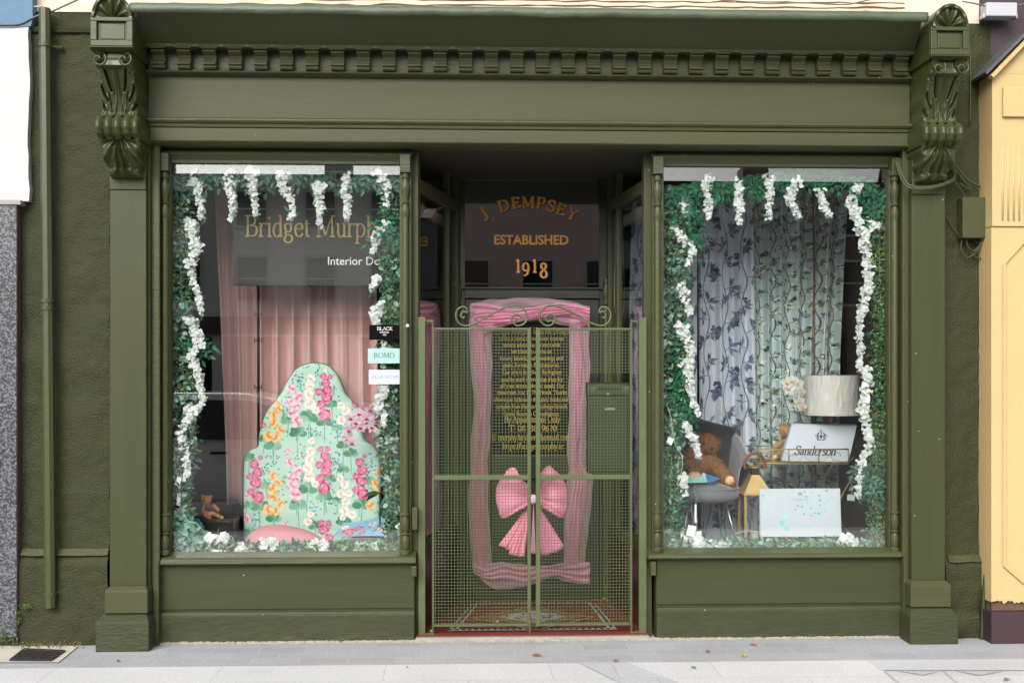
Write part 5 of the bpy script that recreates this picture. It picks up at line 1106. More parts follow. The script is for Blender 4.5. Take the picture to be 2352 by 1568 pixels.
papertag('tiny white label below the left garland of the right window', 'e', 310, 1375, 24, 36, .07, .3)
for nm, kk, pts, lb in (('string_light_wire', 'e', [(590, 1310), (680, 1285), (780, 1300), (800, 1360), (860, 1410), (960, 1400), (1020, 1370)], 'thin clear wire looping before the patterned board'), ('string_light_wire', '5', [(185, 1080), (210, 1140), (240, 1190), (300, 1210), (345, 1260)], 'thin clear wire near the tiny bear'),
                        ('string_light_wire', 'e', [(80, 330), (110, 420), (140, 620), (200, 740), (180, 900)], 'thin clear wire at the left of the big bear'), ('string_light_wire', '5', [(500, 1290), (540, 1300), (545, 1350), (500, 1380)], 'white wire loop in front of the black box')):
    path = [tuple(WQ(kk, x, y, .07)) for x, y in pts]; mb = MB(); mb.tube(cat(path, 6), .0016, 5); tag(mb.build(nm, wirem, None, loc=path[0], smooth=True), lb, 'wire', 'clear wires among the greenery')
# ------------------------------------------------------------------ right window contents
rnd = random.Random(21)
def leafcurtain(w_, h, sx, bg_, lc, nvine, big, seed, twig=False):
    rnd = random.Random(seed); cv = Canvas(w_, h, sx, bg_)
    for j in range(nvine):
        x0 = (j+.5)*w_/nvine; ph = rnd.random()*6; pts = [(x0+big*.32*math.sin(y*PI/(big*2.6)+ph), y) for y in range(0, h+1, 3)]
        cv.line(pts, 1.5 if not twig else .9, lc[0] if not twig else '#4a3f33')
        y = rnd.uniform(0, big)
        side_ = 1
        while y < h:
            i = min(len(pts)-1, int(y/3)); x = pts[i][0]; side_ = -side_
            for b_ in range(1 if not twig else 2):
                L = big*rnd.uniform(.35, .85); a = (0 if side_ > 0 else PI)+rnd.uniform(-.7, .7); ex, ey = x+math.cos(a)*L, y+math.sin(a)*L*.8-L*.2; cv.line([(x, y), (ex, ey)], .8 if not twig else .55, lc[0])
                for q in range(5 if not twig else 7):
                    aa = (a+(q-2)*.75+rnd.uniform(-.2, .2)) if not twig else (a+rnd.uniform(-1.4, 1.4)); cc = rnd.choice(lc); ll = big*rnd.uniform(.36, .52)*(1 if not twig else .6)
                    tx, ty = x+(ex-x)*(.6+.4*(q == 0)), y+(ey-y)*(.6+.4*(q == 0))
                    cx_, cy_ = tx+math.cos(aa)*ll, ty+math.sin(aa)*ll
                    cv.ell(cx_, cy_, ll, ll*(.40 if not twig else .30), aa, cc, 1, 1)
                    if not twig:
                        for m in range(6): t = -.7+m*.28; cv.line([(cx_+math.cos(aa)*ll*t, cy_+math.sin(aa)*ll*t), (cx_+math.cos(aa)*ll*(t+.15)+math.cos(aa+1.5)*ll*.33, cy_+math.sin(aa)*ll*(t+.15)+math.sin(aa+1.5)*ll*.33)], .28, bg_, .55)
                if not twig and rnd.random() < .6:
                    for q in range(4): cv.ell(ex+rnd.uniform(-6, 6), ey-big*.5+rnd.uniform(-5, 5), 2.6, 3.4, rnd.uniform(0, 3), lc[1])
                if twig and rnd.random() < .3: cv.ell(ex, ey, 2.6, 3.2, 0, '#2c3426')
                if twig and rnd.random() < .6:
                    for q in range(4): cv.ell(ex+rnd.uniform(-7, 7), ey+rnd.uniform(-7, 7), 2.6, 2.0, rnd.uniform(0, 3), rnd.choice(('#dfe6da', '#8c9fc0', '#e8ecdf')))
            y += big*(rnd.uniform(1.0, 1.5) if not twig else rnd.uniform(.6, .95))
    return cv
blue_l = ['#66758a', '#4d5a70', '#76849a', '#586378']; cl = M_attr('printed_curtain_linen', sheen=.3)
cvb = leafcurtain(150, 800, 1.35, '#c9d0da', blue_l, 3, 27, 1)
curtain('curtain', 'pale curtain with large navy leaf print, brightest one left of the green twig curtain', [(440, 1600), (1240, 1606)], [(440, 1728), (1240, 1737)], 432, 1250, .90, 3.1, .026, cl, seed=9, cv=cvb)
cvb = leafcurtain(160, 800, 1.35, '#bcc4cf', blue_l, 3, 27, 2)
curtain('curtain', 'navy leaf print curtain hanging behind the right porch side glass', [(430, 1450), (700, 1443), (1250, 1446)], [(430, 1602), (1240, 1602)], 430, 1250, .84, 3.4, .02, cl, seed=10, cv=cvb)
cvg = leafcurtain(230, 800, 1.35, '#bccdcd', ['#6c6656', '#6f8060', '#5a6c52', '#7f8e6c', '#566650'], 6, 19, 5, True)
curtain('curtain', 'pale blue green curtain printed with twigs and olive leaves', [(430, 1722), (1250, 1732)], [(430, 1944), (620, 1934), (800, 1926), (1250, 1920)], 430, 1250, .98, 6.3, .036, cl, seed=11, cv=cvg)
mb = MB(); a = P(1868, 440, .86); b = P(1874, 1250, .86); mb.tube([(b.x, .86, b.z), (a.x, .86, a.z)], .0055, 8); tag(mb.build('curtain_pole', M('copper_brown_pole', '#6e4a30', .4, metal=.3), None, loc=(b.x, .86, b.z), smooth=True), 'slim brown upright pole in front of the green twig curtain', 'pole')
mb = MB(); Yk = .6; a = WQ('d', 1550, 660, Yk); b = WQ('d', 1622, 550, Yk)
# small things seen deep in the shop
mb = MB(); mb.lathe([(.035, 0), (.06, -.1)], *WQ('d', 1585, 570, 1.5).xy, 14); 
mb.v = [(x, y, z+WQ('d', 1585, 560, 1.5).z) for x, y, z in mb.v]; tag(mb.build('wall_lamp', M('cream_shade', '#b9ad92', .8), None, loc=tuple(WQ('d', 1585, 600, 1.5)), smooth=True), 'small cream wall lamp deep in the right window', 'lamp')
# velvet chair
velvet = M('grey_velvet', '#6b6d70', .75, .35, 9, .18, 7, sheen=.6)
ch = thing('velvet_chair', 'rounded grey velvet chair on slim metal legs carrying the big bear', 'chair', tuple(WQ('e', 380, 1330, .5)))
c0 = WQ('e', 370, 990, .5); R = .235
mb = MB()
def seat(a, b):
    th = 2*PI*a; ph = -PI/2+PI*b; ct = math.copysign(abs(math.cos(ph))**.45, 1); sp_ = math.copysign(abs(math.sin(ph))**.7, math.sin(ph))
    rr = R*(1+.05*abs(math.cos(2*th))); return (c0.x+math.cos(th)*rr*ct*.9, .5+math.sin(th)*rr*ct*.85, c0.z+sp_*.062)
mb.grid(seat, 48, 18); mb.build('seat', velvet, ch, smooth=True)
mb = MB(); mb.tube([(c0.x+math.cos(t)*R*.93, .5+math.sin(t)*R*.87, c0.z+.03) for t in [k*PI/24 for k in range(48)]], .004, 6, closed=True); mb.build('seam', velvet, ch, smooth=True)
mb = MB()
def bk(sg):
    def f(a, b):
        th = -.35+(PI+.7)*a; top = c0.z+.32+.085*math.sin(max(0, min(PI, th)))**.6; bt = c0.z-.03; z = bt+(top-bt)*b; fl = 1.0+.17*b
        rr = (R*fl+.035*sg*math.sqrt(max(.0, 1-(2*b-1)**8))); edge = .35 if th < 0 or th > PI else 1; hgt = 1
        z2 = bt+(z-bt)*(.62+.38*min(1, max(0, math.sin(max(0, min(PI, th)))*2)))
        return (c0.x+math.cos(th)*rr*1.0, .52+math.sin(th)*rr*.95, z2)
    return f
mb.grid(bk(-1), 40, 16); mb.grid(bk(1), 40, 16); o = mb.build('backrest', velvet, ch, smooth=True)
lm = M('brushed_steel', '#a9a9a6', .3, metal=.8)
for (x0, y0), (x1, y1), dy in (((525, 1070), (625, 1350), -.12), ((250, 1075), (180, 1350), -.12), ((470, 1070), (500, 1300), .2), ((285, 1070), (262, 1300), .2)):
    mb = MB(); a = WQ('e', x0, y0, .5+dy*.6); b = WQ('e', x1, y1, .5+dy); b.z = zfl; mb.tube([b, a], [.005, .009], 8); mb.build('leg', lm, ch, smooth=True)
pillow('cushion', 'black velvet cushion standing behind the big bear', 'cushion', tuple(WQ('e', 400, 620, .66)), .34, .30, .11, M('black_velvet', '#15151d', .8, sheen=.4), Matrix.Rotation(.25, 3, 'Y') @ Matrix.Rotation(-.2, 3, 'X'))
sw = thing('colour_swatches', 'fan of pale blue and mint paper swatches under the big bear', 'swatches', tuple(WQ('e', 350, 915, .33)))
for i, (x0, y0, x1, y1, x2, y2, x3, y3, col) in enumerate(((220, 890, 330, 850, 385, 915, 225, 920, '#8fd0cc'), (330, 850, 365, 845, 400, 905, 380, 915, '#c9e4ea'), (365, 850, 480, 890, 450, 905, 385, 915, '#3f7fb5'))):
    mb = MB(); pp = [WQ('e', x, y, .30+(918-y)*.0015) for x, y in ((x0, y0), (x1, y1), (x2, y2), (x3, y3))]
    mb.add([tuple(p) for p in pp]+[tuple(p+Vector((0, 0, -.004))) for p in pp], [(0, 1, 2, 3), (7, 6, 5, 4), (0, 4, 5, 1), (1, 5, 6, 2), (2, 6, 7, 3), (3, 7, 4, 0)]); mb.build('swatch', M('swatch_'+col[1:], col, .6), sw)
# lantern
brass = M('satin_brass', '#c5a56c', .35, .1, 30, metal=.55, spec=.5); brassd = M('aged_brass', '#94845a', .4, metal=.7)
Yn = .40; la = thing('lantern', 'tall brass lantern with pyramid top and brown leather ring handle', 'lantern', tuple(WQ('e', 745, 1335, Yn)))
cx = WQ('e', 745, 900, Yn).x; zb = zfl; zr = WQ('e', 745, 1005, Yn).z; hw = WQ('e', 848, 900, Yn).x-cx; za = WQ('e', 745, 862, Yn).z
mb = MB()
for sx in (-1, 1):
    for sy in (-1, 1): mb.box(cx+sx*hw-.008*(sx+1), cx+sx*hw-.008*(sx-1), Yn+sy*hw-.008*(sy+1), Yn+sy*hw-.008*(sy-1), zb, zr)
mb.build('frame', brass, la, bevel=.001)
mb = MB(); mb.box(cx-hw-.004, cx+hw+.004, Yn-hw-.004, Yn+hw+.004, zb, zb+.02); mb.box(cx-hw-.006, cx+hw+.006, Yn-hw-.006, Yn+hw+.006, zr-.004, zr+.008); mb.build('base_tray', brass, la, bevel=.002)
mb = MB(); mb.frus(cx-hw, cx+hw, Yn-hw, Yn+hw, zr+.009, za, hw*.72, hw*.72); v = mb.v; v[6] = (v[6][0], Yn+hw*.28, v[6][2]); v[7] = (v[7][0], Yn+hw*.28, v[7][2]); mb.build('roof', brass, la)
zt = WQ('e', 745, 808, Yn).z; mb = MB(); mb.frus(cx-hw*.28, cx+hw*.28, Yn-hw*.28, Yn+hw*.28, za, zt, hw*.02, .002); mb.build('chimney', M('dark_brass', '#3c3226', .4, metal=.5), la)
mb = MB(); mb.lathe([(.046, zt-.004), (.05, zt), (.048, zt+.006), (.03, zt+.014), (.0001, zt+.018)], cx, Yn, 24); mb.build('cap', brassd, la, smooth=True)
mb = MB(); rr = WQ('e', 822, 800, Yn).x-cx; zc0 = WQ('e', 745, 790, Yn).z; hp_ = [(cx+math.cos(t)*rr, Yn, zc0+math.sin(t)*rr*1.15) for t in [-.35+k*(PI+.7)/30 for k in range(31)]]; mb.tube(hp_, .0105, 10); mb.build('handle', M('tan_leather', '#7c3f1c', .45, .2, 80), la, smooth=True)
mb = MB()
for k in range(3): g_ = [(cx-hw+.006, cx+hw-.006, Yn-hw+.004, Yn-hw+.007), (cx-hw+.004, cx-hw+.007, Yn-hw+.008, Yn+hw-.008), (cx+hw-.007, cx+hw-.004, Yn-hw+.008, Yn+hw-.008)][k]; mb.box(*g_, zb+.02, zr-.004)
mb.build('pane', glass, la)
mb = MB(); mb.lathe([(.03, zb+.02), (.03, zb+.12), (.004, zb+.122), (.003, zb+.135)], cx, Yn, 14); mb.build('candle', M('ivory_wax', '#d8cdb5', .5), la, smooth='auto')
# tray stand
ts = thing('tray_stand', 'antique gold folding tray stand with a looped gallery rail', 'table', tuple(WQ('e', 1120, 1300, .6)))
Yt0, Yt1 = .46, .80; a = WQ('e', 775, 770, Yt0); b = WQ('e', 1452, 775, Yt0); tz0 = (a.z+b.z)/2; tz1 = WQ('e', 1100, 672, Yt0).z; xa, xb = a.x, b.x+.0
gm = M('antique_gold', '#9a8a52', .35, metal=.75)
mb = MB(); 
for z in (tz0, tz1): mb.tube([(xa, Yt0, z), (xb, Yt0, z), (xb+.0, Yt1, z), (xa, Yt1, z)], .004, 6, closed=True)
for x in (xa, xa+(xb-xa)/3, xa+(xb-xa)*2/3, xb): mb.box(x-.003, x+.003, Yt0-.003, Yt0+.003, tz0, tz1)
for k in range(7):
    xm = xa+(xb-xa)*(k+.5)/7; w2 = (xb-xa)/7
    mb.tube([(xm-w2*(.9)*math.cos(t), Yt0, tz0+(tz1-tz0)*(.5+.42*math.sin(t)) if k % 2 else tz1-(tz1-tz0)*(.5+.42*math.sin(t))) for t in [i*PI/10 for i in range(11)]], .002, 5)
for yy_ in (.5, .58, .66, .74):
    pass
mb.build('gallery_rail', gm, ts, smooth=True)
mb = MB(); mb.box(xa, xb, Yt0, Yt1, tz0-.012, tz0-.004); mb.build('tray', gm, ts, bevel=.002)
for (p0, p1, y0, y1) in (((885, 775), (1260, 1350), Yt0, Yt1), ((1335, 780), (960, 1350), Yt0, Yt1), ((1500, 840), (1180, 1330), Yt1, Yt0), ((1150, 790), (1520, 1310), Yt1, Yt0)):
    mb = MB(); p = WQ('e', *p0, y0); q = WQ('e', *p1, y1); q.z = zfl; mb.tube([q, p, p+Vector((0, 0, .02))], .0055, 6); mb.build('leg', gm, ts, smooth=True)
# white box with the brand name
Ys = .55; nb = thing('name_box', 'white box lid with crest and black Sanderson lettering tilted on the tray', 'box', tuple(WQ('e', 1200, 770, Ys)))
tl, tr_, br_, bl = WQ('e', 1028, 486, Ys+.06), WQ('e', 1516, 492, Ys+.06), WQ('e', 1452, 768, Ys-.05), WQ('e', 946, 760, Ys-.05)
mb = MB(); off = Vector((0, .03, .008)); q = [bl, br_, tr_, tl]; mb.add([tuple(p) for p in q]+[tuple(p+off) for p in q], [(0, 1, 2, 3), (7, 6, 5, 4), (0, 4, 5, 1), (1, 5, 6, 2), (2, 6, 7, 3), (3, 7, 4, 0)]); mb.build('lid', M('white_board', '#bcc1cb', .5), nb, bevel=.002)
def onbox(x, y):          # e-zoom coordinates -> point on the tilted face
    t = (y-486)/(765-486); l = tl.lerp(bl, t); r = tr_.lerp(br_, t); xl = 1028+(946-1028)*t; xr = 1516+(1452-1516)*t; return l.lerp(r, (x-xl)/(xr-xl))
nr = (br_-bl).cross(tl-bl).normalized(); nr = nr if nr.y < 0 else -nr
mb = MB(); sz = (715-648)/.7*1.0
pen(mb, 'Sanderson', lambda x, z, i: tuple(onbox(1040+x, 716-z)+nr*(.0012+.0003*i)), sz, T=.13, th=.035, wsc=.86*330/ (text_w('Sanderson')*sz)*1.1, shear=.25, k=4); 
crb = M('navy_print', '#151c2c', .5); mb.build('brand_lettering', crb, nb)
def crest(mb, f, s, mi=0):    # supporters, shield, helm and scrollwork, as on the printed arms
    def e_(x, y, rx, ry, a=0, n=10, l=0):
        mb.sheet([f(x+math.cos(t)*rx*math.cos(a)-math.sin(t)*ry*math.sin(a), y+math.cos(t)*rx*math.sin(a)+math.sin(t)*ry*math.cos(a), l) for t in [-2*PI*k/n for k in range(n)]], mi)
    mb.sheet([f(-8, -8, 1), f(8, -8, 1), f(8, 6, 1), f(0, 18, 1), f(-8, 6, 1)][::-1], mi)
    for sx in (-1, 1):
        e_(sx*17, -2, 5, 15, sx*.25, l=2); e_(sx*14, -19, 4.5, 5, l=3); e_(sx*23, -8, 2.2, 9, -sx*.8, l=4); e_(sx*20, 12, 3, 10, -sx*.5, l=5); e_(sx*27, 5, 2, 10, sx*.5, l=6); e_(sx*11, 20, 2, 8, sx*1.2, l=7)
        e_(sx*31, -5, 1.8, 7, sx*.2, l=3)
    e_(0, -16, 4, 6, l=2); e_(0, -27, 6.5, 3.5, l=3)
    for k in (-1, 0, 1): e_(k*5, -32, 1.6, 4, k*.3, l=4)
    for k in range(-2, 3): e_(k*10, 25-abs(k)*2, 6, 2.2, k*.15, l=5)
mb = MB(); crest(mb, lambda x, y, l: tuple(onbox(1244+x*1.35, 572+y*1.3)+nr*(.0012+.0002*l)), 1); mb.build('crest', M('teal_navy_print', '#1f4a5a', .5), nb)
mb = MB(); pen(mb, 'SANDERSON', lambda x, z, i: tuple(onbox(1180+x, 634-z)+nr*(.0012+.0002*i)), 14/.7, T=.08, th=.04, wsc=100/(text_w('SANDERSON')*20), k=2) if all(ch in GL for ch in 'SANDERSON') else None; mb.build('small_lettering', M('pale_print', '#a8b4c2', .5), nb)
# patterned board in front
Yp = .27; cv = Canvas(204, 126, 2.2, '#c2cad1'); rnd = random.Random(31)
for i in range(110):
    x, y = rnd.uniform(0, 200), rnd.uniform(30, 124); cv.line([(x, y), (x+rnd.uniform(-8, 8), y-rnd.uniform(8, 26))], .3, rnd.choice(('#b9c2cf', '#c7b9cf', '#aebccb')), .8)
    for k in range(5): cv.ell(x+rnd.uniform(-9, 9), y-rnd.uniform(0, 26), 1.6, 1.0, rnd.random()*3, rnd.choice(('#b6c9d6', '#cdbfd8', '#a9c8cf')), .9)
def ivy(x, y, r, c):
    for k in range(5): a = k*2*PI/5+x; cv.ell(x+math.cos(a)*r*.5, y+math.sin(a)*r*.5, r*.6, r*.34, a, c, 1, 0)
for x, y in ((1165, 990), (1225, 1000), (1180, 1035), (1285, 1025), (1290, 1065), (1105, 1115), (1140, 1120), (1085, 1145), (1055, 1165), (1215, 1135), (1245, 1175), (1290, 1110), (1335, 1160), (1280, 1180), (1155, 1185), (1215, 1198), (1260, 1180), (1390, 1040), (1350, 985), (820, 1020), (1190, 1090)): ivy((x-793)*.3046/1.0, (y-965)*.3046, rnd.uniform(2.0, 3.4), rnd.choice(('#6db3aa', '#93c7c0', '#5fa8a2')))
for x, y, r in ((995, 1205, 8), (970, 1260, 8), (955, 1300, 7), (1010, 1310, 7), (1240, 1300, 6)): cv.ell((x-793)*.3046, (y-965)*.3046, r, r*.62, rnd.random()*3, rnd.choice(('#8fcbd0', '#a9dade')))
a = WQ('e', 790, 1330, Yp); b = WQ('e', 1399, 970, Yp-.0)
bo = thing('patterned_board', 'white board printed with teal ivy leaves propped in front of the tray stand', 'board', ((a.x+b.x)/2, Yp, a.z-.02))
painted('printed_face', cv, lambda s, t: (a.x+(b.x-a.x)*s, Yp+.03*(1-t), b.z+(a.z-b.z)*t), M_attr('printed_card', .5, 0), bo)
mb = MB(); q = [(a.x, Yp+.0305, a.z), (b.x, Yp+.0305, a.z), (b.x, Yp+.031, b.z), (a.x, Yp+.031, b.z)]; mb.add([(x, y-.029*(i < 2), z) for i, (x, y, z) in enumerate(q)]+[(x, y+.008, z) for x, y, z in q], [(0, 1, 2, 3), (7, 6, 5, 4), (0, 4, 5, 1), (1, 5, 6, 2), (2, 6, 7, 3), (3, 7, 4, 0)]); mb.build('backing', M('white_card', '#d9dee4', .6), bo)
mb = MB(); fz = lambda x, y, l=0: (WQ('e', x, y, Yp).x, Yp-.001+.03*max(0, 1-(y-970)/360)-.0003*l, WQ('e', x, y, Yp).z)
crest(mb, lambda x, y, l: fz(1095+x*.55, 1008+y*.5, l), 1); mb.build('crest', M('grey_green_print', '#8fa6a4', .5), bo)
mb = MB(); pen(mb, 'Sanderson', lambda x, z, i: fz(1035+x, 1060-z, i), 26, T=.12, th=.05, wsc=118/(text_w('Sanderson')*26), k=3); mb.build('lettering', M('grey_print', '#a9b3b0', .5), bo)
# lamp
Yl = .66; lp = thing('table_lamp', 'table lamp with wide drum shade still wrapped in clear plastic', 'lamp', tuple(WQ('e', 1320, 700, Yl)))
a = WQ('e', 1112, 412, Yl); b = WQ('e', 1532, 116, Yl); cx = (a.x+b.x)/2; r1 = (b.x-a.x)/2; mb = MB()
from mathutils import noise
def shd(s, t):
    th = 2*PI*s; r = r1*(.955+.045*t)+.003*noise.noise(Vector((math.cos(th)*11, math.sin(th)*11, t*2)))+.004*abs(noise.noise(Vector((th*9+t*5, t*2.2, 3))))**.7; return (cx+math.cos(th)*r, Yl+math.sin(th)*r, b.z+(a.z-b.z)*t)
mb.grid(shd, 220, 40); sh = mb.build('lamp_shade', M('wrapped_shade', '#c6c2bd', .3, .3, 16, coat=.9, stretch=(1, 1, .35)), lp, smooth=True)
mb = MB(); mb.lathe([(r1*.955+.002, b.z+.003), (r1*.955-.004, b.z-.008)], cx, Yl, 48); mb.lathe([(r1+.002, a.z-.003), (r1-.004, a.z+.009)], cx, Yl, 48); mb.build('trim', M('shade_trim', '#8a8680', .6), sh, smooth=True)
mb = MB(); z0 = tz0-.0; mb.lathe([(.07, z0), (.07, z0+.012), (.02, z0+.03), (.012, z0+.06), (.016, a.z-.06), (.03, a.z-.03), (.012, a.z+.02), (.006, b.z), (.004, b.z+.005), (.012, b.z+.02), (.0001, b.z+.035)], cx, Yl, 20); mb.build('lamp_base', M('amber_brass', '#8a5c25', .3, metal=.6), lp, smooth=True)
# white orchid behind the lamp
orchid('orchid', 'white orchid blooms just left of the lampshade', [(1130, 480), (1110, 380), (1090, 280), (1040, 190), (990, 170)], 'e', .60, [(985, 170, .95), (1025, 160, 1), (1065, 180, 1), (1000, 215, 1), (1040, 210, .9), (1095, 240, .8), (1080, 310, .8), (1100, 350, .8), (1070, 345, .7)], M_leaf('white_orchid_petal', '#cfcdc6', '#e4e2dc', .5, .3), M('yellow_lip', '#c9a94e', .5), .052)
# side window details: roller blind rails and cord
for p0, p1, lb in ((PL0, PL1, 'left'), (PR0, PR1, 'right')):
    d = (p1-p0).normalized(); nrm = Vector((-d.y, d.x))*(1 if lb == 'left' else -1); c = p0+d*.45+nrm*.05; D3 = Matrix(((d.x, -d.y, 0), (d.y, d.x, 0), (0, 0, 1)))
    mb = MB(); mb.obox((c.x, c.y, 2.645), D3, (.43, .02, .03)); o = tag(mb.build('blind_rail', M('white_plastic', '#c9c9c4', .5), None, loc=(c.x, c.y, 2.645), bevel=.004), 'white roller blind rail behind the %s porch side glass' % lb, 'blind')
    if lb == 'right':
        q = [WQ('a', 1695, 385, .93), WQ('a', 1688, 800, .93), WQ('a', 1682, 1250, .93), WQ('a', 1715, 1362, .93), WQ('a', 1757, 1250, .93), WQ('a', 1748, 800, .93), WQ('a', 1738, 380, .93)]
        mb = MB(); mb.tube(cat([tuple(p) for p in q], 6), .0022, 5); mb.build('cord', M('cord', '#b9b6a8', .6), o, smooth=True)
# ------------------------------------------------------------------ gate
YG = .05
gt = thing('security_gate', 'waist to head high olive wire mesh double gate with scrolls on top, closing the porch', 'gate', (X(1222, YG), YG, 0))
def gz(v): return P(1222, v, YG).z
for u0, u1, hs_ in ((961, 977, 1), (1467, 1484, -1)):
    mb = MB(); mb.box(X(u0, YG), X(u1, YG), YG-.022, YG+.022, .0, gz(729)); post = mb.build('post', gategreen, gt, bevel=.002)
    x0 = X(u1 if hs_ > 0 else u0, YG); mb = MB(); zz = gz(737); mb.box(x0-.01, x0+hs_*.05, YG-.008, YG+.008, zz-.005, zz+.005); mb.tube([(x0+hs_*.045, YG, zz+.01), (x0+hs_*.045, YG, gz(752))], .006, 8); mb.build('hinge', gategreen, post)
    mb = MB(); zz = gz(1452); mb.box(x0-.0, x0+hs_*.055, YG-.014, YG+.014, .012, .036); mb.tube([(x0+hs_*.045, YG, .03), (x0+hs_*.045, YG, gz(1437))], .007, 8); mb.build('hinge', gategreen, post)
mirx = lambda x: 1965-x
scr = [(445, 160), (432, 172), (416, 160), (418, 138), (436, 122), (462, 128), (482, 150), (480, 120), (455, 92), (425, 84), (392, 102), (376, 140), (380, 182), (405, 215), (445, 232), (500, 222), (570, 190), (650, 145), (740, 98), (800, 78), (860, 74), (905, 100), (932, 145), (930, 190), (900, 222), (860, 232), (825, 212), (812, 178), (828, 150), (860, 142), (884, 160), (884, 188), (862, 200), (848, 186)]
scr = [(430, 165), (418, 150), (424, 130), (446, 122), (464, 140), (462, 168)][:0]+scr[0:4]+[(436, 120), (466, 128)]+scr[8:]
for k, (u0, u1) in enumerate(((993, 1219), (1231, 1451))):
    xa, xb = X(u0, YG), X(u1, YG); zt, zb, zm = gz(753), gz(1436), gz(1095); mb = MB(); fw = .012
    for x in (xa, xb-fw*1.7 if k == 0 else xb-fw): mb.box(x, x+fw*(1.7 if (k == 0) == (x > (xa+xb)/2) else 1), YG-.012, YG+.012, zb, zt)
    mb.box(xa+fw, xb-fw, YG-.011, YG+.011, zt-.012, zt); mb.box(xa+fw, xb-fw, YG-.011, YG+.011, zb, zb+.014); mb.box(xa+fw, xb-fw, YG-.014, YG-.006, zm-.014, zm+.014)
    if k == 1: mb.box(xa, xa+.026, YG-.016, YG-.012, zb, zt)
    lf = mb.build('gate_leaf', gategreen, gt, bevel=.0015)
    mb = MB(); pt = .0192; nx = round((xb-xa)/pt); nz = round((zt-zb)/pt); r = .00125; rd = random.Random(k)
    hx0, hx1, hz0, hz1 = X(1340, YG), X(1449, YG), gz(886), gz(857)
    for i in range(1, nx):
        x = xa+(xb-xa)*i/nx+rd.uniform(-.0008, .0008)
        segs = [(zb, zt)] if not (k == 1 and hx0+.04 < x < hx1-.01) else [(zb, hz0), (hz1, zt)]
        for a, b in segs: mb.box(x-r, x+r, YG-.004, YG-.004+2*r, a, b)
    for j in range(1, nz):
        z = zb+(zt-zb)*j/nz+rd.uniform(-.0008, .0008); x1_ = xb if not (k == 1 and hz0 < z < hz1) else hx0+.04
        mb.box(xa, x1_, YG-.0045-2*r, YG-.0045, z-r, z+r)
    for j in range(nz+1):
        z = zb+(zt-zb)*j/nz
        for x in (xa+.003, xb-.003): mb.box(x-.006, x+.006, YG-.0145, YG-.0105, z-.003, z+.003)
    o = mb.build('wire_mesh', gategreen, lf)
    pts = [WQ('b', x if k == 0 else mirx(x), y, YG) for x, y in scr]; mb = MB(); mb.tube(cat([tuple(p) for p in pts], 5), .0062, 6, flat=.8)
    mb.build('scroll', gategreen, lf, smooth=True)
    mb = MB(); zz = gz(1452)
    if k == 1: pass
    else: mb.tube([(xb-.006, YG-.02, .004), (xb-.006, YG-.02, zb+.12)], .005, 8); mb.build('drop_bolt', M('rusty_steel', '#5d4a3c', .6), lf)
# mailbox on the gate
boxg = M('mailbox_green_shaded', '#2a311a', .45, .2, 40, .1, 8)  # darker green paints in the shadow between the mesh wires
Ym = .105; mbx = thing('mailbox', 'olive painted steel mailbox with a letter slot hung behind the right gate leaf', 'mailbox', (X(1400, Ym), Ym, P(1400, 1088, Ym).z))
mb = MB(); xa, xb = X(1351, Ym), X(1443, Ym); z = lambda v: P(1400, v, Ym).z
mb.box(xa, xb, Ym, Ym+.12, z(1086), z(882)); mb.prof([(Ym-.006, z(886)), (Ym-.01, z(903)), (Ym-.006, z(908)), (Ym+.0, z(908)), (Ym+.12, z(908)), (Ym+.12, z(878)), (Ym+.02, z(878))], xa-.006, xb+.004); mb.build('box_body', boxg, mbx, bevel=.003)
mb = MB(); mb.box(xa+.01, xb-.006, Ym-.008, Ym, z(1080), z(913)); dr = mb.build('front_door', boxg, mbx, bevel=.002)
mb = MB(); x0, x1 = X(1368, Ym), X(1430, Ym); mb.box(x0, x1, Ym-.018, Ym-.011, z(898), z(884)); sl = mb.build('slot_plate', boxg, mbx, bevel=.002)
mb = MB(); mb.box(x0+.012, x1-.014, Ym-.0195, Ym-.0182, z(893.5), z(889)); mb.build('slot', M('slot_dark', '#0c0d09', .9), sl)
mb = MB(); a = WQ('b', 1545, 884, Ym-.012); mb.box(a.x, a.x+.06, Ym-.018, Ym-.008, a.z-.006, a.z+.006); mb.tube([(a.x+.03, Ym-.022, a.z), (a.x+.03, Ym-.008, a.z)], .009, 8); mb.build('latch', M('worn_steel', '#7c8474', .5), dr)
for u, v in ((1379+14, 903),): mb = MB(); mb.ell(P(1396, 905, Ym-.012), (.012, .006, .008), 10); mb.build('lock', M('worn_steel', '#7c8474', .5), dr, smooth=True)
# ------------------------------------------------------------------ pink tulle draped round the door
t1 = M_sheer('pink_tulle', '#ebc0cf', .40); t2 = M_sheer('bright_pink_tulle', '#efb3c8', .55); satin = M('pink_satin', '#d9859f', .5, .1, 40, .05, 5, sheen=.2)
def tulle(mb, pts, Y, folds, amp, seed, mi=0, nu=26, n=7, twist=0):
    from mathutils import noise
    lft = cat([tuple(WQ(k, a, c, Y)) for k, a, b, c, e in pts], n); rgt = cat([tuple(WQ(k, b, e, Y)) for k, a, b, c, e in pts], n); N = len(lft)-1
    def fn(a, b):
        i = min(N-1, int(b*N)); f = b*N-i; l = lft[i].lerp(lft[i+1], f); r = rgt[i].lerp(rgt[i+1], f)
        ph = 2.2*noise.noise(Vector((b*4, seed, 0))); y = amp*(math.sin(a*folds*2*PI+ph*2+seed)+1.1*noise.noise(Vector((a*3.5, b*7, seed))))
        e = .012*noise.noise(Vector((b*9, a*2, seed+5)))
        p = l.lerp(r, a); return (p.x+e, Y+y, p.z+e*.6)
    mb.grid(fn, nu, N, mi)
YT = .98
tl_ = thing('tulle_drape', 'sheer pink tulle draped as a frame around the shop door', 'drape', tuple(P(1222, 1340, YT)))
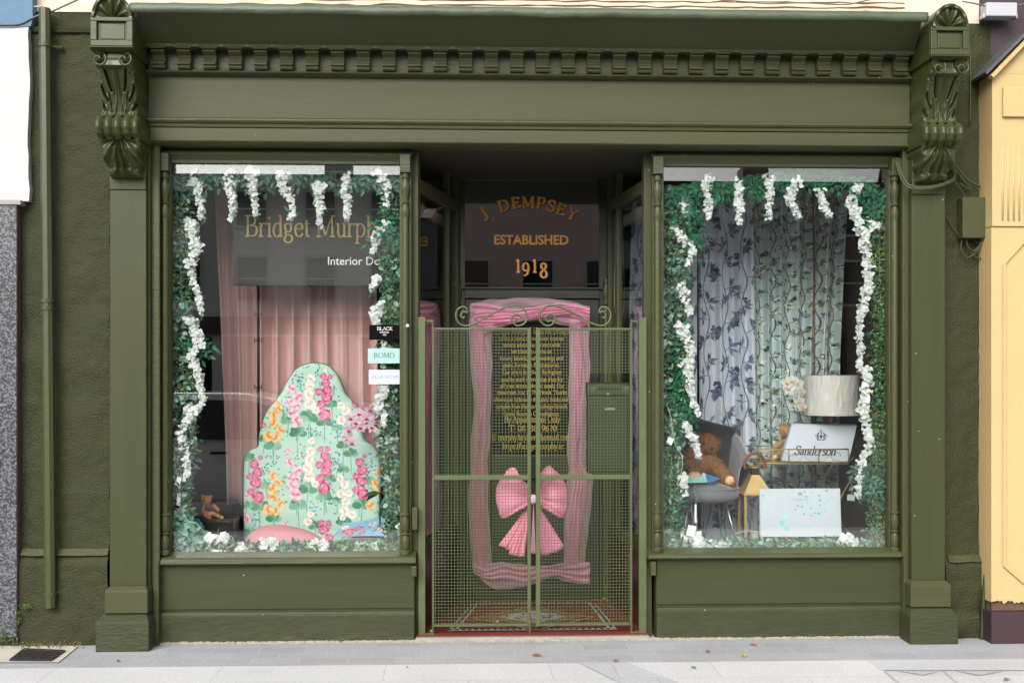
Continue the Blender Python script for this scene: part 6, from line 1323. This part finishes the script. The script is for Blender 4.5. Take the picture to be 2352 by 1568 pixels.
for nm, P_ in (('left_fall', [('b', 490, 640, 90, 90), ('b', 478, 655, 300, 300), ('b', 490, 660, 520, 520), ('b', 512, 652, 750, 750), ('b', 505, 645, 1000, 1000), ('b', 490, 632, 1250, 1250), ('c', 480, 632, 200, 200), ('c', 478, 636, 480, 480), ('c', 490, 650, 700, 700), ('c', 500, 660, 860, 860)]),
               ('right_fall', [('b', 1275, 1425, 80, 80), ('b', 1262, 1420, 300, 300), ('b', 1262, 1428, 560, 560), ('b', 1258, 1412, 800, 800), ('b', 1255, 1412, 1050, 1050), ('b', 1252, 1400, 1280, 1280), ('c', 1250, 1448, 170, 170), ('c', 1240, 1440, 320, 320), ('c', 1222, 1410, 600, 600), ('c', 1222, 1385, 830, 830)])):
    mb = MB()
    for j in range(3):
        q = [(k, a+(j*22 if j else 0), b-(j*34 if j else 0), c, e) for k, a, b, c, e in P_]; tulle(mb, q, YT-.018*j, 1.2+j*.8, .012, 3*j+len(P_), 1 if j == 2 else 0, n=9)
    mb.build('tulle_fall', [t1, t2], tl_, smooth=True)
mb = MB()
for j, q in enumerate(([('b', 485, 500, 60, 250), ('b', 640, 600, 25, 290), ('b', 800, 780, 18, 230), ('b', 960, 960, 12, 190), ('b', 1120, 1130, 20, 200), ('b', 1290, 1280, 40, 240), ('b', 1425, 1420, 90, 220)],
                       [('b', 500, 520, 50, 200), ('b', 640, 640, 60, 250), ('b', 800, 800, 100, 215), ('b', 960, 980, 90, 170), ('b', 1130, 1150, 60, 130), ('b', 1300, 1280, 60, 160), ('b', 1425, 1425, 100, 240)],
                       [('b', 520, 560, 130, 230), ('b', 700, 720, 110, 215), ('b', 900, 900, 130, 200), ('b', 1100, 1100, 90, 160), ('b', 1300, 1320, 80, 150), ('b', 1420, 1420, 110, 200)])):
    tulle(mb, q, YT-.05-.018*j, 2+j, .012, j+20, 1 if j else 0, n=9)
mb.build('tulle_swag', [t1, t2], tl_, smooth=True)
mb = MB()
for j, q in enumerate(([('c', 500, 505, 840, 900), ('c', 600, 640, 850, 1020), ('c', 720, 720, 828, 1040), ('c', 860, 860, 838, 1030), ('c', 1000, 1000, 860, 995), ('c', 1120, 1120, 850, 950), ('c', 1280, 1280, 830, 985), ('c', 1425, 1425, 828, 998)],
                       [('c', 505, 520, 860, 920), ('c', 620, 640, 880, 960), ('c', 760, 760, 850, 960), ('c', 900, 900, 870, 980), ('c', 1050, 1050, 870, 960), ('c', 1180, 1180, 870, 940), ('c', 1300, 1300, 850, 970), ('c', 1425, 1425, 835, 990)])):
    tulle(mb, q, YT-.03-.02*j, 2.5, .01, j+40, j, n=9)
mb.build('tulle_hem', [t1, t2], tl_, smooth=True)
# bow
bw_ = thing('ribbon_bow', 'large pleated pink fabric bow with four tails tied behind the gate', 'bow', tuple(WQ('c', 985, 335, .16)))
def fan(name, outl, ctr, Y, pleats, amp, bulge, seed, cr=10, mat=satin):
    o = cat([tuple(WQ('c', x, y, Y)) for x, y in outl], 8); N = len(o)-1; c0 = WQ('c', ctr[0], ctr[1], Y); rd = random.Random(seed); ph = [rd.uniform(-.25, .25) for _ in range(60)]
    def fn(a, b):
        i = min(N-1, int(a*N)); e = o[i].lerp(o[i+1], a*N-i); k = min(58, int(a*pleats)); w_ = math.cos(2*PI*a*pleats+2.2*math.sin(a*5+seed)+.9*math.sin(a*13+seed*2))
        c1 = c0+Vector((0, 0, (a-.5)*(-.03 if outl[0][1] < outl[-1][1] else .03)))
        p = c1.lerp(e, b+.015*w_*b); return (p.x, Y-bulge*math.sin(PI*min(1, b*.95))+amp*.8*(.25+b*.9)*w_, p.z)
    mb = MB(); mb.grid(fn, int(pleats*10), 14); return mb.build(name, mat, bw_, smooth=True, solid=.0025)
Yw = .175
fan('tail', [(712, 695), (750, 716), (800, 735), (850, 735)], (955, 385), Yw+.03, 2.5, .008, .01, 3)
fan('tail', [(790, 760), (840, 778), (912, 790)], (955, 372), Yw+.0, 2.5, .008, .01, 4)
fan('tail', [(962, 755), (978, 762), (1000, 760)], (985, 370), Yw-.01, 2.5, .006, .01, 5, mat=M('lilac_pink_satin', '#cf8fb0', .5))
fan('tail', [(1045, 772), (1110, 765), (1175, 740), (1225, 705)], (1005, 375), Yw+.01, 3, .009, .01, 6)
fan('loop', [(925, 205), (860, 165), (845, 95), (815, 85), (770, 120), (720, 180), (695, 260), (690, 340), (705, 420), (738, 482), (790, 468), (860, 430), (925, 395)], (965, 320), Yw, 6, .008, .055, 1)
fan('loop', [(1040, 130), (1085, 78), (1130, 88), (1180, 135), (1235, 220), (1258, 310), (1250, 400), (1218, 480), (1150, 462), (1090, 425), (1040, 385)], (1005, 325), Yw, 6, .008, .055, 2)
mb = MB(); k_ = WQ('c', 980, 335, Yw-.02); mb.ell(k_, (.026, .02, .03), 16, noise=.08); mb.build('knot', M('pale_satin', '#e8c8d8', .5), bw_, smooth=True)
mb = MB(); k_ = WQ('c', 1045, 395, .09); mb.box(k_.x-.012, k_.x+.012, .085, .092, k_.z-.016, k_.z+.016); tag(mb.build('padlock', M('brass_lock', '#a88d3a', .35, metal=.8), None, loc=tuple(k_), bevel=.003), 'small brass padlock behind the gate beside the bow knot', 'padlock')
# dry leaves inside the porch and on the paving
drym = [M('dry_leaf_brown', '#8a5a34', .8), M('dry_leaf_yellow', '#b79a3c', .8), M('green_fallen_leaf', '#6b7a2c', .7), M('dark_litter', '#3c3634', .8)]
def litter(pos, mi, label, L, seed, z=0, cat2='leaf'):
    rd = random.Random(seed); mb = MB(); a = rd.random()*6; d = Vector((math.cos(a), math.sin(a), .12)).normalized(); n = Vector((rd.uniform(-.2, .2), rd.uniform(-.2, .2), 1)); s = d.cross(n).normalized(); n = s.cross(d)
    leaf(mb, Vector((pos.x, pos.y, z+.006)), d, s, n, L, L*.5, 0, .25, .05); tag(mb.build('fallen_leaf', drym[mi], None, loc=(pos.x, pos.y, z)), label, cat2, 'fallen leaves and litter')
for i, (u, v, mi, L, lb) in enumerate(((1587, 1533, 2, .05, 'curled green leaf on the pale paving right of the gate'), (1409, 1521, 0, .05, 'brown dry leaf on the paving in front of the gate'), (1220, 1506, 0, .07, 'thin reddish twig leaf on the setts before the gate'), (1710, 1510, 1, .06, 'orange yellow leaf on the setts below the right window'), (1626, 1500, 0, .05, 'small brown leaf on the setts below the right window'),
                                       (2320, 1561, 2, .06, 'yellow green leaf in the bottom right corner of the paving'), (935, 1532, 3, .03, 'dark crumb on the paving left of centre'), (272, 1521, 3, .035, 'dark scrap of litter below the left pilaster'), (232, 1497, 1, .05, 'orange cigarette end at the foot of the left pilaster'), (1740, 1483, 0, .05, 'tan leaf against the right stall riser'), (60, 1503, 1, .04, 'yellow leaf on the drain edge'))):
    litter(G(u, v), mi, lb, L, i)
rd = random.Random(9)
for i in range(9): litter(Vector((X(1380+i*8, .95), DY-.06-rd.random()*.08, 0)), (0, 1, 0, 2)[i % 4], ['dry leaf in the far right corner of the porch floor, piled with the others'][0], .05, 50+i, z=.034+.004*(i % 3))
for i, (a, b) in enumerate(((X(990, .0), .05), (X(1130, .5), .55), (X(1140, .2), .3))): litter(Vector((a, b, 0)), (1, 0, 1)[i], ('brown dry leaf by the left gate post', 'dry leaf lying in the middle of the porch tiles', 'yellow leaf lying near the porch mosaic')[i], .05, 80+i, z=.034)
# ------------------------------------------------------------------ downpipe
YD = -.07
dp = thing('downpipe', 'green painted drainpipe running down the left rendered wall', 'pipe', (X(108, YD), YD, P(115, 1395, YD).z))
a, b = P(103, 20, YD), P(115.5, 1394, YD); mb = MB(); mb.tube([b, a+Vector((0, 0, .0))], .034, 8); mb.build('pipe', pipegreen, dp, smooth='auto', angle=30)
for v, w_ in ((690, .041), (707, .039)):
    t = (v-20)/1374; c = a.lerp(b, t); mb = MB(); mb.tube([c+Vector((0, 0, -.012)), c+Vector((0, 0, .012))], w_, 12); mb.build('joint', pipegreen, dp, smooth='auto')
for v in (104, 1362):
    c = a.lerp(b, (v-20)/1374); mb = MB(); mb.tube([c+Vector((0, 0, -.012)), c+Vector((0, 0, .012))], .039, 14); mb.tube([c+Vector((.03, .03, 0)), c+Vector((.075, .05, 0))], .008, 8); mb.ell(c+Vector((.078, .05, 0)), (.012, .012, .012), 8); mb.build('wall_clip', pipegreen, dp, smooth='auto')
# drain
q = [Q('6', 200, 1298), Q('6', 545, 1312), Q('6', 425, 1394), Q('6', 80, 1392)]; g4 = [G(u, v) for u, v in q]
sl_ = [G(*Q('6', x, y)) for x, y in ((-80, 1262), (660, 1262), (490, 1400), (-80, 1400))]; mb = MB(); mb.sheet([(p.x, p.y, .006) for p in sl_][::-1]); struct(mb.build('drain_surround', M('sandy_concrete', '#b3aca0', .85, .4, 50, .14, 6)))
dr_ = thing('drain_grate', 'black cast iron drain grate in the paving below the downpipe', 'drain', tuple(g4[3]))
mb = MB(); mb.sheet([(p.x, p.y, .009) for p in g4][::-1]); mb.build('pit', M('drain_black', '#060606', .9), dr_)
mb = MB()
for k in range(15): t = k/14; A_, B_ = g4[0].lerp(g4[1], t), g4[3].lerp(g4[2], t); mb.tube([(A_.x, A_.y, .014), (B_.x, B_.y, .014)], .0042, 4)
for k in range(7): t = k/6; A_, B_ = g4[0].lerp(g4[3], t), g4[1].lerp(g4[2], t); mb.tube([(A_.x, A_.y, .015), (B_.x, B_.y, .015)], .0042, 4)
mb.build('grille', M('cast_iron', '#2a2826', .6, .2, 80), dr_)
# moss and weeds
def tuft(name, label, c, n, R_, h, mat, seed):
    rd = random.Random(seed); mb = MB()
    for _ in range(n):
        p = Vector((c[0]+rd.gauss(0, R_), c[1]+rd.gauss(0, R_*.35), c[2]+abs(rd.gauss(0, h)))); d, s, nn = frame_for(rd, -.5, 1); leaf(mb, p, d, s, nn, rd.uniform(.008, .02), .008)
    o = tag(mb.build(name, mat, None, loc=c), label, 'weeds')
    if n > 200: o['kind'] = 'stuff'
lf_moss = M_leaf('moss_green', '#2f3d1c', '#66793a')
tuft('moss_clump', 'green moss clump at the foot of the granite corner', (X(8, 0), -.06, .03), 500, .045, .05, lf_moss, 1)
tuft('weed', 'tiny yellow green weed growing from the left wall', (*WQ('6', 235, 940, -.06),), 40, .012, .008, lf_moss, 2)
tuft('weed', 'tiny weed growing in the seam beside the granite', (*WQ('6', 155, 1060, -.06),), 40, .008, .03, lf_moss, 3)
tuft('moss_clump', 'thin dry moss along the bottom of the left wall', (X(100, -.05), -.05, .004), 240, .12, .008, M_leaf('dry_moss', '#4a4424', '#7d7a3c'), 4)
# ------------------------------------------------------------------ meter box, cables, conduit
mb = MB(); a = P(2205, 548, -.05); b = P(2260, 455, -.05); mb.box(a.x, b.x, -.09, .0, a.z, b.z); tag(mb.build('electric_box', green_soft, None, loc=(a.x, -.05, a.z), bevel=.004), 'green painted electric box on the right rendered wall', 'box')
def cable(k, pts, Y, r, label, mat=None, name='cable', smooth=8, grp='cables on the facade'):
    path = [tuple(WQ(k, x, y, Y[i] if isinstance(Y, (list, tuple)) else Y)) for i, (x, y) in enumerate(pts)]; mb = MB(); mb.tube(cat(path, smooth), r, 6)
    tag(mb.build(name, mat or pipegreen, None, loc=path[0], smooth=True), label, name, grp)
cy_ = [-.08, -.15, -.19, -.2, -.19, -.14, -.05, -.02]
for j, (dx, dy) in enumerate(((0, 0), (9, 6), (-8, 12))): cable('3', [(790+dx, 985), (825+dx, 1085+dy), (880+dx, 1140+dy), (1000, 1140+dy), (1100, 1112+dy), (1145, 1075+dy), (1132+dx, 1000), (1137, 860)], cy_, .0055, ('upper green cable looped under the right corbel', 'middle green cable looped under the right corbel', 'lowest green cable looped under the right corbel')[j])
cable('3', [(1140, 1025), (1200, 1110), (1250, 1160), (1215, 1150), (1170, 1120)], -.04, .005, 'short green cable curling beside the right corbel tip')
cable('3', [(1150, 1015), (1215, 1095), (1300, 1145)], -.04, .007, 'dark green cable slanting from the right corbel to the yellow house')
cable('3', [(1140, 1100), (1225, 1225), (1310, 1325), (1335, 1400), (1325, 1568)], -.04, .004, 'thin cable crossing the green electric box')
cable('3', [(1195, 150), (1228, 250), (1240, 400), (1240, 760)], -.03, .004, 'thin cable hanging down the right rendered wall behind the corbel')
cable('3', [(1085, 1310), (1130, 1390), (1175, 1450)], -.03, .004, 'short thin cable left of the green electric box')
cable('3', [(1190, 1450), (1183, 1530), (1225, 1575), (1290, 1530), (1320, 1430)], -.04, .004, 'outer cable loop below the green electric box')
cable('3', [(1215, 1450), (1225, 1510), (1270, 1540), (1310, 1480), (1300, 1430)], -.05, .004, 'inner cable loop below the green electric box')
cable('3', [(1240, 1450), (1290, 1500), (1250, 1560), (1330, 1600), (1345, 1700)], -.03, .004, 'cable running down from the green electric box')
gy = M('grey_cable', '#5a5c60', .5)
cable('1', [(-60, 152), (60, 152), (130, 145), (190, 115), (240, 95), (320, 70), (420, 25), (520, -20)], -.06, .006, 'grey cable rising from the blue wall past the drainpipe', gy)
cable('1', [(-60, 90), (0, 76), (100, 60), (190, 45), (260, 38)], -.04, .003, 'thin pale wire across the blue wall', M('pale_cable', '#c9c9c6', .5))
cable('2', [(900, -6), (1500, -4), (1745, 2), (2280, 4)], -.03, .003, 'thin dark cable along the top of the cream wall, left part', gy)
cable('3', [(-300, -4), (0, 24), (200, 18), (450, 30), (560, 14), (700, -20)], -.03, .004, 'sagging dark cable along the top of the cream wall near the right corbel', gy)
cable('3', [(1190, 10), (1260, 22), (1330, 38)], -.1, .005, 'short grey cable running into the grey junction box', gy)
cable('3', [(1500, 40), (1600, 20)], -.1, .005, 'short grey cable leaving the grey junction box to the right', gy)
mb = MB(); p = [WQ('3', 1345, 1600, -.06), WQ('f', 925, 250, -.06), WQ('f', 882, 700, -.07), WQ('f', 850, 1250, -.09)]; mb.tube(cat([tuple(x) for x in p], 5), .013, 10); tag(mb.build('conduit', green_dark, None, loc=tuple(p[-1]), smooth=True), 'green conduit pipe leaning down the right wall beside the yellow house', 'pipe')
jb = thing('junction_box', 'grey plastic junction box on the maroon wall above the yellow gable', 'box', tuple(P(2300, 36, -.12))); mb = MB(); a, b = P(2266, 37, -.12), P(2337, 6, -.12)
mb.box(a.x, b.x, -.12, -.03, a.z, b.z); mb.build('box_body', M('grey_plastic', '#a7a8ac', .5), jb, bevel=.006)
mb = MB(); mb.box(a.x-.012, a.x, -.1, -.05, a.z-.006, a.z+.02); mb.box(b.x, b.x+.012, -.1, -.05, a.z-.006, a.z+.02); mb.build('cable_gland', M('grey_plastic', '#a7a8ac'), jb, bevel=.002)
# ------------------------------------------------------------------ neighbouring buildings
lb_ = thing('neighbour_building', 'white rendered neighbouring house with grey granite ground floor at the left edge', 'building', (X(-150), 0, 0))
def ragged(u, v0, v1, seed, n=26, amp=3):
    rd = random.Random(seed); return [(u+rd.uniform(-amp, amp), v0+(v1-v0)*i/n) for i in range(n+1)]
rg = ragged(66, -200, 462, 2); pts = [P(u, v, -.05) for u, v in rg]; mb = MB(); xl = X(-500, -.05); poly = [(xl, pts[-1].z), *[(p.x, p.z) for p in pts[::-1]], (xl, pts[0].z)]
n = len(poly); mb.add([(x, -.05, z) for x, z in poly]+[(x, .2, z) for x, z in poly], [tuple(range(n)), *[(i, n+i, n+(i+1) % n, (i+1) % n) for i in range(n)]]); mb.build('wall', white, lb_)
mb = MB(); pb = [P(u, v, -.055) for u, v in ((-400, 63), (30, 64), (71, 60), (75, 40), (72, -100), (-400, -100))]; poly = [(p.x, p.z) for p in pb]; n = 6
mb.add([(x, -.055, z) for x, z in poly]+[(x, .2, z) for x, z in poly], [tuple(range(n)), *[(i, n+i, n+(i+1) % n, (i+1) % n) for i in range(n)]]); mb.build('painted_wall', M('blue_wall_paint', '#527089', .7, .3, 20, .08, 3), lb_)
gm_ = bpy.data.materials.new('speckled_granite'); gm_.use_nodes = True; n_ = gm_.node_tree; tcn = n_.nodes.new('ShaderNodeTexCoord'); vo = n_.nodes.new('ShaderNodeTexVoronoi'); vo.inputs['Scale'].default_value = 120
no = n_.nodes.new('ShaderNodeTexNoise'); no.inputs['Scale'].default_value = 75; no.inputs['Detail'].default_value = 4; mxx = n_.nodes.new('ShaderNodeMath'); mxx.operation = 'ADD'; rmp = n_.nodes.new('ShaderNodeValToRGB')
n_.links.new(tcn.outputs['Object'], vo.inputs['Vector']); n_.links.new(tcn.outputs['Object'], no.inputs['Vector']); sp = n_.nodes.new('ShaderNodeSeparateColor'); n_.links.new(vo.outputs['Color'], sp.inputs[0]); n_.links.new(sp.outputs[0], mxx.inputs[0]); n_.links.new(no.outputs['Fac'], mxx.inputs[1])
for p_, c in ((.0, (.03, .03, .032)), (1.0, (.07, .07, .075))): e = rmp.color_ramp.elements[0 if p_ == 0 else 1]; e.position = .62 if p_ == 0 else .72; e.color = (*c, 1)
e = rmp.color_ramp.elements.new(.95); e.color = (.15, .15, .17, 1); hlf = n_.nodes.new('ShaderNodeMath'); hlf.operation = 'MULTIPLY'; hlf.inputs[1].default_value = .7; n_.links.new(mxx.outputs[0], hlf.inputs[0]); n_.links.new(hlf.outputs[0], rmp.inputs[0]); n_.links.new(rmp.outputs[0], n_.nodes['Principled BSDF'].inputs['Base Color']); n_.nodes['Principled BSDF'].inputs['Roughness'].default_value = .3
mb = MB(); mb.box(X(-500, -.07), X(38, -.07), -.07, .2, P(20, 1463, -.07).z, P(20, 470, -.07).z); mb.build('granite_cladding', gm_, lb_, bevel=.002)
mb = MB(); mb.box(X(-500, -.08), X(48, -.08), -.085, .2, P(20, 470, -.08).z, P(20, 459, -.08).z); mb.build('ledge', M('grey_ledge', '#8b8a88', .7), lb_, bevel=.003)
mb = MB(); mb.box(X(38, -.05), X(42, -.05), -.06, .2, .03, P(20, 470, -.05).z); mb.build('edge_strip', M('rusty_edge', '#4c3a30', .8), lb_)
mb = MB(); mb.box(X(-500), X(38), -.03, .2, 0, P(20, 1463, -.07).z); mb.build('footing', M('dark_footing', '#4d4a40', .9, .5, 30), lb_)
rb = thing('neighbour_building', 'yellow and maroon neighbouring shopfront with a small slated gable at the right edge', 'building', (X(2500), 0, 0))
yel = M('yellow_masonry_paint', '#b59c6c', .6, .25, 25, .04, 3); yel2 = yel; mar = M('maroon_paint', '#37242a', .55, .25, 20, .08, 4)
Yy = -.18; X0 = X(2279, Yy); X1 = X(2279, Yy)+.385; z = lambda v, Y=Yy: P(2320, v, Y).z
mb = MB(); mb.box(X(2252), X(2900), .01, .3, 2.6, ZT+6); mb.build('wall', mar, rb)
mb = MB(); mb.box(X(2272, 0), X(2900), .0, .3, 0, 2.6); mb.build('wall', M('shop_dark_wall', '#3a2a2c', .7), rb)
mb = MB(); mb.box(X0, X1, Yy, .1, z(520), z(170)); mb.add([(X0, Yy, z(170)), (X1, Yy, z(170)), ((X0+X1)/2, Yy, z(92)), (X0, .1, z(170)), (X1, .1, z(170)), ((X0+X1)/2, .1, z(92))], [(0, 1, 2), (5, 4, 3), (0, 2, 5, 3), (1, 4, 5, 2)])
mb.build('upper_pilaster', yel, rb, bevel=.003)
def rough_bottom():
    rd = random.Random(5); mb = MB(); xs = [X0+(X1-X0)*i/30 for i in range(31)]; zb_ = [z(1383)+rd.uniform(-.012, .012) for _ in xs]
    mb.add([(x, Yy+.012, q) for x, q in zip(xs, zb_)]+[(x, Yy+.012, z(521)) for x in xs]+[(x, .1, q) for x, q in zip(xs, zb_)], [(i, i+1, 32+i, 31+i) for i in range(30)]+[(i, 62+i, 63+i, i+1) for i in range(30)])
    mb.add([(X0, Yy+.012, z(1383)), (X0, Yy+.012, z(521)), (X0, .1, z(521)), (X0, .1, z(1383))], [(0, 1, 2, 3)]); return mb
rough_bottom().build('lower_pilaster', yel, rb)
mb = MB(); mb.box(X0+.01, X1, Yy+.03, .1, z(1405), z(1380)); mb.build('bare_masonry', M('broken_render', '#5a4636', .9, 1, 30, .3, 12), rb)
mb = MB(); mb.box(X0-.018, X1+.02, Yy-.03, .1, 0, z(1403)); mb.build('plinth', mar, rb, bevel=.004)
mb = MB(); xp = X(2301, Yy); mb.box(xp, X1-.05, Yy-.022, Yy+.01, z(270), z(202)); mb.build('raised_panel', yel, rb, bevel=.006)
for i in range(8):
    u = 2303+i*12.7; mb = MB(); x = X(u, Yy)
    if x > X1-.03: break
    mb.tube([(x, Yy+.004, z(507)), (x, Yy+.004, z(337))], .0085, 8); mb.build('flute', yel, rb, smooth=True)
x0 = X(2308, Yy); xc = (X0+X1)/2; x2 = 2*xc-x0; mb = MB(); od = [(x0, z(605)), (xc, z(557)), (x2, z(605)), (x2, z(1300)), (xc, z(1338)), (x0, z(1300))]; mb.tube([(x, Yy+.006, q) for x, q in od], .011, 6, closed=True); mb.build('lozenge_moulding', yel, rb)
mb = MB(); cxr = (X0+X1)/2
for s in (-1, 1):
    a = Vector((cxr, 0, z(83))); b = Vector((cxr+s*((X1-X0)/2+.05), 0, z(176))); d = (b-a).normalized(); n = Vector((-d.z, 0, d.x))*(1 if s < 0 else -1); n = n if n.z > 0 else -n
    th = .018; vs = [(p.x, y, p.z) for y in (Yy-.045, .08) for p in (a, b, b+n*th, a+n*th)]; mb.add(vs, [(0, 1, 2, 3), (7, 6, 5, 4), (0, 4, 5, 1), (1, 5, 6, 2), (2, 6, 7, 3), (3, 7, 4, 0)])
mb.build('gable_slates', M('dark_slate', '#4a4b50', .5, .5, 25, .2, 8), rb)
mb = MB()
for s in (-1, 1):
    a = Vector((cxr, 0, z(90))); b = Vector((cxr+s*((X1-X0)/2+.03), 0, z(178))); d = (b-a).normalized(); n = Vector((d.z, 0, -d.x)); n = -n if n.z > 0 else n
    th = .022; vs = [(p.x, y, p.z) for y in (Yy-.05, Yy+.0) for p in (a, b, b+n*th, a+n*th)]; mb.add(vs, [(0, 1, 2, 3), (7, 6, 5, 4), (0, 4, 5, 1), (1, 5, 6, 2), (2, 6, 7, 3), (3, 7, 4, 0)])
mb.build('bargeboard', yel, rb)
# ------------------------------------------------------------------ across the street (seen only as reflections in the glass)
YO = -34.0
struct(MB().box(-60, 60, YO, YO+4, -.12, .0).build('far_pavement', M('far_paving', '#8d8d8c', .9)))
def house(name, label, x0, x1, h, col, wins, chim, roofh=.3, shop=True):
    root = thing(name, label, 'building', ((x0+x1)/2, YO, 0), 'houses across the street')
    wm = M('house_'+col[1:], col, .8, .1, 3, .05, 1); mb = MB(); mb.box(x0, x1, YO-8, YO, 0, h); mb.build('wall', wm, root)
    mb = MB(); mb.add([(x0, YO+.2, h), (x1, YO+.2, h), (x1, YO-8, h), (x0, YO-8, h), (x0, YO-4, h+roofh), (x1, YO-4, h+roofh)], [(0, 1, 5, 4), (2, 3, 4, 5), (0, 4, 3), (1, 2, 5), (0, 3, 2, 1)]); rf = mb.build('roof', M('roof_slate', '#3a3b40', .7, .3, 10), root)
    for cx in chim: mb = MB(); mb.box(cx-.5, cx+.5, YO-4.6, YO-3.6, h+.5, h+roofh+.9); mb.build('chimney', wm, rf)
    for x, z0, w_, hh in wins:
        mb = MB(); t = .09
        mb.box(x-w_/2-t, x+w_/2+t, YO, YO+.07, z0-t, z0); mb.box(x-w_/2-t, x+w_/2+t, YO, YO+.05, z0+hh, z0+hh+t); mb.box(x-w_/2-t, x-w_/2, YO, YO+.05, z0, z0+hh); mb.box(x+w_/2, x+w_/2+t, YO, YO+.05, z0, z0+hh); mb.box(x-w_/2, x+w_/2, YO+.01, YO+.04, z0+hh*.5-.03, z0+hh*.5+.03)
        o = mb.build('window', M('sash_paint', '#b9b9b4', .6), root); mb = MB(); mb.box(x-w_/2, x+w_/2, YO+.0, YO+.012, z0, z0+hh); mb.build('pane', M('far_glass', '#0b0c0e', .1), o)
    if shop:
        mb = MB(); mb.box(x0+.5, x1-.5, YO, YO+.25, 2.9, 3.5); mb.build('shop_fascia', M('fascia_'+col[1:], '#4a3a38', .5), root)
        k = x0+.7
        while k+2.2 < x1: mb = MB(); mb.box(k, k+2.0, YO, YO+.04, .5, 2.8); mb.build('shop_window', M('far_glass', '#0b0c0e', .1), root); k += 2.4
hs1 = [(-14.6, 4.1, 1.0, 1.5), (-12.2, 4.1, 1.0, 1.5), (-9.9, 4.1, 1.0, 1.5), (-7.6, 4.1, 1.0, 1.5), (-5.2, 4.1, 1.0, 1.5), (-2.9, 4.1, 1.0, 1.5)]
house('terraced_house', 'tall grey rendered terraced house across the street with two rows of sash windows', -16.5, -1.5, 8.5, '#d6d2cb', hs1+[(x, 6.7, w_, 1.2) for x, z_, w_, h_ in hs1], [-13.5, -5.0])
house('terraced_house', 'pinkish terraced house across the street directly facing the shop door', -1.5, 6.5, 8.2, '#cdb8b2', [(.2, 4.0, 1.1, 1.7), (2.6, 4.0, 1.1, 1.7), (5.0, 4.0, 1.1, 1.7)], [2.0])
house('terraced_house', 'taller dull pink house across the street on the right', 6.5, 20, 8.35, '#7c6460', [(x, z_, 1.1, 1.5) for x in (8.5, 11.2, 14, 16.8) for z_ in (4.0, 6.5)], [11.2, 18])
house('terraced_house', 'cream house far across the street on the left', -34, -16.5, 7.2, '#c9bda0', [(x, 4.0, 1.1, 1.6) for x in (-32, -28.5, -25, -21.5, -18.5)], [-25])
house('terraced_house', 'white house far across the street on the right', 20, 40, 8.0, '#cfcdc8', [(x, 4.0, 1.1, 1.6) for x in (22.5, 26, 30, 34, 37.5)], [30])
# silver hatchback parked behind the camera's left
car = thing('parked_car', 'silver hatchback parked at the kerb, mirrored in the left window', 'car', (-2.6, -6.6, -.12)); zc_ = -.12
sil = M('silver_car_paint', '#d6d7d9', .3, coat=1)
cpts = [(-4.45, .35), (-4.5, .75), (-4.38, 1.0), (-4.2, 1.25), (-3.95, 1.42), (-3.3, 1.50), (-2.5, 1.49), (-1.95, 1.38), (-1.35, .98), (-.75, .86), (-.58, .62), (-.6, .3)]
arch = lambda cx: [(cx+.36*math.cos(t), .3+.36*math.sin(t)) for t in [PI-0*1-k*PI/10 for k in range(11)]]
low = [(-.6, .24)]+[(x, z_) for x, z_ in arch(-1.3)][::-1]+[(x, z_) for x, z_ in arch(-3.75)][::-1]+[(-4.45, .24)]
prof_ = cpts+low
def carsec(y, ins): return [(x*1.0+(2.5+x)*0, y+(ins if z_ > .9 else 0)*((z_-.9)/.6), z_+zc_) for x, z_ in prof_]
mb = MB(); A_ = carsec(-5.85, -.18); B_ = carsec(-7.4, .18); n = len(prof_); mb.add(A_+B_, [tuple(range(n)), tuple(range(n, 2*n))[::-1], *[(i, n+i, n+(i+1) % n, (i+1) % n) for i in range(n)]]); mb.build('body', sil, car, bevel=.02)
gls = M('car_glass', '#0a0c0e', .05)
for s, Y_, sg in ((1, -5.85, -1), (-1, -7.4, 1)):
    for poly in ([(-4.0, .98), (-3.95, 1.3), (-3.1, 1.42), (-3.1, .98)], [(-3.02, .98), (-3.02, 1.42), (-2.45, 1.41), (-2.0, 1.3), (-1.55, .98)]):
        mb = MB(); f = lambda x, z_, d: (x, Y_+sg*.18*((z_-.9)/.6)+s*d, z_+zc_); n = len(poly); mb.add([f(x, z_, .006) for x, z_ in poly]+[f(x, z_, -.01) for x, z_ in poly], [tuple(range(n)), tuple(range(n, 2*n))[::-1], *[(i, n+i, n+(i+1) % n, (i+1) % n) for i in range(n)]]); mb.build('side_window', gls, car)
    for cx in (-1.3, -3.75):
        mb = MB(); yc = Y_-s*.1
        def ring(rr): return [(r_, y_) for r_, y_ in rr]
        mb.prof([(cx+.31*math.cos(t), .31+zc_+.31*math.sin(t)) for t in [k*PI/14 for k in range(28)]], yc-.1, yc+.1, axis='y'); wh = mb.build('wheel', M('tyre', '#151515', .8), car)
        mb = MB(); mb.prof([(cx+.19*math.cos(t), .31+zc_+.19*math.sin(t)) for t in [k*PI/10 for k in range(20)]], yc+s*.09, yc+s*.112, axis='y'); mb.build('rim', M('alloy', '#8d8f92', .3, metal=.8), wh)
    mb = MB(); mb.box(-2.85, -2.65, Y_+s*.002, Y_+s*.02, .82+zc_, .85+zc_); mb.build('door_handle', M('handle_black', '#141414', .4), car)
mb = MB(); mb.box(-4.5, -4.42, -7.2, -6.05, .3+zc_, .5+zc_); mb.build('bumper', sil, car, bevel=.02)
